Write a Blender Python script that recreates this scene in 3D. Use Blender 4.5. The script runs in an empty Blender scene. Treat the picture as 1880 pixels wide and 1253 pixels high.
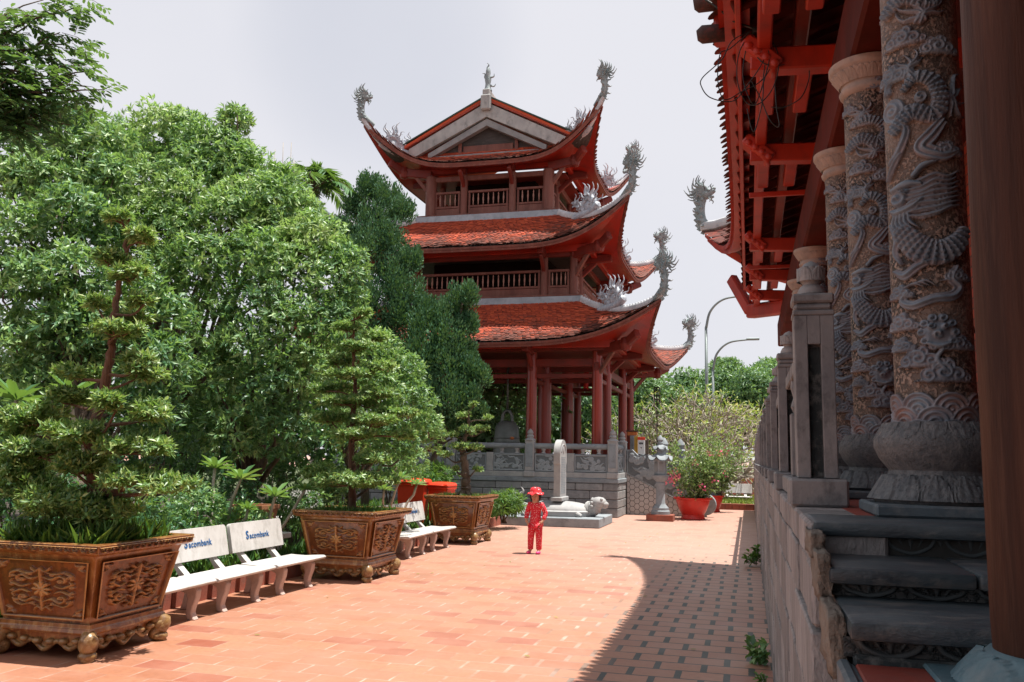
import bpy, bmesh, math, random
import numpy as np
from mathutils import Vector, Matrix
R = math.radians
PI = math.pi
rng = np.random.default_rng(7)
random.seed(7)
S = bpy.context.scene
COL = S.collection

# ------------------------------------------------------------ camera, light, exposure
FOC, CX, CY, HCAM, RHO, VPX, VPY = 1600.0, 940.0, 626.5, 1.9, 0.018, 1375.0, 848.0
_v = np.array([(VPX-CX)/FOC, -(VPY-CY)/FOC, -1.0]); _v /= np.linalg.norm(_v)
_e = np.array([math.tan(RHO), 1.0, 0.0])
_u = _e+np.array([0, 0, -(_e@_v)/_v[2]]); _u /= np.linalg.norm(_u)
CM = np.array([np.cross(_v, _u), _v, _u])            # world from camera axes
cam = bpy.data.cameras.new('camera'); camo = bpy.data.objects.new('camera', cam); COL.objects.link(camo)
cam.sensor_width = 36.0; cam.lens = 36.0*FOC/1880.0; cam.clip_start = 0.05; cam.clip_end = 3000
camo.matrix_world = Matrix([list(CM[0])+[0], list(CM[1])+[0], list(CM[2])+[HCAM], [0, 0, 0, 1]])
S.camera = camo

def at(px, py, Y):
    "world point seen at a photo pixel, at distance Y along the court"
    d = CM@np.array([(px-CX)/FOC, -(py-CY)/FOC, -1.0]); d *= Y/d[1]
    return np.array([d[0], Y, HCAM+d[2]])

SUN = Vector((0.238, 0.05, 1.0)).normalized()
W = bpy.data.worlds.new('World'); S.world = W; W.use_nodes = True
nt = W.node_tree; nt.nodes.clear()
wo = nt.nodes.new('ShaderNodeOutputWorld'); b1 = nt.nodes.new('ShaderNodeBackground'); b2 = nt.nodes.new('ShaderNodeBackground')
mx = nt.nodes.new('ShaderNodeMixShader'); sky = nt.nodes.new('ShaderNodeTexSky')
sky.sky_type = 'NISHITA'; sky.sun_disc = False; sky.sun_elevation = math.asin(SUN.z); sky.sun_rotation = math.atan2(SUN.x, SUN.y)
sky.dust_density = 2.0
nt.links.new(sky.outputs[0], b1.inputs[0]); b1.inputs[1].default_value = 0.06
b2.inputs[0].default_value = (0.835, 0.835, 0.89, 1); b2.inputs[1].default_value = 0.55
tc = nt.nodes.new('ShaderNodeTexCoord'); nz = nt.nodes.new('ShaderNodeTexNoise'); rp = nt.nodes.new('ShaderNodeValToRGB')
nz.inputs['Scale'].default_value = 1.7; nz.inputs['Detail'].default_value = 5
nt.links.new(tc.outputs['Generated'], nz.inputs['Vector']); nt.links.new(nz.outputs[0], rp.inputs[0])
rp.color_ramp.elements[0].position = 0.34; rp.color_ramp.elements[0].color = (0.86,)*3+(1,)
rp.color_ramp.elements[1].position = 0.6; rp.color_ramp.elements[1].color = (0.97,)*3+(1,)
_g = at(705, 70, 1.0)-np.array([0, 0, HCAM]); _g /= np.linalg.norm(_g)      # a thin spot in the haze where the blue shows
dt = nt.nodes.new('ShaderNodeVectorMath'); dt.operation = 'DOT_PRODUCT'; dt.inputs[1].default_value = tuple(_g); nt.links.new(tc.outputs['Generated'], dt.inputs[0])
mr = nt.nodes.new('ShaderNodeMapRange'); mr.interpolation_type = 'SMOOTHSTEP'; mr.inputs['From Min'].default_value = .985; mr.inputs['From Max'].default_value = .9985; mr.inputs['To Max'].default_value = .15; nt.links.new(dt.outputs['Value'], mr.inputs['Value'])
sbt = nt.nodes.new('ShaderNodeMath'); sbt.operation = 'SUBTRACT'; nt.links.new(rp.outputs[0], sbt.inputs[0]); nt.links.new(mr.outputs[0], sbt.inputs[1])
nt.links.new(sbt.outputs[0], mx.inputs[0]); nt.links.new(b1.outputs[0], mx.inputs[1]); nt.links.new(b2.outputs[0], mx.inputs[2])
nt.links.new(mx.outputs[0], wo.inputs[0])
sl = bpy.data.lights.new('sun', 'SUN'); sl.energy = 5.0; sl.angle = R(0.55); sl.color = (1.0, 0.95, 0.87)
so = bpy.data.objects.new('sun', sl); COL.objects.link(so); so.rotation_euler = SUN.to_track_quat('Z', 'Y').to_euler()
S.view_settings.view_transform = 'Standard'; S.view_settings.look = 'None'; S.view_settings.gamma = 1
S.view_settings.use_curve_mapping = False
S.view_settings.exposure = 0.85
S.cycles.max_bounces = 8; S.cycles.diffuse_bounces = 4; S.cycles.glossy_bounces = 2; S.cycles.transmission_bounces = 4

# ------------------------------------------------------------ node helpers
def newmat(name):
    m = bpy.data.materials.new(name); m.use_nodes = True; t = m.node_tree; t.nodes.clear()
    o = t.nodes.new('ShaderNodeOutputMaterial'); p = t.nodes.new('ShaderNodeBsdfPrincipled')
    t.links.new(p.outputs[0], o.inputs[0])
    return m, t, p, o
def nd(t, typ, ins=None, **kw):
    n = t.nodes.new(typ)
    for k, v in kw.items(): setattr(n, k, v)
    for k, v in (ins or {}).items():
        if isinstance(v, bpy.types.NodeSocket): t.links.new(v, n.inputs[k])
        else: n.inputs[k].default_value = v
    return n
def mth(t, op, a, b=None, c=None):
    n = nd(t, 'ShaderNodeMath', operation=op)
    for i, x in enumerate((a, b, c)):
        if x is None: continue
        if isinstance(x, bpy.types.NodeSocket): t.links.new(x, n.inputs[i])
        else: n.inputs[i].default_value = x
    return n.outputs[0]
def mixc(t, fac, a, b):
    n = nd(t, 'ShaderNodeMix', data_type='RGBA')
    for i, x in ((0, fac), (6, a), (7, b)):
        if isinstance(x, bpy.types.NodeSocket): t.links.new(x, n.inputs[i])
        else: n.inputs[i].default_value = x if i == 0 else (tuple(x)+(1,) if len(x) == 3 else x)
    return n.outputs[2]
def noise(t, vec, scale, detail=4, rough=0.55):
    return nd(t, 'ShaderNodeTexNoise', {'Vector': vec, 'Scale': scale, 'Detail': detail, 'Roughness': rough}).outputs[0]
def ramp(t, f, a, b):
    n = nd(t, 'ShaderNodeMapRange', {'Value': f, 'From Min': a, 'From Max': b}); return n.outputs[0]
def coord(t): return nd(t, 'ShaderNodeNewGeometry').outputs['Position']
def bump(t, p, h, strength=0.4, dist=0.02):
    b = nd(t, 'ShaderNodeBump', {'Strength': strength, 'Distance': dist, 'Height': h}); t.links.new(b.outputs[0], p.inputs['Normal'])

def plain(name, c1, c2=None, c3=None, rough=0.6, s=3.0, bs=40.0, bstr=0.25, bdist=0.01, stretch=(1, 1, 1), spec=0.4, coat=0.0, metal=0.0, stain=0.5, piece=0.0):
    "weathered surface: two-scale colour mottling, stains, fine bump"
    m, t, p, o = newmat(name); P = coord(t)
    if stretch != (1, 1, 1): P = nd(t, 'ShaderNodeMapping', {'Vector': P, 'Scale': stretch}).outputs[0]
    c2 = c2 or tuple(x*0.7 for x in c1)
    f = ramp(t, noise(t, P, s, 6, 0.65), 0.35, 0.65)
    c = mixc(t, f, c1, c2)
    if c3:
        g = ramp(t, noise(t, P, s*2.3, 5, 0.7), 0.5, 0.72)
        c = mixc(t, mth(t, 'MULTIPLY', g, stain), c, c3)
    if piece:
        ux = nd(t, 'ShaderNodeSeparateXYZ', {0: nd(t, 'ShaderNodeUVMap').outputs[0]}).outputs[0]
        k = mth(t, 'ADD', 1.0-piece, mth(t, 'MULTIPLY', ux, 2*piece)); c = nd(t, 'ShaderNodeVectorMath', {0: c, 'Scale': k}, operation='SCALE').outputs[0]
    t.links.new(c, p.inputs['Base Color'])
    p.inputs['Roughness'].default_value = rough; p.inputs['Specular IOR Level'].default_value = spec
    p.inputs['Coat Weight'].default_value = coat; p.inputs['Metallic'].default_value = metal
    if bstr: bump(t, p, noise(t, P, bs, 5, 0.6), bstr, bdist)
    return m

def leafmat(name, dark, mid, light, trans=0.35, rough=0.42):
    m, t, p, o = newmat(name)
    uv = nd(t, 'ShaderNodeUVMap').outputs[0]; sx = nd(t, 'ShaderNodeSeparateXYZ', {0: uv})
    cr = nd(t, 'ShaderNodeValToRGB', {0: sx.outputs[0]})
    e = cr.color_ramp.elements; e[0].color = tuple(dark)+(1,); e[1].color = tuple(light)+(1,)
    n = e.new(0.55); n.color = tuple(mid)+(1,)
    t.links.new(cr.outputs[0], p.inputs['Base Color']); p.inputs['Roughness'].default_value = rough
    p.inputs['Specular IOR Level'].default_value = 0.55
    tr = nd(t, 'ShaderNodeBsdfTranslucent', {0: mixc(t, 0.5, cr.outputs[0], (0.35, 0.55, 0.05))})
    ms = nd(t, 'ShaderNodeMixShader', {0: trans, 1: p.outputs[0], 2: tr.outputs[0]})
    t.links.new(ms.outputs[0], o.inputs[0])
    return m

# ------------------------------------------------------------ mesh helpers
ORG = {}
class MB:
    def __init__(s): s.v = []; s.f = []; s.n = 0; s.uv = []; s.hasuv = False
    def add(s, v, f, uv=None):
        v = np.asarray(v, float).reshape(-1, 3)
        s.v.append(v); s.f += [tuple(i+s.n for i in q) for q in f]; s.n += len(v)
        if uv is not None: s.hasuv = True
        s.uv.append(np.asarray(uv, float).reshape(-1, 2) if uv is not None else np.zeros((len(v), 2)))
        return s
    def bm(s, b):
        b.verts.ensure_lookup_table(); b.verts.index_update()
        s.add([tuple(v.co) for v in b.verts], [tuple(v.index for v in f.verts) for f in b.faces]); b.free(); return s
    def box(s, x0, y0, z0, x1, y1, z1, bev=0.0, seg=1, M=None):
        if bev <= 0:
            v = np.array([(x0, y0, z0), (x1, y0, z0), (x1, y1, z0), (x0, y1, z0), (x0, y0, z1), (x1, y0, z1), (x1, y1, z1), (x0, y1, z1)], float)
            f = [(3, 2, 1, 0), (4, 5, 6, 7), (0, 1, 5, 4), (1, 2, 6, 5), (2, 3, 7, 6), (3, 0, 4, 7)]
        else:
            b = bmesh.new(); bmesh.ops.create_cube(b, size=1)
            for q in b.verts: q.co = ((x0+x1)/2+q.co.x*(x1-x0), (y0+y1)/2+q.co.y*(y1-y0), (z0+z1)/2+q.co.z*(z1-z0))
            bmesh.ops.bevel(b, geom=list(b.edges), offset=bev, segments=seg, affect='EDGES', profile=0.5)
            b.verts.ensure_lookup_table(); b.verts.index_update()
            v = np.array([tuple(q.co) for q in b.verts]); f = [tuple(q.index for q in g.verts) for g in b.faces]; b.free()
        if M is not None: v = v@np.array(M.to_3x3()).T+np.array(M.translation)
        return s.add(v, f)
    def bar(s, a, b, w, h, bev=0.0, up=(0, 0, 1)):
        "beam of section w x h from a to b"
        a = Vector(a); b = Vector(b); d = b-a; L = d.length; z = d.normalized(); u = Vector(up)
        x = u.cross(z)
        if x.length < 1e-4: x = Vector((1, 0, 0)).cross(z)
        x.normalize(); y = z.cross(x)
        M = Matrix.Translation(a)@Matrix((x, y, z)).transposed().to_4x4()
        return s.box(-w/2, -h/2, 0, w/2, h/2, L, bev, 1, M)
    def tube(s, pts, rad, n=10, sx=1.0, cap=True):
        pts = np.asarray(pts, float); m = len(pts); rad = np.broadcast_to(np.asarray(rad, float), (m,))
        T = np.gradient(pts, axis=0); T /= np.linalg.norm(T, axis=1)[:, None]+1e-9
        ref = np.array([0, 0, 1.0]) if abs(T[0][2]) < 0.9 else np.array([1.0, 0, 0])
        X = np.cross(ref, T[0]); X /= np.linalg.norm(X); V = []
        for i in range(m):
            X = X-T[i]*(X@T[i]); X /= np.linalg.norm(X)+1e-9; Yv = np.cross(T[i], X)
            a = np.arange(n)*2*PI/n
            V.append(pts[i]+rad[i]*(np.cos(a)[:, None]*X*sx+np.sin(a)[:, None]*Yv))
        F = [(i*n+j, i*n+(j+1) % n, (i+1)*n+(j+1) % n, (i+1)*n+j) for i in range(m-1) for j in range(n)]
        if cap: F += [tuple(range(n))[::-1], tuple((m-1)*n+j for j in range(n))]
        return s.add(np.vstack(V), F)
    def lathe(s, prof, n=24, c=(0, 0, 0), sq=False, rot=0.0, fx=1.0, fy=1.0):
        prof = np.asarray(prof, float); a = np.arange(n)*2*PI/n+rot; m = len(prof)
        V = np.zeros((m, n, 3)); V[:, :, 0] = c[0]+prof[:, 0:1]*np.cos(a)*fx; V[:, :, 1] = c[1]+prof[:, 0:1]*np.sin(a)*fy; V[:, :, 2] = c[2]+prof[:, 1:2]
        F = [(i*n+j, i*n+(j+1) % n, (i+1)*n+(j+1) % n, (i+1)*n+j) for i in range(m-1) for j in range(n)]
        F += [tuple(range(n))[::-1], tuple((m-1)*n+j for j in range(n))]
        return s.add(V.reshape(-1, 3), F)
    def prism(s, out, d, M=None):
        "outline in local xy extruded by d in z"
        n = len(out); v = np.array([(x, y, 0) for x, y in out]+[(x, y, d) for x, y in out], float)
        f = [tuple(range(n))[::-1], tuple(range(n, 2*n))]+[(i, (i+1) % n, n+(i+1) % n, n+i) for i in range(n)]
        if M is not None: v = v@np.array(M.to_3x3()).T+np.array(M.translation)
        return s.add(v, f)
    def grid(s, G, uv=None, wrap=False, flip=False):
        a, b = G.shape[:2]; F = []
        for i in range(a-1):
            for j in range(b if wrap else b-1):
                q = (i*b+j, i*b+(j+1) % b, (i+1)*b+(j+1) % b, (i+1)*b+j); F.append(q[::-1] if flip else q)
        return s.add(G.reshape(-1, 3), F, uv)
    def sphere(s, c, r, n=14, m=8):
        r = np.broadcast_to(np.asarray(r, float), (3,))
        th = np.linspace(0.02, PI-0.02, m); ph = np.arange(n)*2*PI/n
        G = np.zeros((m, n, 3)); G[:, :, 0] = np.sin(th)[:, None]*np.cos(ph)*r[0]+c[0]; G[:, :, 1] = np.sin(th)[:, None]*np.sin(ph)*r[1]+c[1]; G[:, :, 2] = -np.cos(th)[:, None]*r[2]+c[2]
        F = [(i*n+j, i*n+(j+1) % n, (i+1)*n+(j+1) % n, (i+1)*n+j) for i in range(m-1) for j in range(n)]
        F += [tuple(range(n))[::-1], tuple((m-1)*n+j for j in range(n))]
        return s.add(G.reshape(-1, 3), F)
    def xf(s, M):
        A = np.array(M.to_3x3()).T; t = np.array(M.translation); s.v = [v@A+t for v in s.v]; return s
    def tint(s, r=None):
        'one random value for the piece added last (read by the material as UV.x)'
        s.hasuv = True; s.uv[-1] = np.full_like(s.uv[-1], rng.random() if r is None else r); return s
    def build(s, name, mat, parent=None, smooth=False, at0=None, recalc=True):
        V = np.vstack(s.v) if s.v else np.zeros((0, 3))
        if parent is not None: V = V-np.array(ORG.get(parent.name, (0, 0, 0)))
        me = bpy.data.meshes.new(name); me.from_pydata(V.tolist(), [], s.f)
        if s.hasuv:
            U = np.vstack(s.uv); l = me.uv_layers.new(name='UVMap'); idx = np.zeros(len(me.loops), int); me.loops.foreach_get('vertex_index', idx)
            l.data.foreach_set('uv', U[idx].ravel())
        if recalc:
            b = bmesh.new(); b.from_mesh(me); bmesh.ops.recalc_face_normals(b, faces=b.faces); b.to_mesh(me); b.free()
        me.update()
        if smooth is True: me.polygons.foreach_set('use_smooth', [True]*len(me.polygons))
        elif smooth:
            me.polygons.foreach_set('use_smooth', [True]*len(me.polygons))
            try: me.set_sharp_from_angle(angle=R(smooth))
            except Exception: pass
        if mat: me.materials.append(mat)
        o = bpy.data.objects.new(name, me); COL.objects.link(o)
        if parent is not None: o.parent = parent; ORG[o.name] = ORG.get(parent.name, (0, 0, 0))
        else: ORG[o.name] = (0, 0, 0)
        return o

def tag(o, label=None, cat=None, group=None, kind=None):
    if label: o['label'] = label
    if cat: o['category'] = cat
    if group: o['group'] = group
    if kind: o['kind'] = kind
    return o
def thing(name, label, cat, loc=(0, 0, 0), group=None):
    o = bpy.data.objects.new(name, None); COL.objects.link(o); o.location = loc; o.empty_display_size = 0.2
    ORG[o.name] = tuple(loc); return tag(o, label, cat, group)
def copy_tree(o, parent=None):
    c = o.copy(); COL.objects.link(c)
    if parent is not None: c.parent = parent
    for ch in list(o.children): copy_tree(ch, c)
    return c
def smoothstep(x, a, b):
    t = np.clip((x-a)/(b-a), 0, 1); return t*t*(3-2*t)
def curve_pts(P, n=12):
    "Catmull-Rom through control points"
    P = np.asarray(P, float); Q = np.vstack([2*P[0]-P[1], P, 2*P[-1]-P[-2]]); out = []
    for i in range(1, len(Q)-2):
        t = np.linspace(0, 1, n, endpoint=False)[:, None]; a, b, c, d = Q[i-1], Q[i], Q[i+1], Q[i+2]
        out.append(0.5*((2*b)+(-a+c)*t+(2*a-5*b+4*c-d)*t**2+(-a+3*b-3*c+d)*t**3))
    return np.vstack(out+[P[-1:]])

# ------------------------------------------------------------ foliage
def leaves_mesh(name, P, D, U, L, Wd, mat, parent, fold=0.12, curl=0.0, six=False, age=None):
    "one small folded leaf per row: base P, direction D, rough up U, length L, width Wd"
    n = len(P); D = D/(np.linalg.norm(D, axis=1)[:, None]+1e-9)
    Sx = np.cross(D, U); Sx /= np.linalg.norm(Sx, axis=1)[:, None]+1e-9; N = np.cross(Sx, D)
    L = np.broadcast_to(L, (n,))[:, None]; Wd = np.broadcast_to(Wd, (n,))[:, None]
    if six:
        pts = [P, P+D*L*0.35-Sx*Wd*0.42+N*Wd*fold, P+D*L*0.75-Sx*Wd*0.42+N*Wd*fold-N*L*curl*0.4, P+D*L-N*L*curl, P+D*L*0.75+Sx*Wd*0.42+N*Wd*fold-N*L*curl*0.4, P+D*L*0.35+Sx*Wd*0.42+N*Wd*fold]
        k = 6
    else:
        pts = [P, P+D*L*0.45-Sx*Wd*0.5+N*Wd*fold, P+D*L-N*L*curl, P+D*L*0.45+Sx*Wd*0.5+N*Wd*fold]; k = 4
    V = np.stack(pts, 1).reshape(-1, 3)-np.array(ORG.get(parent.name, (0, 0, 0)))
    me = bpy.data.meshes.new(name)
    me.vertices.add(n*k); me.vertices.foreach_set('co', V.ravel())
    if six:
        idx = (np.arange(n)[:, None]*6+np.array([0, 1, 2, 3, 0, 3, 4, 5])).ravel(); nf = 2*n; ls = np.arange(nf)*4; lt = np.full(nf, 4)
    else:
        idx = (np.arange(n)[:, None]*4+np.array([0, 1, 2, 0, 2, 3])).ravel(); nf = 2*n; ls = np.arange(nf)*3; lt = np.full(nf, 3)
    me.loops.add(len(idx)); me.loops.foreach_set('vertex_index', idx); me.polygons.add(nf); me.polygons.foreach_set('loop_start', ls); me.polygons.foreach_set('loop_total', lt)
    uv = me.uv_layers.new(name='UVMap'); rv = np.repeat(np.clip(rng.random(n)+(0 if age is None else age), 0, 1), k)
    uvv = np.stack([rv[idx], np.zeros(len(idx))], 1); uv.data.foreach_set('uv', uvv.ravel())
    me.update(); me.validate(); me.materials.append(mat)
    o = bpy.data.objects.new(name, me); COL.objects.link(o); o.parent = parent; ORG[o.name] = ORG.get(parent.name, (0, 0, 0))
    return o
def unit(n):
    v = rng.normal(size=(n, 3)); return v/np.linalg.norm(v, axis=1)[:, None]
def rosettes(T, D, per, L, Wd, spread=1.0, droop=0.25):
    "leaves radiating from twig tips T pointing along D"
    n = len(T); P = np.repeat(T, per, 0); A = np.repeat(D, per, 0); r = unit(n*per)
    r -= A*np.sum(r*A, 1)[:, None]; r /= np.linalg.norm(r, axis=1)[:, None]+1e-9
    w = rng.uniform(0.25, 1.0, (n*per, 1))*spread
    d = A*(1.15-w)+r*w; d[:, 2] -= droop*rng.random(n*per)
    u = A+unit(n*per)*0.35
    l = L*rng.uniform(0.65, 1.2, n*per)
    return P+rng.normal(size=P.shape)*L*0.12, d, u, l, Wd*rng.uniform(0.8, 1.2, n*per)
def clump_tips(c, r, n, up=0.2, shell=0.55):
    d = unit(n); d[:, 2] += up; d /= np.linalg.norm(d, axis=1)[:, None]
    k = (shell+(1.22-shell)*rng.random(n)**0.8)[:, None]
    return np.asarray(c)+d*k*np.asarray(r), d/np.asarray(r)*np.mean(r)
def limb(mb, a, b, r0, r1, wob=0.15, n=7, seg=8):
    a = np.asarray(a, float); b = np.asarray(b, float); t = np.linspace(0, 1, n)[:, None]; L = np.linalg.norm(b-a)
    p = a+(b-a)*t+rng.normal(size=(n, 3))*wob*L*0.12*np.sin(PI*t); mb.tube(p, np.linspace(r0, r1, n), seg)
    return p
def tree(name, label, cat, base, clumps, lm, bark, leaf=(0.2, 0.07), tips=60, per=7, trunk_r=0.15, fork=0.45, group=None, up=0.25, droop=0.3, spread=1.0, lean=None, six=False, shell=0.5):
    "trunk with limbs to every clump; clumps = (centre, radii)"
    base = np.asarray(base, float); t = thing(name, label, cat, tuple(base), group)
    C = np.array([c for c, r in clumps]); top = C.mean(0)
    fk = base+(top-base)*fork if lean is None else np.asarray(lean, float)
    mb = MB(); p = limb(mb, base-np.array([0, 0, 0.1]), fk, trunk_r, trunk_r*0.7, 0.25, 9, 10)
    for c in C:
        mid = fk+(c-fk)*0.55+rng.normal(size=3)*0.15
        limb(mb, p[rng.integers(5, 9)], mid, trunk_r*0.42, trunk_r*0.22, 0.3, 6, 6); limb(mb, mid, c+rng.normal(size=3)*0.1, trunk_r*0.22, trunk_r*0.08, 0.4, 6, 5)
    mb.build('trunk', bark, t, True)
    T, D, A = [], [], []
    for c, r in clumps:
        rr = np.broadcast_to(np.asarray(r, float), (3,)); q, d = clump_tips(c, rr, int(tips*max(0.5, np.mean(rr)/np.mean([np.mean(x[1]) for x in clumps]))), up, shell); T.append(q); D.append(d); A.append(np.full(len(q), rng.normal()*.24)+rng.normal(size=len(q))*.12)     # younger and older shoots
    T = np.vstack(T); D = np.vstack(D); D /= np.linalg.norm(D, axis=1)[:, None]
    P, d, u, l, w = rosettes(T, D, per, leaf[0], leaf[1], spread, droop)
    leaves_mesh('crown', P, d, u, l, w, lm, t, curl=0.12, six=six, age=np.repeat(np.concatenate(A), per))
    return t
# ------------------------------------------------------------ materials
M = {}
M['red'] = plain('red lacquered timber', (0.33, 0.020, 0.008), (0.22, 0.018, 0.009), (0.12, 0.035, 0.022), 0.42, 1.5, 30, 0.15, 0.006, (1, 1, 0.25), 0.5)
M['redcol'] = plain('red lacquered column', (0.26, 0.026, 0.011), (0.15, 0.018, 0.010), (0.16, 0.035, 0.018), 0.33, 1.6, 25, 0.12, 0.005, (1, 1, 0.15), 0.5, 0.15)
M['brtimber'] = plain('weathered brown red timber', (0.17, 0.062, 0.045), (0.11, 0.036, 0.026), (0.22, 0.12, 0.09), 0.65, 2.2, 35, 0.3, 0.01, (1, 1, 0.2))
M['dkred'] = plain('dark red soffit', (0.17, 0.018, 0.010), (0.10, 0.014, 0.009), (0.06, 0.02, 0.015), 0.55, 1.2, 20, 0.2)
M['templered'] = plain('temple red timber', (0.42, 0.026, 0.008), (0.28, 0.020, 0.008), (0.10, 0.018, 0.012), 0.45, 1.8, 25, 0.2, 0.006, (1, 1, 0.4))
M['templedk'] = plain('temple shaded boards', (0.10, 0.012, 0.006), (0.055, 0.009, 0.005), None, 0.75, 1.8, 25, 0.2, .01, (1, 1, 1), .1)  # darker copy of the temple red, under-eave shade put into the colour
M['drip'] = plain('eave drip board', (0.20, 0.055, 0.035), (0.13, 0.035, 0.024), (0.30, 0.16, 0.12), 0.7, 2.5, 30, 0.3)
M['baluster'] = plain('pale worn balusters', (0.34, 0.19, 0.15), (0.26, 0.13, 0.10), None, .6, 3, 30, .1)
M['void'] = plain('near-black shade colour', (0.016, 0.009, 0.007), (0.010, 0.007, 0.006), None, .9, 2, 30, .1, .01, (1, 1, 1), .05)  # shade put into the colour: near-black for cores and light-blocking walls
M['mortar'] = plain('pale ridge mortar', (0.55, 0.56, 0.58), (0.38, 0.40, 0.43), (0.16, 0.19, 0.20), 0.8, 2.0, 25, 0.4, 0.02)
M['gable'] = plain('weathered grey gable render', (0.42, 0.43, 0.42), (0.27, 0.28, 0.28), (0.12, 0.13, 0.13), 0.85, 1.3, 25, 0.3, 0.01, (1, 1, 0.6), 0.3, 0, 0, 0.8)
M['gable2'] = plain('darker grey moulding', (0.26, 0.27, 0.27), (0.18, 0.19, 0.20), (0.10, 0.11, 0.11), 0.85, 1.5, 25, 0.3)
M['dkwood'] = plain('dark grey boards', (0.055, 0.050, 0.048), (0.035, 0.032, 0.030), (0.10, 0.085, 0.075), 0.8, 2.0, 30, 0.3, 0.01, (1, 1, 4))
M['band'] = plain('grey blue render band', (0.36, 0.41, 0.46), (0.26, 0.31, 0.35), (0.14, 0.17, 0.19), 0.8, 2.0, 25, 0.25)
M['scallop'] = plain('red ridge brick pattern', (0.36, 0.045, 0.020), (0.22, 0.03, 0.018), (0.5, 0.35, 0.28), 0.7, 14, 40, 0.4, 0.02)
M['green'] = plain('green glazed cap', (0.02, 0.07, 0.045), (0.03, 0.05, 0.04), None, 0.5, 3, 30, 0.1)
M['ceram'] = plain('grey green ceramic finial', (0.24, 0.29, 0.30), (0.15, 0.20, 0.21), (0.42, 0.43, 0.45), 0.55, 5, 40, 0.5, 0.02)
M['ceramlt'] = plain('pale mosaic ceramic', (0.48, 0.50, 0.54), (0.24, 0.28, 0.33), (0.10, 0.14, 0.20), 0.5, 9, 50, 0.5, 0.02)
M['stone'] = plain('grey blue carved stone', (0.27, 0.30, 0.32), (0.20, 0.225, 0.245), (0.12, 0.135, 0.145), 0.8, 2.0, 45, 0.35, 0.008, (1, 1, 1), 0.3, 0, 0, 0.7)
M['stonelt'] = plain('pale grey stone', (0.36, 0.36, 0.355), (0.27, 0.275, 0.28), (0.22, 0.22, 0.23), 0.75, 2.5, 45, 0.35, 0.008)
M['stoneblk'] = plain('rock faced grey blocks', (0.29, 0.29, 0.29), (0.20, 0.205, 0.21), (0.12, 0.13, 0.13), 0.9, 3.0, 22, 0.8, 0.02, (1, 1, 1), .3, 0, 0, .5, .18)
M['joint'] = plain('dark mortar joint', (0.035, 0.035, 0.033), (0.06, 0.058, 0.055), None, 0.95, 4, 30, 0.2)
M['wallblk'] = plain('tooled warm grey blocks', (0.36, 0.335, 0.33), (0.245, 0.232, 0.23), (0.12, 0.115, 0.115), 0.85, 4.0, 60, 0.9, 0.012, (1, 3.5, 0.5), 0.3, 0, 0, 0.85, .22)
M['tanrock'] = plain('broken tan stone', (0.23, 0.19, 0.155), (0.14, 0.118, 0.10), (0.15, 0.12, 0.10), 0.9, 5, 30, 0.9, 0.03)
M['postst'] = plain('mottled temple post stone', (0.25, 0.245, 0.245), (0.16, 0.165, 0.175), (0.06, 0.06, 0.062), 0.75, 5.0, 50, 0.4, 0.008, (1, 1, 0.7), 0.35, 0, 0, 0.75)
M['steps'] = plain('dark bluish step stone', (0.055, 0.075, 0.087), (0.018, 0.026, 0.034), (0.17, 0.155, 0.14), 0.45, 7, 90, 0.6, 0.005, (0.45, 1, 1), 0.5, 0, 0, 0.75)
M['stepdk'] = plain('stained carved riser stone', (0.045, 0.055, 0.058), (0.022, 0.028, 0.03), (0.33, 0.32, 0.30), 0.8, 9.0, 60, 0.5, 0.008, (1, 1, 1), 0.3, 0, 0, 0.5)
M['basest'] = plain('blue grey column base', (0.10, 0.13, 0.15), (0.06, 0.08, 0.095), (0.26, 0.25, 0.245), 0.6, 5, 60, 0.4, 0.006)
M['floorred'] = plain('dull red floor tile', (0.30, 0.055, 0.035), (0.21, 0.042, 0.03), (0.14, 0.08, 0.07), 0.55, 2.5, 40, 0.15)
M['bark'] = plain('grey brown bark', (0.13, 0.095, 0.07), (0.07, 0.052, 0.04), (0.26, 0.23, 0.20), 0.9, 6, 35, 0.9, 0.03, (1, 1, 0.35))
M['barkred'] = plain('ruddy bark', (0.17, 0.085, 0.05), (0.10, 0.05, 0.032), (0.24, 0.20, 0.17), 0.9, 6, 35, 0.9, 0.03, (1, 1, 0.35))
M['barkpale'] = plain('pale frangipani bark', (0.42, 0.38, 0.32), (0.30, 0.27, 0.22), (0.18, 0.16, 0.13), 0.85, 6, 35, 0.5, 0.02)
M['terrazzo'] = plain('white terrazzo', (0.56, 0.55, 0.54), (0.46, 0.45, 0.43), (0.22, 0.205, 0.18), 0.45, 3.2, 90, 0.2, 0.003, (1, 1, .5), 0.5, 0, 0, 0.5)
M['terrapink'] = plain('pinkish terrazzo legs', (0.50, 0.39, 0.35), (0.41, 0.31, 0.27), (0.28, 0.23, 0.20), 0.5, 3.5, 120, 0.15, 0.003, (1, 1, 1), 0.45, 0, 0, 0.6)
M['soil'] = plain('dark soil', (0.055, 0.042, 0.032), (0.035, 0.028, 0.022), (0.09, 0.075, 0.055), 0.95, 4, 15, 1.0, 0.06)
M['kerb'] = plain('red brick kerb', (0.33, 0.095, 0.060), (0.23, 0.075, 0.05), (0.16, 0.12, 0.10), 0.85, 3, 40, 0.4, .01, (1, 1, 1), .4, 0, 0, .5, .15)
M['binred'] = plain('red orange plastic', (0.75, 0.055, 0.018), (0.66, 0.05, 0.018), (0.5, 0.05, 0.02), 0.38, 1.2, 10, 0.04, 0.003)
M['potred'] = plain('red painted pot', (0.58, 0.028, 0.018), (0.48, 0.025, 0.016), (0.35, 0.05, 0.04), 0.35, 2.0, 20, 0.08)
M['terracotta'] = plain('terracotta', (0.34, 0.15, 0.075), (0.26, 0.11, 0.055), (0.2, 0.14, 0.1), 0.8, 3, 30, 0.3)
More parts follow.
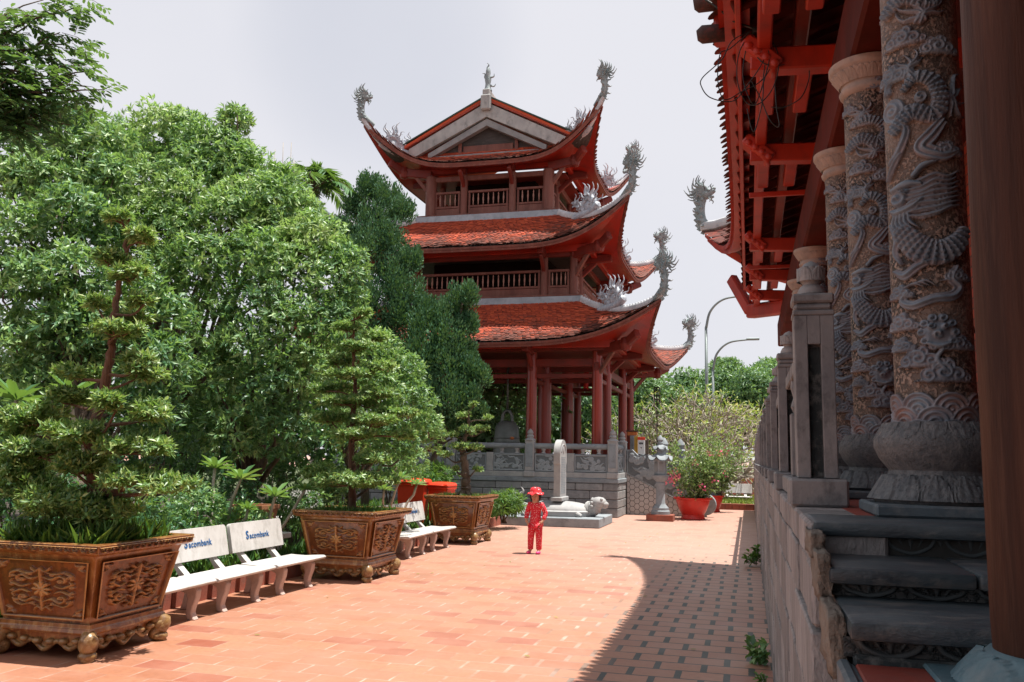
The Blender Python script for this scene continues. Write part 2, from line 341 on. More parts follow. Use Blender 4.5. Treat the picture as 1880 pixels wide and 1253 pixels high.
M['bronze'] = plain('dark green bronze', (0.20, 0.22, 0.21), (0.14, 0.16, 0.15), (0.15, 0.17, 0.15), 0.5, 3, 30, 0.3, 0.01, (1, 1, 1), 0.5, 0, 0.5)
M['black'] = plain('black cable', (0.012, 0.012, 0.012), (0.02, 0.02, 0.02), None, 0.5, 3, 30, 0.0)
M['metal'] = plain('galvanised pole', (0.20, 0.24, 0.24), (0.15, 0.18, 0.18), None, 0.5, 3, 30, 0.05, 0.002, (1, 1, 1), 0.5, 0, 0.4)
M['blue'] = plain('blue letter paint', (0.015, 0.10, 0.28), (0.012, 0.08, 0.22), None, 0.5, 4, 30, 0.0)
M['ink'] = plain('dark lettering', (0.05, 0.045, 0.05), (0.08, 0.07, 0.07), None, 0.6, 4, 30, 0.0)
M['white'] = plain('white painted board', (0.78, 0.77, 0.76), (0.70, 0.69, 0.68), None, 0.5, 3, 30, 0.05)
M['yellow'] = plain('yellow board', (0.62, 0.36, 0.05), (0.5, 0.28, 0.04), None, 0.5, 3, 30, 0.05)
M['skin'] = plain('skin', (0.52, 0.27, 0.18), (0.46, 0.23, 0.15), None, 0.55, 8, 30, 0.0)
M['hair'] = plain('black hair', (0.015, 0.012, 0.011), (0.025, 0.02, 0.018), None, 0.45, 8, 60, 0.2)
M['pink'] = plain('pink flowers', (0.75, 0.04, 0.20), (0.65, 0.06, 0.22), None, 0.5, 8, 30, 0.0)
M['bluecloth'] = plain('blue cloth', (0.03, 0.20, 0.50), (0.03, 0.14, 0.36), None, 0.8, 6, 30, 0.3)
M['orange'] = plain('orange cloth', (0.60, 0.20, 0.06), (0.5, 0.15, 0.05), None, 0.8, 6, 30, 0.3)

def tilemat(name, a, b, c, mossy):
    "one colour per roof tile (random in the tile's UV) plus dark lichen that grows towards the eave courses (UV.y)"
    m, t, p, o = newmat(name); P = coord(t)
    uv = nd(t, 'ShaderNodeUVMap').outputs[0]; sx = nd(t, 'ShaderNodeSeparateXYZ', {0: uv})
    col = mixc(t, sx.outputs[0], a, b)
    n1 = noise(t, P, 1.1, 6, 0.7); n2 = noise(t, P, 9, 4, 0.7)
    f = mth(t, 'ADD', mth(t, 'MULTIPLY', n1, 0.7), mth(t, 'MULTIPLY', n2, 0.5))
    f = mth(t, 'ADD', f, mth(t, 'MULTIPLY', sx.outputs[1], 0.42))
    f = mth(t, 'ADD', f, mth(t, 'MULTIPLY', sx.outputs[0], 0.12))
    g = ramp(t, f, 0.80, 1.06)
    col = mixc(t, mth(t, 'MULTIPLY', g, mossy), col, c)
    t.links.new(col, p.inputs['Base Color']); p.inputs['Roughness'].default_value = 0.75; p.inputs['Specular IOR Level'].default_value = 0.3
    bump(t, p, noise(t, P, 30, 4), 0.3, 0.01)
    return m
M['tile'] = tilemat('red fish scale roof tiles', (0.47, 0.078, 0.030), (0.31, 0.044, 0.020), (0.085, 0.045, 0.036), 0.85)
M['tiletemple'] = tilemat('temple eave tiles', (0.36, 0.05, 0.026), (0.24, 0.035, 0.02), (0.04, 0.030, 0.026), 0.75)

def groundmat():
    m, t, p, o = newmat('red clay paving bricks'); P = coord(t)
    sx = nd(t, 'ShaderNodeSeparateXYZ', {0: P}); x, y = sx.outputs[0], sx.outputs[1]
    BW, BH = 0.425, 0.30
    yr = mth(t, 'DIVIDE', y, BH); row = mth(t, 'FLOOR', yr)
    par = mth(t, 'MULTIPLY', mth(t, 'FRACT', mth(t, 'MULTIPLY', row, 0.5)), 1.0)
    jit = nd(t, 'ShaderNodeTexWhiteNoise', {'W': row}, noise_dimensions='1D').outputs[0]
    xr = mth(t, 'ADD', mth(t, 'ADD', mth(t, 'DIVIDE', x, BW), par), mth(t, 'MULTIPLY', jit, 0.10)); colm = mth(t, 'FLOOR', xr)
    fx = mth(t, 'FRACT', xr); fy = mth(t, 'FRACT', yr)
    dx = mth(t, 'MULTIPLY', mth(t, 'MINIMUM', fx, mth(t, 'SUBTRACT', 1.0, fx)), BW)
    dy = mth(t, 'MULTIPLY', mth(t, 'MINIMUM', fy, mth(t, 'SUBTRACT', 1.0, fy)), BH)
    cell = nd(t, 'ShaderNodeCombineXYZ', {0: colm, 1: row, 2: 0.0}).outputs[0]
    wn = nd(t, 'ShaderNodeTexWhiteNoise', {'Vector': cell}, noise_dimensions='3D'); r1 = wn.outputs[0]
    wsx = nd(t, 'ShaderNodeSeparateXYZ', {0: wn.outputs[1]})
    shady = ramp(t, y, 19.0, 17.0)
    nearwall0 = mth(t, 'MULTIPLY', ramp(t, x, -3.0, -1.0), shady)  # follows the eave shadow; widens and darkens the joints inside it
    edge = mth(t, 'MULTIPLY', mth(t, 'SUBTRACT', noise(t, P, 25, 3), 0.5), 0.010)
    wide = ramp(t, noise(t, P, 0.55, 3), 0.40, 0.62)          # where the cross joints are wide and raked
    jx = mth(t, 'LESS_THAN', mth(t, 'ADD', dx, edge), mth(t, 'ADD', 0.009, mth(t, 'MULTIPLY', nearwall0, 0.021)))
    jy = mth(t, 'LESS_THAN', mth(t, 'ADD', dy, mth(t, 'MULTIPLY', edge, 0.5)), mth(t, 'ADD', 0.0035, mth(t, 'MULTIPLY', nearwall0, 0.009)))
    joint = mth(t, 'MAXIMUM', jx, jy)
    big = noise(t, P, 0.35, 4, 0.6); med = noise(t, P, 2.2, 5, 0.65); fine = noise(t, P, 18, 4, 0.6)
    c = mixc(t, r1, (0.40, 0.182, 0.102), (0.29, 0.115, 0.062))
    c = mixc(t, mth(t, 'MULTIPLY', mth(t, 'GREATER_THAN', wsx.outputs[0], 0.90), 0.8), c, (0.27, 0.07, 0.04))
    c = mixc(t, mth(t, 'MULTIPLY', ramp(t, med, 0.42, 0.75), 0.65), c, (0.36, 0.175, 0.115))
    stn = ramp(t, noise(t, P, 1.3, 6, .72), .56, .72); c = mixc(t, mth(t, 'MULTIPLY', stn, .35), c, (.22, .11, .075))
    c = mixc(t, mth(t, 'MULTIPLY', ramp(t, fine, 0.45, 0.8), 0.5), c, (0.20, 0.08, 0.05))
    c = mixc(t, mth(t, 'MULTIPLY', ramp(t, big, 0.42, 0.62), 0.55), c, (0.36, 0.18, 0.125))
    far = ramp(t, mth(t, 'ADD', y, mth(t, 'MULTIPLY', x, 1.2)), 3.0, 18.0)                              # paler to the far right: grazing sky sheen put into the colour
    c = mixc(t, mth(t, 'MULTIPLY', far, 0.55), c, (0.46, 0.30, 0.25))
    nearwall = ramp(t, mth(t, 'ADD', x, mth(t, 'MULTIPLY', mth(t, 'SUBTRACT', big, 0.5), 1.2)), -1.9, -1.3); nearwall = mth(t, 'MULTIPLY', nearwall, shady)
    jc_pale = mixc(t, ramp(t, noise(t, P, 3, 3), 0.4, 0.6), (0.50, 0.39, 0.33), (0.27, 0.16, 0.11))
    jc = mixc(t, nearwall, jc_pale, (0.045, 0.055, 0.050))  # joint colour darkened where the temple eave's shadow falls
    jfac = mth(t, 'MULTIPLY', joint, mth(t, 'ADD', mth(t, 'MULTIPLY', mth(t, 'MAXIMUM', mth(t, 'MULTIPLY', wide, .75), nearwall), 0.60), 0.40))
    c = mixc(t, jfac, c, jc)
    t.links.new(c, p.inputs['Base Color'])
    p.inputs['Specular IOR Level'].default_value = 0.55
    rr = mth(t, 'ADD', 0.34, mth(t, 'MULTIPLY', med, 0.35)); t.links.new(rr, p.inputs['Roughness'])
    h = mth(t, 'ADD', mth(t, 'MULTIPLY', mth(t, 'SUBTRACT', 1.0, joint), 1.0), mth(t, 'MULTIPLY', fine, 0.35))
    h = mth(t, 'ADD', h, mth(t, 'MULTIPLY', r1, 0.5))
    bump(t, p, h, 0.5, 0.006)
    return m
M['ground'] = groundmat()

# ------------------------------------------------------------ ground
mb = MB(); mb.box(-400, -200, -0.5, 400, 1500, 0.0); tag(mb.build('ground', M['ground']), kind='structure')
mb = MB(); mb.box(-60, 2.0, 0.004, -6.95, 30.5, 0.20); tag(mb.build('garden_soil', M['soil']), kind='structure')
mb = MB(); mb.box(-60, 38.5, 0.004, -3.4, 420, 0.10); mb.box(-3.4, 52, 0.004, 300, 420, 0.08); mb.box(-60, 30.5, 0.004, -15.2, 38.5, 0.15)
tag(mb.build('lawn_ground', plain('far garden ground', (0.07, 0.10, 0.035), (0.05, 0.065, 0.03), (0.12, 0.10, 0.07), 0.95, 1.5, 10, 0.8, 0.05)), kind='structure')
kb = thing('garden_kerb', 'low red brick kerb edging the garden bed behind the white benches', 'kerb', (-6.88, 6, 0))
mb = MB()
for i in range(45): mb.box(-6.95, 4.0+i*0.55, -0.02, -6.82+rng.uniform(-.006, .006), 4.54+i*0.55, 0.24+rng.uniform(-.006, .006), 0.012).tint()
mb.build('brick_edging', M['kerb'], kb)

# ------------------------------------------------------------ roofs
def roof_pt(Rf, k, s, t):
    s = np.asarray(s, float); t = np.asarray(t, float)
    ha, ho = (Rf['hx'], Rf['hy']) if k % 2 == 0 else (Rf['hy'], Rf['hx'])
    ta, to = (Rf['tx'], Rf['ty']) if k % 2 == 0 else (Rf['ty'], Rf['tx'])
    m = np.abs(s)**Rf['p']; e = Rf['ext']*m
    a = s*((1-t)*(ha+e)+t*ta); b = (1-t)*(ho+e)+t*to
    tc_ = np.clip(t, 0, 1)
    z = Rf['z0']+Rf['lift']*m*(1-t)**2.0+(Rf['z1']-Rf['z0'])*np.sign(t)*np.abs(t)**Rf.get('pw', 1.25)
    x, y = {0: (a, -b), 1: (b, a), 2: (-a, b), 3: (-b, -a)}[k]
    return np.stack([Rf['cx']+x, Rf['cy']+y, z+0*a], -1)

def tile_mesh(Rf, sides, tw, tl):
    mb = MB()
    for k in sides:
        ha = Rf['hx'] if k % 2 == 0 else Rf['hy']; ho = Rf['hy'] if k % 2 == 0 else Rf['hx']; to = Rf['ty'] if k % 2 == 0 else Rf['tx']; ta = Rf['tx'] if k % 2 == 0 else Rf['ty']
        L = math.hypot(ho-to, Rf['z1']-Rf['z0']); nr = int(L/tl)
        V = []; UV = []
        for i in range(nr):
            t0 = i/nr; half = (1-t0)*(ha+Rf['ext']*0.6)+t0*ta; nc = max(4, int(2*half/tw)); ds = 2.0/nc
            j = np.arange(nc); s0 = -1+(j+0.5+(0.5 if i % 2 else 0.0))*ds; s0 = s0[s0 < 1-0.2*ds]; n = len(s0)
            s0 = s0+rng.normal(size=n)*ds*0.03
            lo = t0+rng.normal(size=n)*0.06/nr-(0.9/nr if i == 0 else 0.25/nr); hi = t0+1.55/nr
            shp = [(-.49, .42), (-.40, .16), (-.2, .03), (0, 0), (.2, .03), (.40, .16), (.49, .42), (.49, 1), (-.49, 1)]
            col = []
            lft = rng.uniform(0.6, 1.5, n)*0.034
            for (u, w) in shp:
                pt = roof_pt(Rf, k, np.clip(s0+u*ds, -1.001, 1.001), lo+(hi-lo)*w); pt[:, 2] += lft*(1-w)+0.025; col.append(pt)
            V.append(np.stack(col, 1)); r = rng.random(n); UV.append(np.repeat(np.stack([r, np.full(n, 1-t0)], 1)[:, None, :], 9, 1))
        V = np.concatenate(V); UV = np.concatenate(UV); n = len(V)
        mb.add(V.reshape(-1, 3), [tuple(range(i*9, i*9+9)) for i in range(n)], UV.reshape(-1, 2))
    return mb

def roof_parts(Rf, parent, mats, inset=1.0, tw=0.155, tl=0.105, sides=(0, 1, 2, 3), soff_z=0.0):
    s = np.linspace(-1, 1, 41); tt = np.linspace(0, 1, 9)
    tiles = tile_mesh(Rf, sides, tw, tl).build('roof', mats['tile'], parent, recalc=False)
    deck = MB(); drip = MB(); sof = MB()
    for k in (0, 1, 2, 3):
        G = roof_pt(Rf, k, s[:, None], tt[None, :]); G[:, :, 2] -= 0.03; deck.grid(G)
        e0 = roof_pt(Rf, k, s, np.full(41, 0.0)); out = roof_pt(Rf, k, s, np.full(41, -0.012)); inn = roof_pt(Rf, k, s, np.full(41, 0.05))
        a = np.stack([out-[0, 0, .02], out-[0, 0, .10], e0*1.0-[0, 0, .10], e0-[0, 0, .19], inn-[0, 0, .19+0.0], inn-[0, 0, .05]], 1); a[:, 4, 2] = a[:, 3, 2]; drip.grid(a)
        # soffit: from below the drip edge in to a straight purlin line
        ha, ho = (Rf['hx'], Rf['hy']) if k % 2 == 0 else (Rf['hy'], Rf['hx'])
        aa = s*(ha-inset); bb = np.full(41, ho-inset); x, y = {0: (aa, -bb), 1: (bb, aa), 2: (-aa, bb), 3: (-bb, -aa)}[k]
        I = np.stack([Rf['cx']+x, Rf['cy']+y, np.full(41, Rf['z0']+0.06+soff_z)], 1); E = inn-[0, 0, .185]
        w = np.linspace(0, 1, 7); G = E[:, None, :]*(1-w)[None, :, None]+I[:, None, :]*w[None, :, None]
        sof.grid(G)
    deck.build('roof_deck', mats['deck'], tiles); drip.build('drip_board', mats['drip'], tiles, 40); sof.build('soffit', mats['soffit'], tiles, True)
    return tiles
def hip_path(Rf, k, sgn=1, t0=0.97, ext=0.02, n=16):
    t = np.linspace(t0, -ext, n); p = roof_pt(Rf, k, np.full(n, float(sgn)), t); p[:, 2] += 0.12; return p

# dragon finial: local +x points outwards along the hip; rooted at the tip of the eave
def flame(mb, p, d, L, r, wig=0.18, side=(0, 1, 0), n=9):
    d = np.asarray(d, float); d /= np.linalg.norm(d); q = np.cross(d, side); t = np.linspace(0, 1, n)[:, None]
    pts = np.asarray(p)+d*L*t+q*L*wig*np.sin(t*2.2*PI)*(0.4+0.6*t)
    mb.tube(pts, r*(1-t[:, 0])**0.8+0.008, 6)
def dragon_mesh():
    mb = MB(); body = curve_pts([(-.55, 0, -.28), (-.25, 0, -.10), (0.0, 0, 0.08), (0.08, 0, 0.34), (0.07, 0, 0.62), (0.0, 0, 0.86), (-0.06, 0, .95)], 6)
    m = len(body); mb.tube(body, np.interp(np.linspace(0, 1, m), [0, .25, .6, .85, 1], [.09, .16, .14, .12, .13]), 10, 0.85)
    for i in range(9):                                   # curling fins down the outer curve and both flanks
        j = int(m*(0.22+0.078*i)); p = body[j]; d = np.array([.75, 0, -0.65+0.16*i])
        mb.add([p+[0, .05, .09], p+[0, -.05, .09], p+d*0.34+[0, 0, .02], p+[0, -.05, -.09], p+[0, .05, -.09], p+d*0.18+[0, 0, -.15]], [(0, 1, 2), (1, 3, 5, 2), (3, 4, 5), (4, 0, 2, 5), (0, 4, 3, 1)])
        for sgn in (1, -1):
            (flame(mb, p+[.04, sgn*.10, 0], (.5, sgn*.8, -.1+.1*i), .22, .045, .22) if i % 2 == 0 else None)
            if i % 2: mb.sphere(p+[-.04, sgn*.11, .02], (.06, .04, .06), 7, 5)
    h = np.array([-0.09, 0, .98])
    mb.sphere(h, (0.20, 0.17, 0.17)); mb.tube([h+[-.08, 0, .02], h+[-.20, 0, .05], h+[-.31, 0, .09]], [.12, .095, .06], 8)
    mb.tube([h+[-.06, 0, -.07], h+[-.18, 0, -.12], h+[-.27, 0, -.11]], [.08, .055, .035], 8); mb.sphere(h+[-.29, 0, .15], .05, 8, 5)
    for sgn in (1, -1):
        mb.sphere(h+[-.13, sgn*.11, .09], .045, 8, 5); flame(mb, h+[0, sgn*.07, .10], (0.35, sgn*.25, 1), 0.50, .045)
        for a_ in np.linspace(-.5, 1.35, 7): flame(mb, h+[.05, sgn*.10, .02], (math.cos(a_), sgn*.35, math.sin(a_)), .46+.14*math.sin(3*a_+1)**2, .052, .2)
        flame(mb, h+[-.2, sgn*.05, .1], (-0.1, sgn*.15, 1), 0.2, .03); flame(mb, h+[-.15, sgn*.08, -.1], (-.2, sgn*.3, -1), 0.2, .03); flame(mb, h+[-.05, sgn*.1, .1], (.1, sgn*.5, 1), 0.26, .035)
    for a_ in (.2, .6, 1.0, 1.3): flame(mb, h+[.06, 0, .04], (math.cos(a_), 0, math.sin(a_)), .52, .05, .2)
    return mb
def rampant_mesh():
    "second ridge beast: looped body on a pale ridge base with a crown of wavy flames, facing inwards (-x)"
    mb = MB(); mb.tube(curve_pts([(0.85, 0, 0.34), (0.5, 0, 0.12), (0.1, 0, 0.02), (-0.5, 0, 0.0), (-.9, 0, -.05)], 5), [.05]+[.17]*19+[.12], 8, 0.9)
    body = curve_pts([(0.42, 0, 0.15), (0.45, 0, 0.5), (0.18, 0, 0.72), (-0.1, 0, 0.55), (-0.25, 0, 0.32), (-0.48, 0, 0.42), (-0.62, 0, 0.58)], 6)
    m = len(body); mb.tube(body, np.interp(np.linspace(0, 1, m), [0, .3, .7, 1], [.17, .17, .14, .11]), 9, 0.8)
    h = np.array([-.66, 0, .62]); mb.sphere(h, (.17, .13, .13)); mb.tube([h+[-.05, 0, .02], h+[-.22, 0, .07], h+[-.33, 0, .10]], [.10, .07, .04], 7); mb.tube([h+[-.05, 0, -.05], h+[-.2, 0, -.08], h+[-.28, 0, -.06]], [.06, .04, .025], 7)
    for sgn in (1, -1):
        flame(mb, h+[0, sgn*.06, .08], (.2, sgn*.2, 1), .36, .03); flame(mb, h+[.08, sgn*.08, 0], (.9, sgn*.3, .5), .3, .035); mb.sphere(h+[-.12, sgn*.09, .08], .035, 8, 5)
        flame(mb, (0.10, sgn*.08, .80), (-.25, sgn*.1, 1), .68, .06, .14); flame(mb, (0.38, sgn*.08, .62), (.35, sgn*.1, 1), .72, .06, .14)
        flame(mb, (0.55, sgn*.1, .4), (.8, sgn*.2, .75), .5, .05, .16); flame(mb, (-.02, sgn*.1, .74), (-.8, sgn*.2, .7), .42, .045); flame(mb, (0.22, sgn*.12, .8), (0, sgn*.3, 1), .45, .05)
    for i in range(34): q = body[int(m*rng.uniform(.05, .95))]; flame(mb, q+[0, rng.uniform(-.12, .12), .05], (rng.uniform(-1, 1), rng.uniform(-.9, .9), rng.uniform(-.1, 1)), rng.uniform(.2, .34), .045, .22, n=6)
    for i in range(26): q = body[int(m*rng.uniform(.05, .95))]; mb.sphere(q+rng.normal(size=3)*[.09, .11, .09], rng.uniform(.04, .075), 7, 5)
    mb.sphere((.2, 0, .3), (.34, .13, .28), 10, 7); mb.sphere((-.25, 0, .2), (.25, .12, .2), 10, 7)
    return mb
DRAG = dragon_mesh().build('dragon_finial', M['ceram'], None, 50).data
BEAST = rampant_mesh().build('ridge_beast', M['ceramlt'], None, 50).data
for o in [o for o in COL.objects if o.name in ('dragon_finial', 'ridge_beast')]: bpy.data.objects.remove(o)
def finial(data, name, parent, pos, ang, sc=1.0, tilt=0.0):
    o = bpy.data.objects.new(name, data); COL.objects.link(o); o.parent = parent
    o.location = Vector(pos)-Vector(ORG[parent.name]); o.rotation_euler = (0, tilt, ang); o.scale = (sc, sc, sc); ORG[o.name] = ORG[parent.name]; return o

# ------------------------------------------------------------ bell pavilion
PX, PY = -9.45, 33.5
pav = thing('bell_pavilion', 'three-tiered red bell pavilion with upswept tiled roofs on round red columns', 'pavilion', (PX, PY, 0))
rm = dict(tile=M['tile'], deck=M['dkwood'], drip=M['drip'], soffit=M['red'])
T3 = dict(cx=PX, cy=PY, hx=6.15, hy=5.55, ext=0.72, tx=3.75, ty=3.5, z0=5.76, z1=7.45, lift=1.2, p=5)
T2 = dict(cx=PX, cy=PY, hx=5.05, hy=4.45, ext=0.68, tx=2.75, ty=2.8, z0=9.38, z1=10.85, lift=1.38, p=5)
T1 = dict(cx=PX, cy=PY, hx=3.95, hy=3.35, ext=0.68, tx=3.02, ty=2.75, z0=12.95, z1=13.50, lift=1.62, p=4.6, pw=1.3)
diag = [math.atan2(-1, 1), math.atan2(1, 1), math.atan2(1, -1), math.atan2(-1, -1)]     # corner after side k (s=+1)
for Rf in (T3, T2, T1):
    rf = roof_parts(Rf, pav, rm, 1.0)
    for k in range(4):
        hp = hip_path(Rf, k)
        mb = MB(); mb.tube(hp-[0, 0, .03], np.linspace(.12, .10, len(hp)), 8, 0.85); [mb.sphere(hp[i]*(1-f)+hp[i+1]*f+[0, 0, .06], (.06, .06, .06), 7, 5) for i in range(len(hp)-1) for f in (0, .5)]; mb.build('hip_ridge', M['mortar'], rf, 40)
        tip = hp[-1]; d = hp[-1]-hp[-5]; ang = math.atan2(d[1], d[0])
        finial(DRAG, 'dragon_finial', rf, tip+np.array([0, 0, 0.0]), ang, .90 if Rf is not T1 else 0.84)
        q = hp[6 if Rf is not T1 else 5]; d = hp[9]-hp[5]; finial(BEAST, 'ridge_beast', rf, q+np.array([0, 0, .03]), ang, 0.80)
    # purlins, projecting beam ends, hip beams and struts under the eave
    pz = Rf['z0']+0.02; ix, iy = Rf['hx']-0.98, Rf['hy']-0.98
    for a, b in (((-ix, -iy), (ix, -iy)), ((ix, -iy), (ix, iy)), ((ix, iy), (-ix, iy)), ((-ix, iy), (-ix, -iy))):
        mb = MB(); mb.bar((PX+a[0], PY+a[1], pz), (PX+b[0], PY+b[1], pz), .2, .30, .02); mb.build('eave_purlin', M['red'], pav)
def columns(pts, r, z0, z1, mat, name='column', taper=0.9):
    for x, y in pts:
        mb = MB(); zz = np.linspace(z0, z1, 9); tt = (zz-z0)/(z1-z0); mb.lathe(np.stack([r*(1+(taper-1)*tt**1.5), zz], 1), 20, (x, y, 0)); mb.build(name, mat, pav, 40)
X1 = [-4.5, -2.2, 2.2, 4.5]; Y1 = [-4.1, -2.1, 2.1, 4.3]
ring = [(PX+x, PY+y) for x in X1 for y in Y1 if x in (X1[0], X1[3]) or y in (Y1[0], Y1[3])]
columns(ring, .19, 1.26, 5.6, M['redcol']); columns([(PX+x, PY+y) for x in X1[1:3] for y in Y1[1:3]], .27, 1.26, 5.6, M['redcol'], 'inner_column')
for x, y in ring:
    mb = MB(); mb.lathe([(.30, 1.25), (.32, 1.30), (.30, 1.40), (.22, 1.43)], 20, (x, y, 0)); mb.build('column_base', M['stone'], pav, 40)
# ground storey beams
for y in Y1:
    mb = MB(); mb.bar((PX-4.7, PY+y, 5.18), (PX+4.7, PY+y, 5.18), .16, .28, .02); mb.build('tie_beam', M['dkred'], pav)
    mb = MB(); mb.bar((PX-4.6, PY+y, 4.72), (PX+4.6, PY+y, 4.72), .10, .16, .02); mb.build('lower_beam', M['dkred'], pav)
for x in X1:
    mb = MB(); mb.bar((PX+x, PY-4.3, 5.02), (PX+x, PY+4.5, 5.02), .16, .28, .02); mb.build('tie_beam', M['dkred'], pav)
    mb = MB(); mb.bar((PX+x, PY-4.2, 4.60), (PX+x, PY+4.4, 4.60), .10, .16, .02); mb.build('lower_beam', M['dkred'], pav)
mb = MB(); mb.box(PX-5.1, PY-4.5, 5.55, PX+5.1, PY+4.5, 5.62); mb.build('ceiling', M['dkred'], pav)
mb = MB(); mb.box(PX-3.7, PY-3.4, 7.35, PX+3.7, PY+3.4, 7.44); mb.box(PX-4.1, PY-3.5, 9.30, PX+4.1, PY+3.5, 9.36); mb.build('upper_floor', M['dkwood'], pav)
mb = MB(); mb.box(PX-2.7, PY-2.75, 10.78, PX+2.7, PY+2.75, 10.86); mb.build('top_floor', M['dkwood'], pav)
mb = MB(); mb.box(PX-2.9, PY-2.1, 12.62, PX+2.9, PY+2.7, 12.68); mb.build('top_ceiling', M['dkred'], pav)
def band(hx, hy, z0, z1, mat, name, th=0.12):
    mb = MB(); mb.box(PX-hx, PY-hy, z0, PX+hx, PY-hy+th, z1, .01); mb.box(PX-hx, PY+hy-th, z0, PX+hx, PY+hy, z1, .01)
    mb.box(PX-hx, PY-hy+th, z0, PX-hx+th, PY+hy-th, z1, .01); mb.box(PX+hx-th, PY-hy+th, z0, PX+hx, PY+hy-th, z1, .01); mb.build(name, mat, pav)
band(3.85, 3.6, 7.30, 7.62, M['band'], 'plinth_band'); band(2.85, 2.9, 10.70, 11.02, M['band'], 'plinth_band')
band(3.80, 3.55, 7.622, 7.70, M['brtimber'], 'sill_beam'); band(2.80, 2.85, 11.022, 11.08, M['brtimber'], 'sill_beam')
def spindle(h):
    z = np.array([0, .12, .16, .2, .35, .5, .65, .8, .84, .88, 1])*h; r = np.array([.018, .018, .03, .018, .026, .034, .026, .018, .03, .018, .018]); return MB().lathe(np.stack([r, z], 1), 8)
SP = spindle(.46).build('baluster', M['baluster'], None, True).data
bpy.data.objects.remove(bpy.data.objects['baluster'])
def railing(a, b, z0, n):
    "timber railing between two columns: frame, solid foot panel, turned balusters"
    a = np.array(a, float); b = np.array(b, float); d = (b-a)/np.linalg.norm(b-a); mb = MB()
    A = lambda q, z: (q[0], q[1], z)
    mb.bar(A(a, z0+.90), A(b, z0+.90), .09, .09, .01); mb.bar(A(a, z0+.32), A(b, z0+.32), .08, .08, .01)
    mb.bar(A(a, z0+.13), A(b, z0+.13), .04, .28, .006)
    for q in (a+d*.05, b-d*.05): mb.bar(A(q, z0), A(q, z0+.86), .07, .07, .008, (1, 0, 0))
    r = mb.build('railing', M['brtimber'], pav)
    for i in range(n):
        q = a+(b-a)*(i+1)/(n+1); o = bpy.data.objects.new('baluster', SP); COL.objects.link(o); o.parent = r; o.location = (q[0]-PX, q[1]-PY, z0+.37); ORG[o.name] = ORG[pav.name]
# second storey
X2 = [-3.62, -2.42, 2.42, 3.5]; Y2 = [-3.35, -2.2, 2.2, 3.35]
columns([(PX+x, PY+y) for x in X2 for y in Y2 if x in (X2[0], X2[3]) or y in (Y2[0], Y2[3])], .14, 7.70, 9.3, M['brtimber'])
for i, n in ((0, 3), (1, 22), (2, 4)):
    railing((PX+X2[i]+.14, PY-3.35), (PX+X2[i+1]-.14, PY-3.35), 7.70, n)
for i, n in ((0, 4), (1, 16), (2, 4)): railing((PX+3.5, PY+Y2[i]+.14), (PX+3.5, PY+Y2[i+1]-.14), 7.70, n)
mb = MB(); mb.box(PX-2.3, PY-2.05, 7.45, PX+2.3, PY+2.05, 9.29); mb.build('shade_core', M['void'], pav)  # dark blocks in both upper storeys stand in for interior shade
mb = MB(); mb.box(PX-1.7, PY-1.5, 11.05, PX+1.6, PY+1.6, 12.6); mb.build('shade_core', M['void'], pav)
# third storey
X3 = [-2.3, -0.95, 0.98, 2.38]; Y3 = [-2.65, -1.3, 1.3, 2.65]
columns([(PX+x, PY+y) for x in X3 for y in Y3 if x in (X3[0], X3[3]) and y in (Y3[0], Y3[3])], .21, 11.08, 12.64, M['brtimber'], 'column', 1.0)
columns([(PX+x, PY+y) for x in X3[1:3] for y in (Y3[0], Y3[3])], .14, 11.08, 12.64, M['brtimber'], 'post', 1.0)
columns([(PX+x, PY+y) for x in (X3[0], X3[3]) for y in Y3[1:3]], .12, 11.08, 12.64, M['brtimber'], 'post', 1.0)
for i, n in ((0, 4), (1, 7), (2, 4)): railing((PX+X3[i]+.17, PY-2.65), (PX+X3[i+1]-.15, PY-2.65), 11.08, n)
for i, n in ((0, 3), (1, 6), (2, 3)): railing((PX+2.38, PY+Y3[i]+.17), (PX+2.38, PY+Y3[i+1]-.15), 11.08, n)
mb = MB(); mb.bar((PX-2.5, PY-2.65, 12.52), (PX+2.55, PY-2.65, 12.52), .14, .2, .02); mb.bar((PX+2.38, PY-2.8, 12.52), (PX+2.38, PY+2.8, 12.52), .14, .24, .02); mb.build('tie_beam', M['brtimber'], pav)
mb = MB(); mb.bar((PX-3.8, PY-3.35, 9.22), (PX+3.7, PY-3.35, 9.22), .14, .24, .02); mb.bar((PX+3.5, PY-3.5, 9.22), (PX+3.5, PY+3.5, 9.22), .14, .24, .02); mb.build('tie_beam', M['dkred'], pav)
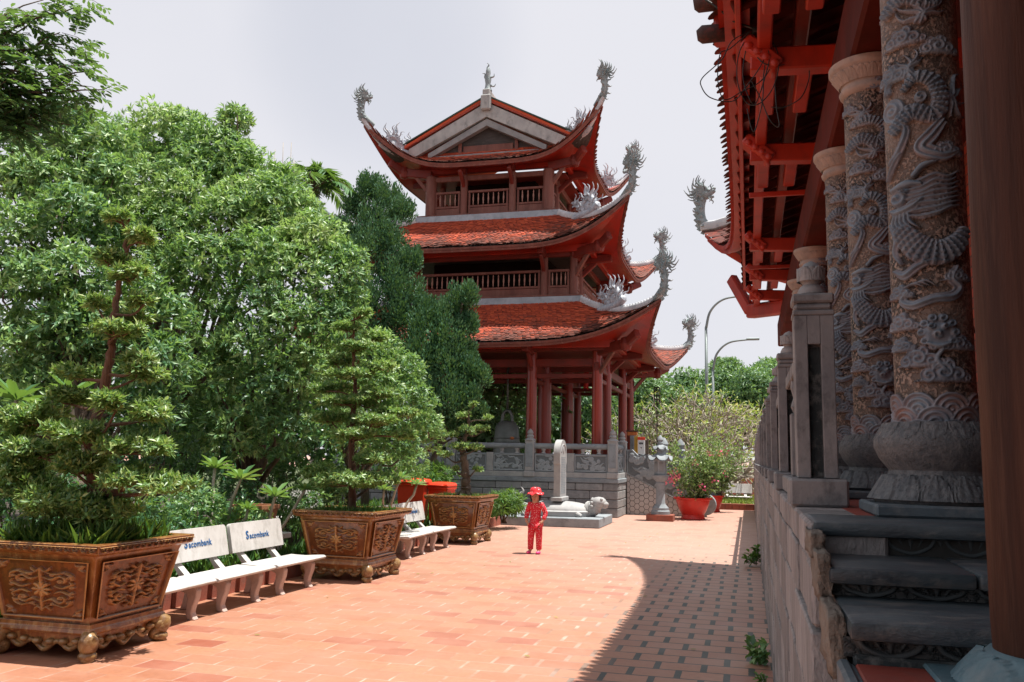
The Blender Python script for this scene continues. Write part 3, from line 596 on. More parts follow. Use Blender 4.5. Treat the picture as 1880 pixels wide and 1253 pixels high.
# cantilever beams with block ends, hip beams and diagonal struts at every tier
def carved_end(mb, tip, d, w, h):
    d = np.asarray(d, float); mb.bar(np.asarray(tip)-d*.5, tip, w, h, .02)
for Rf, xs, ys, zc in ((T3, X1, Y1, 5.6), (T2, X2, Y2, 9.1), (T1, X3, Y3, 12.5)):
    z = Rf['z0']-0.06; hx, hy = Rf['hx'], Rf['hy']
    for x in xs[1:3]:
        for sy, yy in ((-1, ys[0]), (1, ys[3])):
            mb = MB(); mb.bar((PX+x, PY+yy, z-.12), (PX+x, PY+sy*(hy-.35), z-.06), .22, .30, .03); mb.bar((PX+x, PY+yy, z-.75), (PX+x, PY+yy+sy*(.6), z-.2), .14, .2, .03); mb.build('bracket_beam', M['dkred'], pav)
    for y in ys[1:3]:
        for sxn, xx in ((-1, xs[0]), (1, xs[3])):
            mb = MB(); mb.bar((PX+xx, PY+y, z-.12), (PX+sxn*(hx-.35), PY+y, z-.06), .22, .30, .03); mb.bar((PX+xx, PY+y, z-.75), (PX+xx+sxn*.6, PY+y, z-.2), .14, .2, .03); mb.build('bracket_beam', M['dkred'], pav)
    for sxn in (-1, 1):
        for syn in (-1, 1):
            cx_, cy_ = (xs[0] if sxn < 0 else xs[3]), (ys[0] if syn < 0 else ys[3])
            A = np.array([PX+cx_, PY+cy_, z-.15]); B = np.array([PX+sxn*(hx-.55), PY+syn*(hy-.55), z-.02]); Cc = np.array([PX+sxn*(hx-.1), PY+syn*(hy-.1), z+.28])
            mb = MB(); mb.bar(A, B, .24, .34, .03); mb.bar(B, Cc, .22, .32, .05); mb.lathe([(.02, -.25), (.16, -.2), (.22, 0), (.16, .2), (.02, .25)], 10, tuple(B)); mb.build('hip_beam', M['dkred'], pav)
            d = (B-A); mb = MB(); mb.bar(A+[0, 0, -.85], A+d*.62+[0, 0, -.06], .12, .15, .02); mb.build('strut', M['brtimber'], pav)
# gable of the top roof (ridge runs away from the court)
yf = PY-3.05; zb, zr, hw = 13.42, 15.15, 3.0
def chev(half0, z0_, drop, w, y0, y1, mat, name):
    mb = MB()
    for sg in (-1, 1):
        a = (PX+sg*half0, z0_); b = (PX, z0_+drop)
        out = [(a[0], a[1]), (b[0], b[1]), (b[0], b[1]-w*1.12), (a[0]-sg*0.0, a[1]-w*0.9)]
        v = [(x, y0, z) for x, z in out]+[(x, y1, z) for x, z in out]
        mb.add(v, [(0, 1, 2, 3), (7, 6, 5, 4), (0, 4, 5, 1), (1, 5, 6, 2), (2, 6, 7, 3), (3, 7, 4, 0)])
    return mb.build(name, mat, pav)
chev(3.12, 13.72, 1.62, .50, yf-.02, yf+.18, M['gable'], 'gable_board')
chev(2.35, 13.50, 1.22, .24, yf+.05, yf+.30, M['gable2'], 'inner_moulding')
chev(3.24, 13.84, 1.66, .09, yf-.05, yf+.2, M['scallop'], 'verge_tiles')
chev(3.34, 13.93, 1.70, .055, yf-.10, yf+.2, M['green'], 'verge_cap')
mb = MB(); mb.add([(PX-2.6, yf+.35, 13.2), (PX+2.6, yf+.35, 13.2), (PX, yf+.35, 14.75)], [(0, 1, 2)]); gb = mb.build('gable_wall', M['dkwood'], pav)
mb = MB(); mb.box(PX-1.0, yf+.28, 13.45, PX+1.0, yf+.34, 13.78, .02); mb.box(PX-1.2, yf+.26, 13.38, PX-1.06, yf+.33, 14.05, .01); mb.box(PX+1.06, yf+.26, 13.38, PX+1.2, yf+.33, 14.05, .01); mb.build('wooden_panel', M['brtimber'], gb)
mb = MB(); mb.box(PX-2.5, yf+.12, 13.25, PX+2.5, yf+.33, 13.40, .02); mb.build('gable_sill', M['gable2'], pav)
mb = MB()
for sg in (-1, 1):
    v = [(PX, yf-.06, 15.6), (PX, PY+3.3, 15.6), (PX+sg*3.3, PY+3.3, 13.85), (PX+sg*3.3, yf-.06, 13.85)]
    v += [(x, y, z-.1) for x, y, z in v]; mb.add(v, [(0, 1, 2, 3), (7, 6, 5, 4), (0, 4, 5, 1), (1, 5, 6, 2), (2, 6, 7, 3), (3, 7, 4, 0)])
mb.build('upper_roof', M['tile'], pav)
mb = MB(); mb.box(PX-.14, yf-.15, 15.55, PX+.14, PY+3.3, 15.85, .03); mb.box(PX-.2, yf-.2, 15.0, PX+.2, yf+.02, 15.62, .05); rg = mb.build('main_ridge', M['gable'], pav)
mb = MB(); b_ = (PX, yf+.1, 15.85); mb.lathe([(.17, 0), (.12, .12), (.10, .3), (.13, .45), (.08, .62), (.10, .72), (.09, .85), (.02, .98)], 10, b_)
flame(mb, (PX-.05, yf+.1, 16.35), (-.5, 0, .8), .3, .05); flame(mb, (PX+.05, yf+.1, 16.3), (.5, 0, .5), .3, .05); flame(mb, (PX, yf+.1, 16.7), (-.1, 0, 1), .3, .04); flame(mb, (PX+.05, yf+.1, 16.0), (1, 0, .3), .28, .05)
mb.build('ridge_statue', M['ceram'], rg, 40)
# bell hung inside
bx = (at(930, 760, 31.2)[0], 31.3, 0)
bell = thing('bronze_bell', 'large dark bronze bell hanging inside the pavilion', 'bell', (bx[0], bx[1], 1.5))
mb = MB(); mb.lathe([(.02, 3.25), (.30, 3.2), (.42, 3.05), (.47, 2.6), (.50, 2.1), (.56, 1.75), (.66, 1.5), (.64, 1.46), (.5, 1.6)], 28, bx); bb = mb.build('bell_body', M['bronze'], bell, 40)
mb = MB(); [mb.tube([(bx[0]+r*math.cos(a), bx[1]+r*math.sin(a), z) for a in np.linspace(0, 2*PI, 29)], .02, 6) for r, z in ((.475, 2.6), (.49, 2.45), (.53, 1.95), (.6, 1.68))]; mb.build('raised_band', M['bronze'], bell, True)
mb = MB(); mb.tube(curve_pts([(bx[0]-.2, bx[1], 3.2), (bx[0]-.15, bx[1], 3.5), (bx[0], bx[1], 3.62), (bx[0]+.15, bx[1], 3.5), (bx[0]+.2, bx[1], 3.2)], 6), .06, 8); mb.tube([(bx[0], bx[1], 3.6), (bx[0], bx[1], 5.3)], .04, 8); mb.build('hanger', M['bronze'], bell, True)
pn = thing('red_pennant', 'small red cloth pennant hanging between the pavilion columns', 'pennant', tuple(at(1076, 690, 32.0)))
p0 = at(1076, 690, 32.0); mb = MB()
G = np.array([[(p0[0]+(-.12+.24*u)*(1-.3*abs(v-.5))+.02*math.sin(9*u+3*v), p0[1]+.03*math.sin(7*u+2*v), p0[2]+.55-1.0*v-(.2*(abs(u-.5)) if v > .9 else 0)) for v in np.linspace(0, 1, 8)] for u in np.linspace(0, 1, 8)])
mb.grid(G); mb.grid(G+[0, .012, 0]); mb.build('cloth', M['potred'], pn, True)
mb = MB(); mb.tube([p0+[0, 0, .55], [p0[0], p0[1], 5.0]], .012, 5); mb.build('cord', M['potred'], pn)
# ------------------------------------------------------------ carved relief (height fields turned into real geometry)
class Rel:
    def __init__(s, u0, u1, nu, v0, v1, nv, per=None):
        s.u = np.linspace(u0, u1, nu); s.v = np.linspace(v0, v1, nv); s.H = np.zeros((nv, nu)); s.K = np.zeros((nv, nu)); s.per = per
    def win(s, cu, cv, r):
        j0, j1 = np.searchsorted(s.v, cv-r), np.searchsorted(s.v, cv+r)
        if s.per is None:
            i0, i1 = np.searchsorted(s.u, cu-r), np.searchsorted(s.u, cu+r); return slice(j0, j1), slice(i0, i1)
        return slice(j0, j1), slice(0, len(s.u))
    def dU(s, U, cu):
        d = U-cu
        return d if s.per is None else (d+s.per/2) % s.per-s.per/2
    def put(s, w, h, k=None, add=False):
        J, I = w; a = s.H[J, I]; m = h > a if not add else np.abs(h) > 0
        s.H[J, I] = np.where(m, h, a) if not add else a+h
        kk = (h > 1e-4)*1.0 if k is None else k; s.K[J, I] = np.maximum(s.K[J, I], kk) if not add else s.K[J, I]
    def spiral(s, cu, cv, r, h, turns=2.2, sgn=1, dome=0.6):
        w = s.win(cu, cv, r*1.1); U, V = np.meshgrid(s.u[w[1]], s.v[w[0]]); dx = s.dU(U, cu); dy = V-cv; d = np.hypot(dx, dy); a = np.arctan2(dy, dx)*sgn
        g = 0.5+0.5*np.cos(2*PI*(d/r*turns)-a); e = smoothstep(r-d, 0, r*0.18)
        s.put(w, e*h*(0.45+dome*0.3*(1-np.clip(d/r, 0, 1)**2)+0.4*g), e)
    def stroke(s, P, wd, h, groove=0, scales=0.0, n=8):
        P = curve_pts(P, n); m = len(P); wd = np.interp(np.linspace(0, 1, m), np.linspace(0, 1, len(np.atleast_1d(wd))), np.atleast_1d(wd)); wm = wd.max()
        c = (P.max(0)+P.min(0))/2; r = np.abs(P-c).max()+wm*1.2; w = s.win(c[0], c[1], r)
        U, V = np.meshgrid(s.u[w[1]], s.v[w[0]])
        if U.size == 0: return
        best = np.full(U.shape, 9.0); sd = np.zeros(U.shape); al = np.zeros(U.shape); T = np.gradient(P, axis=0); seg = np.concatenate([[0], np.cumsum(np.hypot(*np.diff(P, axis=0).T))])
        for i in range(m):
            dx = s.dU(U, P[i, 0]); dy = V-P[i, 1]; d = np.hypot(dx, dy)/max(wd[i], 1e-4); q = d < best; best[q] = d[q]
            tl = np.hypot(*T[i])+1e-9; cr = (dx*T[i, 1]-dy*T[i, 0])/tl; dt = (dx*T[i, 0]+dy*T[i, 1])/tl; sd[q] = (cr/max(wd[i], 1e-4))[q]; al[q] = (seg[i]+dt)[q]
        e = smoothstep(1-best, 0, 0.25); hh = h*(0.45+0.55*np.sqrt(np.clip(1-best**2, 0, 1)))
        if groove: hh = hh*(0.80+0.20*np.cos(sd*PI*groove))
        if scales:
            row = np.floor(al/scales); fx = (sd*wm/scales*1.0+0.5*(row % 2)) % 1-0.5; fy = (al/scales) % 1
            hh = hh*(0.62+0.5*smoothstep(np.hypot(fx, (fy-0.05)*0.85), 0.56, 0.40)*(1-0.5*fy))
        s.put(w, e*hh, e)
    def cloud(s, cu, cv, r, h):
        for du, dv, k, g in ((0, 0, 1, 1), (-1.1, -.25, .75, -1), (1.1, -.2, .8, 1), (.45, .7, .65, -1), (-.6, .55, .55, 1), (1.9, -.45, .5, 1)): s.spiral(cu+du*r, cv+dv*r, r*k, h*(.75+.25*k), 1.7, g)
        s.stroke([(cu-2.2*r, cv-.75*r), (cu, cv-.62*r), (cu+2.4*r, cv-.8*r)], [.1*r, .35*r, .1*r], h*.8)
    def flames(s, cu, cv, L, n, h, a0, a1, w=.012, rnd=None):
        for i in range(n):
            a = a0+(a1-a0)*i/max(1, n-1); q = np.array([math.cos(a), math.sin(a)]); p = np.array([-q[1], q[0]]); l = L*(0.75+0.4*((i*37) % 10)/10)
            s.stroke([np.array([cu, cv])+q*l*t+p*l*.16*math.sin(t*5.2+i) for t in (0, .25, .5, .75, 1)], [w, w*1.1, w*.8, w*.5, .001], h, 2)
    def waves(s, v0, v1, r, h):
        per = s.per or (s.u[-1]-s.u[0]); n = int(per/r)
        for k in range(int((v1-v0)/(r*.55)), -1, -1):
            for i in range(n+1):
                cu = s.u[0]+(i+.5*(k % 2))*per/n; cv = v0+k*r*.55; w = s.win(cu, cv, r*.8); U, V = np.meshgrid(s.u[w[1]], s.v[w[0]]); dx = s.dU(U, cu); d = np.hypot(dx, V-cv+.35*r)/(r*.78)
                e = smoothstep(1-d, 0, .12); m = e > 0.5; a = s.H[w]; a[m] = (h*(.5+.25*np.cos(d*PI*7)+.1*k/8))[m]; s.H[w] = a; kk = s.K[w]; kk[m] = 1; s.K[w] = kk
def setattr_f(o, name, arr):
    a = o.data.attributes.new(name, 'FLOAT', 'POINT'); a.data.foreach_set('value', np.asarray(arr, float).ravel())

def reliefmat(name, ground1, ground2, raised1, raised2, edge, rough=0.7, pit=0.6, pits=90, coat=0.0):
    m, t, p, o = newmat(name); P = nd(t, 'ShaderNodeTexCoord').outputs['Object']
    k = nd(t, 'ShaderNodeAttribute', attribute_name='raised').outputs['Fac']; h = nd(t, 'ShaderNodeAttribute', attribute_name='hgt').outputs['Fac']
    pn = ramp(t, noise(t, P, pits, 3, 0.6), 0.46, 0.58)
    g = mixc(t, pn, ground2, ground1); g = mixc(t, ramp(t, noise(t, P, 5, 4), .4, .7), g, tuple(x*.7 for x in ground1))
    r = mixc(t, ramp(t, noise(t, P, 7, 5, .65), .38, .66), raised1, raised2)
    low = mth(t, 'MULTIPLY', mth(t, 'MULTIPLY', k, mth(t, 'SUBTRACT', 1.0, h)), ramp(t, noise(t, P, 4, 3), .35, .6))
    r = mixc(t, low, r, edge)
    t.links.new(mixc(t, ramp(t, k, .3, .7), g, r), p.inputs['Base Color']); p.inputs['Roughness'].default_value = rough; p.inputs['Specular IOR Level'].default_value = 0.4; p.inputs['Coat Weight'].default_value = coat
    bh = mth(t, 'MULTIPLY', pn, mth(t, 'SUBTRACT', 1.0, k)); bh = mth(t, 'ADD', bh, mth(t, 'MULTIPLY', noise(t, P, 60, 4), .4))
    bump(t, p, bh, pit, 0.006)
    return m
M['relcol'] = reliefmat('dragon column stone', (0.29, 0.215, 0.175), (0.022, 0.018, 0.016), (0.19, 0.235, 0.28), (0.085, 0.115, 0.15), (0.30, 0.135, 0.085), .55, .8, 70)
M['relstone'] = reliefmat('carved terrace panel stone', (0.17, 0.19, 0.20), (0.12, 0.135, 0.145), (0.31, 0.34, 0.36), (0.24, 0.27, 0.29), (0.2, 0.22, 0.23), 0.8, .3)
M['relriser'] = reliefmat('stained lotus riser', (0.028, 0.034, 0.036), (0.10, 0.10, 0.098), (0.075, 0.09, 0.095), (0.05, 0.06, 0.065), (0.05, 0.06, 0.06), .7, .6, 60)
M['relplant'] = reliefmat('glazed planter relief', (0.21, 0.068, 0.018), (0.12, 0.04, 0.013), (0.44, 0.24, 0.08), (0.30, 0.13, 0.04), (0.13, 0.045, 0.016), 0.28, .25, 12, .25)

# the dragon pattern: half the column's girth, carved twice around it
def column_relief(r):
    half = PI*r; R_ = Rel(0, half, 150, 1.98, 4.00, 620, per=half); h = .023
    U = lambda px: half/2+(px-1706)/480.0
    Z = lambda y: 2.703+(450-y)*.00201
    st = lambda pts, w, hh=h, **k: R_.stroke([(U(a), Z(b)) for a, b in pts], [x/480 for x in np.atleast_1d(w)], hh, **k)
    R_.waves(1.98, 2.14, .085, h*.9)
    for px, y, rr in ((1685, 665, 17), (1720, 690, 19), (1655, 600, 15), (1745, 640, 13), (1655, 640, 12), (1680, 70, 17), (1735, 95, 16), (1655, 135, 16), (1690, -60, 18), (1740, -160, 18), (1660, -200, 15), (1700, -290, 18), (1650, -100, 13), (1752, -20, 14), (1748, 520, 11), (1655, 545, 12), (1740, 290, 13)): R_.cloud(U(px), Z(y), rr/480, h)
    R_.spiral(U(1658), Z(205), 26/480, h*1.1, 2.4); R_.spiral(U(1705), Z(190), 11/480, h*1.3, 1.2, -1)
    st([(1650, 300), (1665, 285), (1680, 250), (1672, 225)], [9, 10, 8, 3], groove=2); st([(1640, 330), (1655, 305), (1668, 290)], [4, 8, 5], groove=2)
    # coils with scales
    st([(1660, 240), (1690, 215), (1720, 225), (1735, 205), (1728, 165), (1700, 150), (1680, 170)], [13, 17, 17, 17, 15, 12, 6], h*1.25, scales=.018)
    st([(1735, 240), (1720, 262), (1705, 285), (1735, 300), (1762, 290)], [10, 14, 16, 14, 5], h*1.1, groove=3)
    R_.flames(U(1690), Z(145), .10, 5, h, 1.1, 2.3); R_.flames(U(1745), Z(190), .11, 5, h*.9, -1.2, .9); R_.flames(U(1650), Z(165), .08, 3, h, 1.2, 1.9)
    # head with flowing beard and horns
    R_.spiral(U(1662), Z(372), 17/480, h*1.3, 1.3); st([(1648, 392), (1662, 398), (1684, 392), (1700, 380)], [5, 11, 10, 4], h*1.3, groove=2); st([(1655, 355), (1680, 348), (1700, 352)], [5, 8, 3], h*1.4)
    R_.spiral(U(1676), Z(362), 6/480, h*1.9, 1)
    for i in range(8): st([(1676+i, 352+i*8), (1700, 345+i*9+4*math.sin(i)), (1722, 336+i*10), (1742, 340+i*8), (1762, 328+i*9)], [4, 6, 5, 4, 1], h*1.05, groove=2)
    for i in range(5): st([(1655+i*6, 402), (1650+i*8, 418), (1660+i*9, 432)], [3, 4, 1], h)
    st([(1690, 335), (1705, 318), (1728, 312)], [5, 6, 1], h*1.2); st([(1645, 420), (1655, 445), (1650, 470), (1662, 492)], [8, 9, 7, 3], groove=2)
    st([(1668, 440), (1695, 470), (1725, 478), (1752, 462), (1765, 440)], [22, 27, 25, 20, 12], h*1.25, scales=.021)
    st([(1650, 505), (1668, 514), (1690, 500), (1712, 492), (1730, 496)], [6, 10, 9, 7, 3], groove=2)
    st([(1672, 545), (1662, 560), (1680, 570), (1712, 560), (1740, 556), (1752, 540), (1740, 525), (1748, 505)], [5, 9, 9, 9, 10, 10, 9, 5], groove=2)
    for i in range(3): R_.stroke([(U(1668+9*i), Z(536-3*i)), (U(1684+9*i), Z(532-2*i)), (U(1702+8*i), Z(540))], [.004, .006, .001], h*.8)
    # lion mask
    R_.spiral(U(1715), Z(622), 25/480, h*.9, .8, 1, .9)
    for a in np.linspace(0, 2*PI, 11)[:-1]: R_.spiral(U(1715+24*math.cos(a)), Z(620-26*math.sin(a)), 8/480, h*1.1, 1.2)
    for dx in (-9, 9): R_.spiral(U(1715+dx), Z(610), 6/480, h*1.9, 1)
    R_.spiral(U(1715), Z(624), 8/480, h*1.8, .6); st([(1700, 640), (1715, 645), (1730, 640)], [3, 5, 3], h*1.5); st([(1720, 650), (1712, 668), (1726, 690)], [4, 5, 3]);
    for y in (-20, -250): # upper coil
        st([(1650, y+30), (1685, y+10), (1725, y+25), (1745, y-10), (1710, y-40), (1670, y-30)], [12, 18, 18, 16, 13, 5], h*1.2, scales=.018); R_.flames(U(1690), Z(y-45), .1, 5, h, .8, 2.4)
    R_.flames(U(1712), Z(45), .12, 6, h*.9, .6, 2.6)
    return R_
CR = .135
CREL = column_relief(CR)
def dragon_column_mesh():
    H = np.concatenate([CREL.H, CREL.H], 1)[:, :]; K = np.concatenate([CREL.K, CREL.K], 1); nv, n = H.shape
    a = np.arange(n)*2*PI/n; z = CREL.v; G = np.zeros((nv, n, 3)); rr = CR*(1-0.03*((z-1.98)/2.0))[:, None]+H
    G[:, :, 0] = rr*np.cos(a); G[:, :, 1] = rr*np.sin(a); G[:, :, 2] = z[:, None]
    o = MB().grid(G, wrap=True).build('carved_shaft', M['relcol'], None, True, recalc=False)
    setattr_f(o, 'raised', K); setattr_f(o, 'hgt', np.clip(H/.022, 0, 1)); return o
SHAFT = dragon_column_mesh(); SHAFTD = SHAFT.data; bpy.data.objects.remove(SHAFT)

# ------------------------------------------------------------ temple on the right
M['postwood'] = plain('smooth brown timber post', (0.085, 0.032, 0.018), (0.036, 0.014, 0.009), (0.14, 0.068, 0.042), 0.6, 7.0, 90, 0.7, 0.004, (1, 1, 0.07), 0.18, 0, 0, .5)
M['basest2'] = plain('blue green lotus stone', (0.10, 0.175, 0.205), (0.06, 0.115, 0.14), (0.20, 0.22, 0.22), 0.55, 6, 60, 0.35, 0.005)
M['budst'] = plain('lotus bud stone', (0.30, 0.275, 0.265), (0.20, 0.21, 0.22), (0.10, 0.12, 0.13), 0.7, 7, 60, 0.35, 0.005)
M['tiledk'] = plain('dark burnt tile', (0.06, 0.028, 0.024), (0.035, 0.02, 0.018), (0.20, 0.03, 0.02), 0.75, 6, 40, 0.5)
TF = 1.72
tt_ = thing('temple_terrace', 'raised temple terrace with tooled grey stone block wall on the right', 'terrace', (0.2, 10, 0))
cz = [0.0, .30, .58, .86, 1.14, 1.40, 1.60]
mb = MB()
for i in range(len(cz)-1):
    y = 2.87+(.25 if i % 2 else 0)*1.0
    if i % 2: mb.box(.172+rng.uniform(0, .01), 2.87, cz[i]+.006, .40, y-.008, cz[i+1]-.006, .012).tint()
    while y < 36:
        L = .52*rng.uniform(.85, 1.15); y2 = min(y+L, 36.0); mb.box(.170+rng.uniform(0, .014), y+.007, cz[i]+.009, .40, y2-.007, cz[i+1]-.009, .006).tint(); y = y2
mb.build('retaining_wall', M['wallblk'], tt_)
mb = MB(); y = 2.87
while y < 36:
    L = .26*rng.uniform(.85, 1.2); mb.box(.165+rng.uniform(0, .01), y+.004, 1.605, .40, y+L-.006, TF, .010).tint(); y += L
mb.build('coping', M['wallblk'], tt_)
mb = MB(); mb.box(.23, 2.9, -.1, 9, 36, 1.69); mb.build('core', M['joint'], tt_)
mb = MB(); mb.box(.36, 2.98, 1.695, 9, 36, TF+.002); mb.build('floor', M['floorred'], tt_)
# steps
st_ = thing('stone_steps', 'dark blue-grey stone steps with carved lotus risers beside the round timber post', 'steps', (1.2, 2.5, 1.4))
def riser_rel(y, z0, z1):
    R_ = Rel(.2, 2.6, 700, z0, z1, 26); hz = z1-z0
    for i in range(15):
        cu = .30+i*.165
        R_.stroke([(cu-.07, z1), (cu-.05, z0+hz*.45), (cu, z0+hz*.12), (cu+.05, z0+hz*.45), (cu+.07, z1)], [.007]*3, .010); R_.stroke([(cu, z1), (cu, z0+hz*.35)], [.012, .002], .008); R_.stroke([(cu-.035, z1), (cu-.02, z0+hz*.45)], [.007, .002], .007); R_.stroke([(cu+.035, z1), (cu+.02, z0+hz*.45)], [.007, .002], .007)
        R_.stroke([(cu+.083, z1-.0), (cu+.083, z0+hz*.6)], [.015, .003], .007)
    G = np.zeros(R_.H.shape+(3,)); G[:, :, 0] = R_.u; G[:, :, 1] = y-R_.H; G[:, :, 2] = R_.v[:, None]; return G
steps = [(2.87, TF), (2.50, 1.625), (2.15, 1.548)]
for i, (y, z) in enumerate(steps):
    zn = steps[i+1][1] if i < 2 else 1.462
    mb = MB(); x0 = .185+.012*i
    cuts = [x0, 3.0] if i != 1 else [x0, .555, 3.0]
    for a, b in zip(cuts[:-1], cuts[1:]): mb.box(a+.002, y-.012, z-.040, b-.002, y+.42, z+.003, .012, 2)
    mb.build('tread', M['steps'], st_, 40)
    G = riser_rel(y+.035, zn+.004, z-.038); o = MB().grid(G).build('riser_carving', M['relriser'], st_, True, recalc=False); hh = (y+.035)-G[:, :, 1]; setattr_f(o, 'raised', (hh > .002)*1.0); setattr_f(o, 'hgt', np.clip(hh/.01, 0, 1)); mb = MB(); mb.box(.22, y+.042, zn-.03, 3.0, y+.4, z-.041); mb.build('riser', M['stepdk'], st_)
mb = MB(); mb.box(.22, 2.165, 1.445, 3, 2.30, 1.472, .006); mb.build('plinth', M['stepdk'], st_)
for (y0, z0, z1, dx) in ((2.86, 1.63, 1.70, 0), (2.70, 1.54, 1.66, .004), (2.40, 1.41, 1.55, .006)):
    mb = MB(); b = bmesh.new(); bmesh.ops.create_cube(b, size=1); bmesh.ops.subdivide_edges(b, edges=b.edges[:], cuts=4, use_grid_fill=True)
    for v in b.verts: v.co = (.168+dx+(v.co.x+.5)*.035+rng.uniform(-.004, .004), y0-.2+(v.co.y+.5)*.30+rng.uniform(-.006, .006), z0+(v.co.z+.5)*(z1-z0)+rng.uniform(-.004, .004))
    mb.bm(b); mb.build('rough_end', M['tanrock'], st_, True)
ld = thing('stair_landing', 'red tiled landing with blue-grey stone edging below the steps', 'landing', (1.2, 1.6, 1.3))
mb = MB(); mb.box(.185, .7, 0, .215, 2.2, 1.458, .008); mb.build('edging', M['basest'], ld)
mb = MB(); mb.box(.2155, .7, 0, 3, 2.2, 1.446); mb.build('bed', M['basest'], ld)
mb = MB()
for i in range(9):
    for j in range(5): mb.box(.222+i*.302, .72+j*.29, 1.446, .222+i*.302+.292, .72+j*.29+.28, 1.457, .004)
mb.build('tiles', M['floorred'], ld)
# hall
hall = thing('temple_hall', 'temple hall with dragon-carved stone columns under deep red eaves', 'temple', (2.2, 8.5, TF))
TR = dict(cx=4.1, cy=4.15, hx=4.22, hy=13.0, ext=.62, tx=.6, ty=9.0, z0=5.28, z1=8.4, lift=1.25, p=7, pw=1.2)
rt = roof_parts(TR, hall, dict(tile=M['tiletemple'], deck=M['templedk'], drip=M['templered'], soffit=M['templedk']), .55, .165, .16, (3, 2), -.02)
for k, sg in ((2, 1), (3, -1)):
    pass
hp = hip_path(TR, 2, 1, .9); mb = MB(); mb.tube(hp, np.linspace(.13, .11, len(hp)), 8, .8); mb.build('hip_ridge', M['mortar'], rt, 40)
d = hp[-1]-hp[-5]; finial(DRAG, 'dragon_finial', rt, hp[-1]+np.array([0, 0, .03]), math.atan2(d[1], d[0])+.5, .66)
q = hp[7]; mb = MB(); mb.tube(curve_pts([q+[-.05, 0, .05], q+[-.22, -.2, .35], q+[-.1, -.2, .62], q+[.12, -.1, .6]], 6), np.linspace(.08, .04, 19), 8); mb.build('scroll_tail', M['ceram'], rt, True)
COLS = [(.655, 3.44), (.675, 4.94), (.69, 6.38), (.69, 9.3), (.69, 10.9)]
def petals(mb, c, r0, r1, z0, z1, n, lift=.012):
    "closed ring of carved lotus petals (tips towards r1, z1), a second row showing between them"
    nt_, nv = n*20, 18; th = np.arange(nt_)*2*PI/nt_; v = np.linspace(0, 1, nv)[:, None]; H = np.zeros((nv, nt_))
    for off, k in ((.5, .55), (0, 1.0)):
        u = ((th*n/(2*PI)+off+.5) % 1-.5)*2; w = np.sqrt(np.clip(1-v**2.4, 0, 1))*.97+1e-4; q = np.abs(u)[None, :]/w
        h = np.where(q < 1, k*(.55+.45*np.sqrt(np.clip(1-q**2, 0, 1)))+.14*k*np.cos(q*3*PI)*(v > .15), 0); h = np.where((q < 1) & (q > .86), k*1.05, h); H = np.maximum(H, h)
    bul = 1+.0*v; r = r0+(r1-r0)*v+H*lift; G = np.zeros((nv, nt_, 3)); G[:, :, 0] = c[0]+r*np.cos(th); G[:, :, 1] = c[1]+r*np.sin(th); G[:, :, 2] = c[2]+z0+(z1-z0)*v+0*r
    mb.grid(G, wrap=True)
def dragon_column(x, y, top=True):
    cl = bpy.data.objects.new('dragon_column', None); COL.objects.link(cl); cl.parent = hall; cl.location = Vector((x, y, TF))-Vector(ORG[hall.name]); ORG[cl.name] = (x, y, TF)
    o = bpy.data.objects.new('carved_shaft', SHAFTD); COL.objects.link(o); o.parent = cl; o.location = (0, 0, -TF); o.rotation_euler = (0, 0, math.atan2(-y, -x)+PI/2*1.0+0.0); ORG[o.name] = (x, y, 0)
    mb = MB(); mb.box(x-.245, y-.245, TF+.003, x+.245, y+.245, TF+.045, .008); mb.build('plinth', M['basest'], cl)
    z = TF+.045; mb = MB(); mb.lathe([(.215, 0), (.225, .012), (.215, .03), (.17, .10), (.165, .115), (.172, .125), (.195, .155), (.213, .195), (.213, .225), (.195, .255), (.165, .275), (.158, .285)], 48, (x, y, z)); petals(mb, (x, y, z), .226, .172, .014, .100, 14, .016); petals(mb, (x, y, z), .172, .206, .283, .222, 14, .010)
    mb.build('lotus_base', M['relbase'], cl, 50)
    mb = MB(); mb.lathe([(.158, .28), (.18, .285), (.19, .30), (.18, .315), (.15, .32), (.143, .33)], 48, (x, y, z-.06)); mb.build('ring_moulding', M['basest'], cl, 50)
    mb = MB(); mb.lathe([(.128, 3.985), (.137, 3.99), (.15, 4.005), (.155, 4.02), (.146, 4.035), (.142, 4.05), (.158, 4.075), (.185, 4.115), (.200, 4.13), (.206, 4.14), (.206, 4.165), (.1, 4.168)], 48, (x, y, -.09)); petals(mb, (x, y, -.09), .147, .190, 4.055, 4.118, 20, .006)
    mb.build('capital', M['relcap'], cl, 50)
M['relbase'] = plain('pitted column base granite', (0.15, 0.155, 0.16), (0.075, 0.085, 0.095), (0.02, 0.02, 0.02), 0.7, 26.0, 110, 0.9, 0.006, (1, 1, 1), 0.4, 0, 0, 0.7)
M['relcap'] = plain('warm grey capital', (0.36, 0.27, 0.225), (0.25, 0.20, 0.175), (0.16, 0.15, 0.15), 0.75, 9, 60, 0.4, 0.006)
for x, y in COLS: dragon_column(x, y)
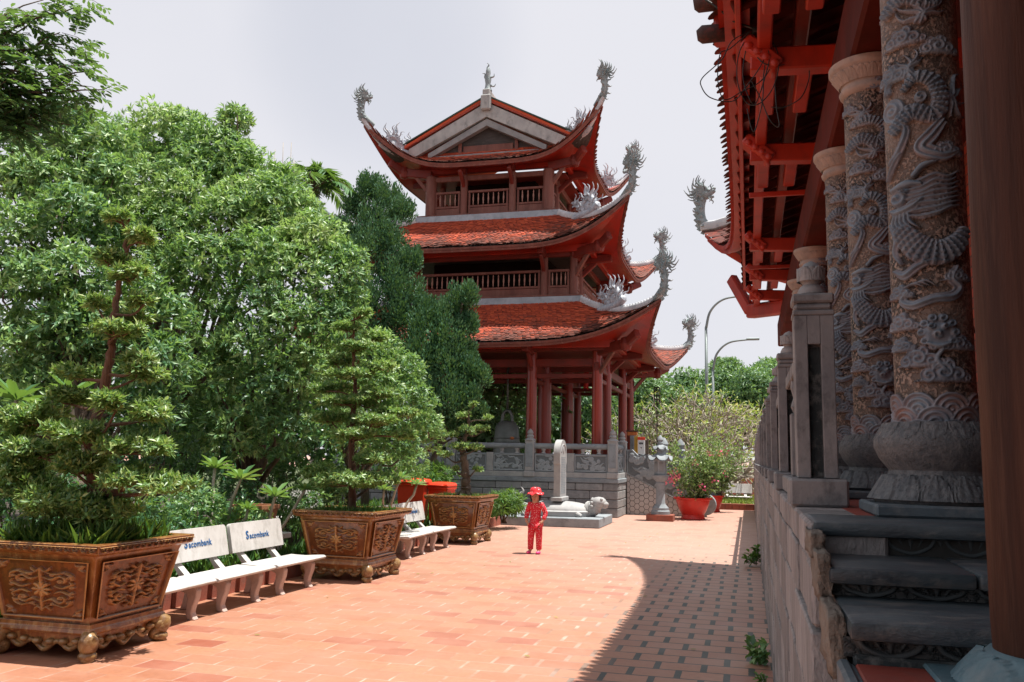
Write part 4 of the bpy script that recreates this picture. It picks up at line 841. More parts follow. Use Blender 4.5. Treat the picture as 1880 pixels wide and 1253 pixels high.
# timber over the columns
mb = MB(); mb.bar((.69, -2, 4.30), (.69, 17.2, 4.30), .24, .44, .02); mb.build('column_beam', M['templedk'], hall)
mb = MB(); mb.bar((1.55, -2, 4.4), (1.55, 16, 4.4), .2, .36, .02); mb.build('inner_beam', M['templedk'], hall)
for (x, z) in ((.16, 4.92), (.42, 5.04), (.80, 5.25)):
    mb = MB(); mb.bar((x, -2, z), (x, 17.0, z), .10, .16, .012); mb.build('purlin', M['templered'] if x < .3 else M['dkred'], hall)  # inner purlins coloured darker to stand for shade under the eave
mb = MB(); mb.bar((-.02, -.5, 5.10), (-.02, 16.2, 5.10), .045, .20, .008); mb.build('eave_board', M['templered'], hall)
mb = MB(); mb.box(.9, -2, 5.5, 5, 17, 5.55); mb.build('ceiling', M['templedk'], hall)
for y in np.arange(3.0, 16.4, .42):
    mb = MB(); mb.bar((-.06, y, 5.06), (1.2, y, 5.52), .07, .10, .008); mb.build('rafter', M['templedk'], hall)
for y in (4.6, 6.3, 8.3, 11.9, 13.9, 15.6):
    mb = MB(); mb.bar((.06, y, 4.80), (1.6, y, 4.72), .14, .17, .012); br = mb.build('bracket_arm', M['templered'], hall)
    mb = MB(); mb.bar((.02, y-.02, 4.94), (.26, y-.02, 4.72), .20, .12, .02); [mb.sphere((.05+.06*i, y-.12, 4.88-.05*i), (.035, .02, .03), 8, 5) for i in range(4)]; mb.build('carved_end', M['templered'], br, 40)
    for x in (.19, .45, .72):
        mb = MB(); mb.box(x-.055, y+.07, 4.74, x+.055, y+.9, 4.86, .01); mb.build('bearer', M['templered'], br)
for y in (8.3, 11.9):
    mb = MB(); mb.bar((.05, y+1.0, 4.70), (1.5, y+1.0, 4.70), .05, .05, .006); mb.build('tie_rod', M['templered'], hall)
A = np.array([.75, 15.4, 4.55]); B = np.array([.08, 16.9, 4.72])
mb = MB(); mb.bar(A, B, .20, .26, .03); mb.build('hip_beam', M['templered'], hall)
mb = MB(); mb.bar(B, B+np.array([-.35, .45, .75]), .16, .22, .03); mb.build('hip_beam', M['templered'], hall)
# big verge tiles of the porch eave close by
for px, py, rx, rz in ((1300, 5, 30, 17), (1308, 62, 32, 17)):
    c = at(px, py, 6.5); s = 6.5/1600; mb = MB(); mb.tube([c+[-rx*s*.9, 0, -.005], c+[-rx*s*.6, 0, 0], c+[rx*s*1.3, .03, .012]], [rz*s*.55, rz*s, rz*s*.95], 12); mb.build('verge_tile', M['tiledk'] if 'tiledk' in M else M['dkwood'], rt, True)
mb = MB(); a = at(1296, -60, 6.5); b = at(1330, 62, 6.5); mb.box(a[0]+.05, 6.52, b[2], a[0]+.34, 6.75, b[2]+.75, .02); mb.build('porch_eave_board', M['templered'], hall)
mb = MB(); a = at(1340, 55, 6.45); mb.bar((a[0]-.02, 6.46, a[2]), (a[0]+.2, 6.46, a[2]+.01), .03, .055, .005); mb.build('porch_bracket', M['templered'], hall)
mb = MB(); mb.box(2.5, -9, 0, 2.8, 3.19, 6.2); mb.box(-.15, -1.3, 0, 2.5, -1.0, 6.2); mb.build('light_blocker', M['void'], hall)  # unseen walls added beside and behind the camera to block ambient light
# brick wall of the hall
def brickmat():
    m, t, p, o = newmat('red brick wall'); P = nd(t, 'ShaderNodeSeparateXYZ', {0: coord(t)}); v = nd(t, 'ShaderNodeCombineXYZ', {0: P.outputs[1], 1: P.outputs[2]}).outputs[0]
    b = nd(t, 'ShaderNodeTexBrick', {'Vector': v, 'Color1': (.42, .05, .022, 1), 'Color2': (.30, .04, .02, 1), 'Mortar': (.09, .03, .02, 1), 'Scale': 1.0, 'Mortar Size': .007, 'Brick Width': .22, 'Row Height': .075})
    t.links.new(b.outputs[0], p.inputs['Base Color']); p.inputs['Roughness'].default_value = .7; bump(t, p, mth(t, 'SUBTRACT', 1.0, b.outputs[1]), .6, .01); return m
M['brickwall'] = brickmat()
mb = MB(); mb.box(1.55, 3.2, TF, 1.85, 16, 4.5); hw_ = mb.build('brick_wall', M['brickwall'], hall)
mb = MB(); c = at(1793, 640, 5.9); yy = 5.9; xx = 1.545
mb.tube([(xx-.01, yy+.33*math.cos(a), c[2]+.33*math.sin(a)) for a in np.linspace(0, 2*PI, 33)], .05, 8, 1.0, False)
G = [[(xx-.005, yy+.31*r*math.cos(a), c[2]+.31*r*math.sin(a)) for a in np.linspace(0, 2*PI, 25)] for r in (0.02, 1)]; mb.grid(np.array(G)); mb.build('round_window', M['stepdk'], hw_, 40)
# round timber post in front, on a lotus stone
post = thing('timber_post', 'tall smooth brown timber post on a lotus-carved stone base at the far right', 'post', (.585, 2.0, 1.41))
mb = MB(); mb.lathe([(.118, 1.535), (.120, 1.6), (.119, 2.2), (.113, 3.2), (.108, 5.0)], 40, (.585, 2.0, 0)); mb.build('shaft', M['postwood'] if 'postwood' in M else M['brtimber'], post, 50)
mb = MB(); mb.lathe([(.185, 1.462), (.192, 1.47), (.185, 1.485), (.14, 1.525), (.126, 1.537)], 40, (.585, 2.0, 0)); petals(mb, (.585, 2.0, 0), .184, .134, 1.476, 1.532, 7, .014); pb = mb.build('lotus_base', M['basest2'], post, 50)
mb = MB(); mb.box(.36, 1.78, 1.4575, .81, 2.16, 1.470, .005); mb.build('base_plinth', M['basest2'], post)
# balustrade
bal = thing('stone_balustrade', 'grey stone balustrade with lotus-bud posts on the temple terrace edge', 'balustrade', (.28, 9, TF))
PYs = [3.93+2.13*i for i in range(14)]
def lotus_bud(mb, c, r, h):
    mb.lathe([(r*1.0, 0), (r*1.02, h*.10), (r*.80, h*.26), (r*.62, h*.30), (r*.62, h*.34), (r*.95, h*.48), (r*1.0, h*.60), (r*.86, h*.76), (r*.5, h*.92), (.004, h)], 24, c)
    petals(mb, c, r*.90, r*.88, h*.40, h*.80, 6, r*.13); petals(mb, c, r*1.0, r*.78, h*.04, h*.24, 8, r*.05)
for i, y in enumerate(PYs):
    x = .275; mb = MB(); mb.box(x-.115, y-.13, TF+.002, x+.115, y+.13, TF+.115, .01); w = .080
    mb2 = MB(); z0, z1 = TF+.117, 2.52
    fr = .030
    mb2.box(x-w, y-w+.055, z0, x+w, y+w, z1, .004); mb2.box(x-w, y-w, z0, x-fr+.004, y-w+.0545, z1, .003); mb2.box(x+fr-.004, y-w, z0, x+w, y-w+.0545, z1, .003); mb2.box(x-fr+.0045, y-w, z0+.56, x+fr-.0045, y-w+.0545, z1, .002)
    mb3 = MB(); mb3.box(x-w-.004, y-w-.004, z1+.001, x+w+.004, y+w+.004, z1+.022, .004); mb3.box(x-w+.002, y-w+.002, z1+.022, x+w-.002, y+w-.002, z1+.055, .012); mb3.box(x-w-.005, y-w-.005, z1+.055, x+w+.005, y+w+.005, z1+.095, .008)
    p_ = mb2.build('post', M['postst'], bal); mbs = MB(); mbs.box(x-.028, y-w+.045, z0+.01, x+.028, y-w+.0545, z0+.55); mbs.build('slot', M['stepdk'], p_); mb.build('base_block', M['postst'], p_); mb3.build('cap', M['postst'], p_)
    mb4 = MB(); lotus_bud(mb4, (x, y, z1+.096), .058, .155); mb4.build('lotus_bud', M['budst'], p_, 50)
for i in range(13):
    a, b = PYs[i]+.08, PYs[i+1]-.08; x = .275
    mb = MB(); mb.box(x-.035, a, 2.37, x+.035, b, 2.45, .008); mb.build('rail', M['postst'], bal)
    mb = MB(); mb.box(x-.07, a+.05, TF+.002, x+.07, b-.05, TF+.10, .01); mb.build('sill', M['postst'], bal)
    m_ = (a+b)/2
    for y in (m_-.32, m_+.32):
        mb = MB(); mb.box(x-.04, y-.05, TF+.102, x+.04, y+.05, 2.18, .006); mb.lathe([(.02, 2.18), (.035, 2.22), (.02, 2.27), (.035, 2.33), (.03, 2.37)], 10, (x, y, 0)); mb.build('short_pillar', M['postst'], bal)
# cables coiled under the eave
cb = thing('cable_coil', 'loose coil of thin black cables hanging from the temple eave', 'cables', tuple(at(1388, 55, 6.2)))
def cable(pts, r=.0042, Y=6.2): mb = MB(); P = curve_pts([at(px, py, Y+.02*math.sin(px)) for px, py in pts], 10); mb.tube(P, r, 5); mb.build('cable', M['black'], cb, True)
cable([(1296, 0), (1322, 18), (1345, 38), (1383, 52)], .009)
for pts in ([(1383, 55), (1345, 75), (1325, 110), (1290, 143), (1288, 160), (1305, 180), (1345, 186), (1370, 160), (1400, 115), (1408, 80), (1395, 58)], [(1383, 58), (1362, 85), (1353, 120), (1356, 160), (1372, 190), (1395, 190), (1420, 160), (1430, 115), (1420, 80), (1392, 56)],
            [(1385, 60), (1370, 90), (1364, 140), (1375, 180), (1385, 192), (1392, 180), (1405, 140), (1412, 100), (1395, 58)], [(1380, 56), (1340, 90), (1322, 100), (1318, 150), (1330, 183), (1360, 170), (1396, 150), (1415, 120), (1410, 80), (1392, 57)],
            [(1372, 200), (1378, 230), (1384, 242), (1390, 228), (1400, 185), (1402, 140), (1405, 100), (1393, 58)], [(1423, 155), (1426, 200), (1431, 228), (1426, 233), (1412, 218), (1396, 180), (1380, 150)], [(1383, 58), (1385, 95), (1400, 115), (1420, 121), (1440, 119)], [(1486, 130), (1484, 150), (1470, 180), (1440, 197), (1416, 197)]): cable(pts)
mb = MB(); c = at(1388, 57, 6.2); mb.box(c[0]-.025, 6.17, c[2]-.02, c[0]+.025, 6.23, c[2]+.02, .008); mb.build('tie', M['black'], cb)
# ------------------------------------------------------------ pavilion terrace, balustrade, stair
ter = thing('stone_terrace', 'grey stone block terrace with carved balustrade under the bell pavilion', 'terrace', (PX, PY, 0))
TX0, TX1, TY0, TY1 = PX-5.3, -4.16, 28.85, 38.2
mb = MB(); mb.box(TX0+.03, TY0+.03, -.1, TX1-.03, TY1, 1.24); mb.build('core', M['joint'], ter)
mb = MB(); ch = [0, .30, .58, .86, 1.10]
for i in range(4):
    x = TX1-(.5 if i % 2 else .95); mb.box(x+.008, TY0, ch[i]+.008, TX1, TY0+.3, ch[i+1]-.008, .018).tint()
    while x > TX0:
        x2 = x-.92; mb.box(x2+.008, TY0+rng.uniform(-.008, .008), ch[i]+.008, x-.008, TY0+.3, ch[i+1]-.008, .018).tint(); x = x2
    y = TY0+.302
    while y < TY1:
        y2 = min(TY1, y+.75+(.2 if i % 2 else 0)); mb.box(TX1-.3, y+.008, ch[i]+.008, TX1+rng.uniform(-.008, .008), y2-.008, ch[i+1]-.008, .018).tint(); y = y2
mb.build('block_wall', M['stoneblk'], ter)
mb = MB(); mb.box(TX0, TY0-.03, 1.105, TX1+.03, TY0+.28, 1.26, .02); mb.box(TX1-.28, TY0+.282, 1.105, TX1+.03, TY1, 1.26, .02); mb.build('coping', M['stone'], ter)
mb = MB(); mb.box(TX0, TY0+.2, 1.20, TX1-.2, TY1, 1.255); mb.build('floor', M['floorred'], ter)
def carved_panel(w, h, seed, nu=90, nv=50):
    r = random.Random(seed); R_ = Rel(-w/2, w/2, nu, 0, h, nv); k = .022
    for i in range(16):
        cu, cv = r.uniform(-w*.42, w*.42), r.uniform(h*.15, h*.85); R_.spiral(cu, cv, r.uniform(.06, .10), k, 1.6, r.choice((1, -1)))
    for i in range(10):
        x, y = r.uniform(-w*.4, w*.4), r.uniform(.1*h, .9*h); a = r.uniform(-.6, .6)
        R_.stroke([(x+t*w*.16*math.cos(a), y+t*w*.16*math.sin(a)+.04*math.sin(5*t)) for t in (-1, -.5, 0, .5, 1)], [.008, .03, .035, .02, .005], k*1.2, groove=2)
    e = np.minimum(np.minimum(R_.u+w/2, w/2-R_.u)[None, :], np.minimum(R_.v, h-R_.v)[:, None]); m = e < .035; R_.H[m] = k*1.1; R_.K[m] = 1
    return R_
PAN = {}
def panel(parent, org, w, h, seed, rot):
    key = (round(w, 2), seed)
    if key not in PAN:
        R_ = carved_panel(w, h, seed); G = np.zeros(R_.H.shape+(3,)); G[:, :, 0] = R_.u; G[:, :, 1] = -R_.H; G[:, :, 2] = R_.v[:, None]
        o = MB().grid(G).build('carved_panel', M['relstone'], None, True, recalc=False); setattr_f(o, 'raised', R_.K); setattr_f(o, 'hgt', np.clip(R_.H/.02, 0, 1)); PAN[key] = o.data; bpy.data.objects.remove(o)
    o = bpy.data.objects.new('carved_panel', PAN[key]); COL.objects.link(o); o.parent = parent; o.location = Vector(org)-Vector(ORG[parent.name]); o.rotation_euler = (0, 0, rot); ORG[o.name] = ORG[parent.name]
tb = thing('terrace_balustrade', 'carved grey stone balustrade with tall posts around the pavilion terrace', 'balustrade', (PX, TY0, 1.26))
def tpost(x, y):
    mb = MB(); mb.box(x-.19, y-.19, 1.262, x+.19, y+.19, 1.46, .02); mb.box(x-.155, y-.155, 1.46, x+.155, y+.155, 2.50, .015); p_ = mb.build('post', M['stonelt'], tb)
    mb = MB(); mb.box(x-.12, y-.17, 1.6, x+.12, y-.15, 2.38, .006); mb.build('post_panel', M['stone'], p_)
    mb = MB(); mb.lathe([(.17, 2.50), (.20, 2.53), (.16, 2.58), (.115, 2.60), (.10, 2.62), (.13, 2.66), (.115, 2.70), (.07, 2.73), (.10, 2.76), (.105, 2.80), (.07, 2.86), (.01, 2.92)], 18, (x, y, -.04)); mb.build('bud_finial', M['stonelt'], p_, 40)
xs = [TX1-.19-2.82*i for i in range(4)]
for x in xs: tpost(x, TY0+.14)
tpost(TX1-.16, 31.0); tpost(TX1-.16, 34.6)
def rail(a, b, along):
    L = b-a
    def bx(u0, u1, v0, v1, z0, z1, nm, mt, bev=.012):
        mb = MB()
        if along == 'x': mb.box(a+u0, TY0+.14+v0, z0, a+u1, TY0+.14+v1, z1, bev)
        else: mb.box(TX1-.16+v0, a+u0, z0, TX1-.16+v1, a+u1, z1, bev)
        return mb.build(nm, mt, tb)
    mb = MB(); r0, r1 = ((a, TY0+.14, 2.30), (b, TY0+.14, 2.30)) if along == 'x' else ((TX1-.16, a, 2.30), (TX1-.16, b, 2.30))
    mb.tube([r0, r1], .095, 12, .85); mb.build('rail', M['stone'], tb, 40)
    bx(0, L, -.13, .13, 1.262, 1.44, 'sill', M['stonelt']); bx(.005, L-.005, -.05, .05, 1.442, 2.05, 'slab', M['stone'], .006)
    n = 2 if L > 2 else 1
    for i in range(n-1): bx(L/2-.12, L/2+.12, -.09, .09, 1.443, 2.07, 'short_pillar', M['stonelt'])
    for i in range(n):
        u0 = .04 if i == 0 else L/2+.14; u1 = (L/2-.14 if i == 0 else L-.04) if n == 2 else L-.04
        if along == 'x': panel(tb, (a+(u0+u1)/2, TY0+.14-.055, 1.47), u1-u0, .55, 3+i+int(a*7) % 4, 0)
        else: panel(tb, (TX1-.16+.055, a+(u0+u1)/2, 1.47), u1-u0, .55, 3+i, PI/2)
        for u in (u0+.25*(u1-u0), u0+.75*(u1-u0)):
            mb = MB(); c = (a+u, TY0+.14) if along == 'x' else (TX1-.16, a+u); mb.lathe([(.09, 2.05), (.05, 2.10), (.07, 2.16), (.09, 2.22)], 10, (c[0], c[1], 0)); mb.build('rail_support', M['stonelt'], tb, 40)
for i in range(3): rail(xs[i+1]+.155, xs[i]-.155, 'x')
rail(TX0, xs[3]-.155, 'x'); rail(TY0+.3, 30.85, 'y'); rail(34.75, 38.0, 'y')
# stair with carved cheek walls
sr = thing('carved_staircase', 'stone staircase with cloud-carved cheek wall and hexagon-patterned side beside the pavilion terrace', 'staircase', (-2.9, 32.5, 0))
mb = MB()
for i in range(8): mb.box(-4.15, 31.2, 0, -3.9+.29*(8-i)-.1, 34.0, .158*(i+1)-.002 if i < 7 else 1.255, .012)
mb.build('treads', M['stonelt'], sr)
HEX = [(-4.13, 0), (-1.75, 0), (-1.70, .22), (-4.13, 1.38)]
def hexmat():
    m, t, p, o = newmat('hexagonal stone cladding'); P = nd(t, 'ShaderNodeSeparateXYZ', {0: coord(t)}); sc = 1/.19
    x = mth(t, 'MULTIPLY', P.outputs[0], sc); y = mth(t, 'MULTIPLY', P.outputs[2], sc); s3 = math.sqrt(3)
    def cellc(ox, oy):
        a = mth(t, 'SUBTRACT', mth(t, 'FLOORED_MODULO', mth(t, 'SUBTRACT', x, ox), s3), s3/2); b = mth(t, 'SUBTRACT', mth(t, 'FLOORED_MODULO', mth(t, 'SUBTRACT', y, oy), 1.0), .5); return a, b
    # two interleaved lattices, take the nearer centre; distance to hexagon edge
    def hd(a, b):
        b2 = mth(t, 'ABSOLUTE', b); a2 = mth(t, 'ABSOLUTE', a); return mth(t, 'MAXIMUM', b2, mth(t, 'ADD', mth(t, 'MULTIPLY', a2, s3/2), mth(t, 'MULTIPLY', b2, .5)))
    a1, bb1 = cellc(0, 0); a2, bb2 = cellc(s3/2, .5); d = mth(t, 'MINIMUM', hd(a1, bb1), hd(a2, bb2))
    j = ramp(t, d, .455, .475); c0 = mixc(t, noise(t, coord(t), 3, 4), (.47, .46, .45), (.34, .335, .33)); t.links.new(mixc(t, j, c0, (.03, .03, .03)), p.inputs['Base Color']); p.inputs['Roughness'].default_value = .8
    bump(t, p, mth(t, 'SUBTRACT', 1.0, j), .6, .02); return m
M['hex'] = hexmat()
def cloud_cheek(y0, th):
    pr = [(-4.13, 2.24), (-3.95, 2.25), (-3.75, 2.05), (-3.4, 2.08), (-3.2, 1.98), (-3.1, 1.78), (-2.9, 1.80), (-2.72, 1.86), (-2.5, 1.72), (-2.3, 1.74), (-2.05, 1.52), (-1.9, 1.30), (-1.8, 1.02), (-1.55, .86), (-1.45, .6), (-1.42, .0), (-1.68, 0), (-1.68, .24), (-4.13, 1.40)]
    Mx = Matrix.Translation((0, y0, 0))@Matrix.Rotation(PI/2, 4, 'X'); mb = MB(); mb.prism(pr, -th, Mx); ck = mb.build('cheek_wall', M['stone'], sr)
    R_ = Rel(-4.1, -1.45, 170, .0, 2.2, 130); k = .03; r = random.Random(5)
    for i in range(60):
        cu = -4.05+2.6*r.random(); f = (cu+4.13)/2.45; lo = 1.45-1.2*f; hi = 2.1-1.0*f**1.5; R_.spiral(cu, lo+(hi-lo)*r.random(), r.uniform(.09, .17), k, 1.8, r.choice((1, -1)))
    for i in range(14):
        cu = -3.9+2.2*r.random(); f = (cu+4.13)/2.45; cv = 1.75-1.1*f; R_.stroke([(cu-.25, cv+.1), (cu-.1, cv-.02), (cu+.1, cv+.08), (cu+.3, cv-.1)], [.01, .04, .04, .01], k, groove=2)
    X, Z = np.meshgrid(R_.u, R_.v); top = np.interp(X, [q[0] for q in pr[:16]], [q[1] for q in pr[:16]]); bot = np.interp(X, [-4.13, -1.68], [1.40, .24]); ok = (Z < top-.04) & (Z > bot+.03)
    G = np.stack([X, y0-.004-R_.H, Z], -1); mb = MB(); nv, nu = X.shape; F = [(j*nu+i, j*nu+i+1, (j+1)*nu+i+1, (j+1)*nu+i) for j in range(nv-1) for i in range(nu-1) if ok[j, i] and ok[j+1, i] and ok[j, i+1] and ok[j+1, i+1]]
    mb.add(G.reshape(-1, 3), F); o = mb.build('cloud_relief', M['relstone'], ck, True, recalc=False); setattr_f(o, 'raised', R_.K); setattr_f(o, 'hgt', np.clip(R_.H/.03, 0, 1))
    mb = MB(); mb.prism(HEX, -th, Matrix.Translation((0, y0+.02, 0))@Matrix.Rotation(PI/2, 4, 'X')); mb.build('hexagon_side', M['hex'], sr)
    mb = MB(); mb.lathe([(.34, -.13), (.36, -.1), (.36, .1), (.34, .13), (.2, .14)], 24); mb.xf(Matrix.Translation((-1.45, y0+.12, .42))@Matrix.Rotation(PI/2, 4, 'X')); mb.build('drum_stone', M['stone'], sr, 40)
cloud_cheek(30.85, .25); cloud_cheek(34.0, .25)
for y in (33.6, 35.2):
    mb = MB(); x = -3.1+.5*(y > 34); mb.lathe([(.16, 1.2), (.16, 2.25), (.2, 2.28), (.12, 2.36), (.17, 2.5), (.12, 2.62), (.02, 2.75)], 14, (x, y, 0)); mb.build('newel_post', M['stone'], sr, 40)
# sign boards stacked at the stair head
def board(px0, px1, py0, py1, Y, name, label, mat, top=None, glyph=False):
    a = at(px0, py0, Y); b = at(px1, py1, Y); t = thing(name, label, 'sign board', ((a[0]+b[0])/2, Y, b[2])); mb = MB(); mb.box(a[0], Y-.04, b[2], b[0], Y+.04, a[2], .008); mb.build('board', mat, t)
    if top: mb = MB(); h = (a[2]-b[2])*.17; mb.box(a[0]-.004, Y-.045, a[2]-h, b[0]+.004, Y+.045, a[2]+.004, .004); mb.build('header', top, t)
    if glyph:
        mb = MB(); c = (a+b)/2; s = .07; yy = Y-.043
        for p0, p1 in (((-1, .9), (-1, -.1)), ((-1, .5), (-.2, .8)), ((-.2, 1), (-.3, -.3)), ((-.9, .2), (.1, .4)), ((.3, 1), (.3, 0)), ((.3, .5), (1, .6)), ((.8, .9), (.6, -.1)), ((.4, .1), (1, .2)), ((-.3, -1.5), (.0, -1.9)), ((.3, -1.6), (.2, -2.2))): mb.bar((c[0]+p0[0]*s, yy, c[2]+.05+p0[1]*s), (c[0]+p1[0]*s, yy, c[2]+.05+p1[1]*s), .012, .018)
        mb.build('brush_character', M['ink'], t)
board(1171, 1184, 803, 834, 32.6, 'sign_board', 'white sign board with a red top and brush characters beside the stair', M['white'], M['binred'], True)
board(1164.5, 1171, 801, 834, 32.7, 'sign_board', 'narrow yellow sign board between grey boards and the white one', M['yellow'])
board(1184.5, 1191, 808, 836, 32.8, 'sign_board', 'olive brown sign board right of the white board', M['bark'])
board(1157, 1164, 800, 832, 32.9, 'sign_board', 'grey slatted board left of the yellow board', M['stone'])
tbx = thing('orange_box', 'small orange box with a flat lid on the grey board by the red columns', 'box', tuple(at(1161, 799, 33.2))); a = at(1153, 793, 33.2); b = at(1170, 800, 33.2)
mb = MB(); mb.box(a[0], 33.0, b[2], b[0], 33.3, a[2], .01); mb.build('body', M['orange'], tbx); mb = MB(); mb.box(a[0]-.05, 32.95, a[2]+.002, b[0]+.05, 33.35, a[2]+.04, .01); mb.build('lid', M['dkwood'], tbx)
mb = MB(); c = at(930, 808, 31.0); cl = thing('blue_bundle', 'small blue bundle with an orange end on the terrace rail', 'bundle', tuple(c)); mb.sphere(c+[-.0, 0, 0], (.20, .12, .11)); mb.build('cloth', M['bluecloth'], cl, True); mb = MB(); mb.sphere(c+[.17, -.02, .06], (.13, .1, .07)); mb.build('end', M['orange'], cl, True)

# ------------------------------------------------------------ turtle stele
ts = thing('turtle_stele', 'pale stone stele standing on a carved turtle on a low grey slab', 'monument', (-5.4, 25.2, 0))
mb = MB(); mb.box(-6.84, 24.22, 0, -4.0, 26.6, .26, .02); mb.build('plinth_slab', M['stone'], ts)
mb = MB(); n1, n2 = 28, 12; G = np.zeros((n2, n1, 3))
for j in range(n2):
    v = j/(n2-1)*PI/2
    for i in range(n1):
        a = i*2*PI/n1; r = math.cos(v)**.75 if j < n2-1 else .02; G[j, i] = (-5.40+1.02*r*math.cos(a), 25.25+.66*r*math.sin(a), .40+.27*math.sin(v)+.012*math.sin(8*a)*math.sin(3*v))
mb.grid(G, wrap=True); mb.lathe([(.5, .262), (1.05, .262), (1.09, .32), (1.09, .40), (1.0, .43)], 28, (-5.40, 25.25, 0), fy=.66); tu = mb.build('turtle', M['stonelt'], ts, 50)
mb = MB(); mb.tube(curve_pts([(-4.5, 25.2, .45), (-4.36, 25.15, .46), (-4.27, 25.1, .54), (-4.22, 25.08, .62)], 5), [.24]*5+[.21]*5+[.18]*6, 12); mb.sphere((-4.16, 25.05, .66), (.24, .20, .17)); mb.sphere((-4.0, 25.05, .62), (.13, .14, .09)); mb.sphere((-4.0, 25.05, .55), (.11, .12, .05)); [mb.sphere((-4.06, 25.05+s*.13, .76), .045, 8, 5) for s in (1, -1)];
for i in range(7): a_ = PI*i/6; mb.sphere((-4.34, 25.07+.20*math.cos(a_), .56+.20*math.sin(a_)), .05, 8, 5)
mb.build('head', M['stonelt'], tu, 50)
for s in (1, -1):
    mb = MB(); mb.tube([(-4.85, 25.25+s*.4, .36), (-4.68, 25.25+s*.55, .32), (-4.58, 25.25+s*.6, .28)], [.09, .08, .05], 8); mb.build('foot', M['stonelt'], tu, 50); mb = MB(); mb.tube([(-6.05, 25.25+s*.5, .4), (-6.2, 25.25+s*.7, .33), (-6.25, 25.25+s*.76, .28)], [.14, .13, .1], 8); mb.build('foot', M['stonelt'], tu, 50)
mb = MB(); mb.tube(curve_pts([(-6.3, 25.2, .45), (-6.5, 25.15, .55), (-6.52, 25.1, .85)], 5), np.linspace(.14, .06, 11), 8); flame(mb, (-6.5, 25.1, .7), (.2, 0, 1), .35, .08); flame(mb, (-6.52, 25.1, .6), (-.5, 0, 1), .35, .08); mb.build('tail', M['stonelt'], tu, 50)
W_ = .43; out = [(-W_, .72), (W_, .72), (W_, 1.72), (W_+.05, 1.75), (W_+.05, 2.02)]+[((W_+.05)*math.cos(a), 2.02+.42*math.sin(a)) for a in np.linspace(.12, PI-.12, 15)]+[(-W_-.05, 2.02), (-W_-.05, 1.75), (-W_, 1.72)]
mb = MB(); mb.prism(out, .19, Matrix.Translation((-5.42, 25.2, 0))@Matrix(((0, 0, 1), (1, 0, 0), (0, 1, 0))).to_4x4()); sx = mb.build('stele', M['stonelt'], ts, 30)
mb = MB(); mb.box(-5.50, 24.72, .68, -5.16, 25.68, .80, .02); mb.build('stele_foot', M['stonelt'], sx)
mb = MB(); [mb.box(-5.23, 25.2-.36+rng.uniform(0, .05), z, -5.226, 25.2+.36-rng.uniform(0, .12), z+.022) for z in np.arange(.9, 1.95, .048)]; mb.build('inscription', M['stone'], sx)
mb = MB(); mb.tube([(-5.228, 25.2+.34*math.cos(a), 2.05+.25*math.sin(a)) for a in np.linspace(0, PI, 17)], .02, 6); mb.sphere((-5.23, 25.2, 2.15), (.02, .14, .12)); mb.build('crest_carving', M['stonelt'], sx, True)

# ------------------------------------------------------------ stone lantern, bowls, far garden
ln = thing('stone_lantern', 'tall grey stone lantern with two upturned roofs on a red brick base', 'lantern', (-2.73, 28.3, 0)); LX, LY = -2.73, 28.35
mb = MB(); mb.box(LX-.42, LY-.36, 0, LX+.42, LY+.36, .20, .012); mb.build('brick_base', M['kerb'], ln)
mb = MB(); mb.lathe([(.30, .202), (.30, .30), (.26, .33), (.26, .40), (.17, .50), (.145, .55), (.14, 1.10), (.16, 1.15), (.15, 1.20)], 24, (LX, LY, 0)); mb.lathe([(.13, 1.2), (.26, 1.36), (.27, 1.42), (.2, 1.43)], 12, (LX, LY, 0)); mb.build('pedestal', M['stone'], ln, 40)
mb = MB(); mb.lathe([(.19, 1.435), (.20, 1.5), (.20, 1.85), (.22, 1.92)], 6, (LX, LY, 0), rot=.3)
lb = mb.build('light_box', M['stone'], ln, 30)
for i in range(6):
    a = .3+(i+.5)*PI/3; mb = MB(); mb.box(-.07, -.006, 1.53, .07, .004, 1.82, .003); mb.xf(Matrix.Translation((LX+.176*math.cos(a), LY+.176*math.sin(a), 0))@Matrix.Rotation(a-PI/2, 4, 'Z')); mb.build('window_panel', M['gable2'], lb)
def lroof(z, r, h, name):
    mb = MB(); n = 48; G = np.zeros((7, n, 3))
    for j in range(7):
        t = j/6
        for i in range(n):
            a = i*2*PI/n; c = abs(((i % 8)/8)-.5)*2; up = (c**3)*(1-t)**2; rr = (r*(1+.10*c**2))*(1-t)+.07*t; G[j, i] = (LX+rr*math.cos(a+.3), LY+rr*math.sin(a+.3), z+h*(t**.8)*.8+up*h*.45)
    mb.grid(G, wrap=True); G2 = G.copy(); G2[:, :, 2] -= .03; mb.grid(G2[:3], wrap=True); mb.build(name, M['stone'], ln, 50)
lroof(1.90, .36, .28, 'lower_roof'); mb = MB(); mb.lathe([(.11, 2.05), (.10, 2.2), (.11, 2.28)], 6, (LX, LY, 0)); mb.build('upper_box', M['stone'], ln, 30); lroof(2.24, .22, .2, 'upper_roof')
mb = MB(); mb.lathe([(.07, 2.40), (.10, 2.44), (.06, 2.48), (.10, 2.54), (.09, 2.60), (.01, 2.70)], 14, (LX, LY, 0)); mb.build('finial', M['stone'], ln, 40)
def bowl(name, label, x, y, r, h, mat):
    t = thing(name, label, 'flower pot', (x, y, 0)); mb = MB(); mb.lathe([(r*.62, 0), (r*.66, .03), (r*.62, .10*h), (r*.60, .22*h), (r*.72, .40*h), (r*.86, .70*h), (r*.92, .90*h), (r*1.04, .93*h), (r*1.05, h), (r*.92, h), (r*.88, .85*h), (r*.3, .8*h)], 40, (x, y, 0)); b_ = mb.build('bowl', mat, t, 35)
    mb = MB(); mb.lathe([(.01, .86*h), (r*.6, .88*h), (r*.9, .85*h)], 24, (x, y, 0)); mb.build('soil', M['soil'], b_); return t
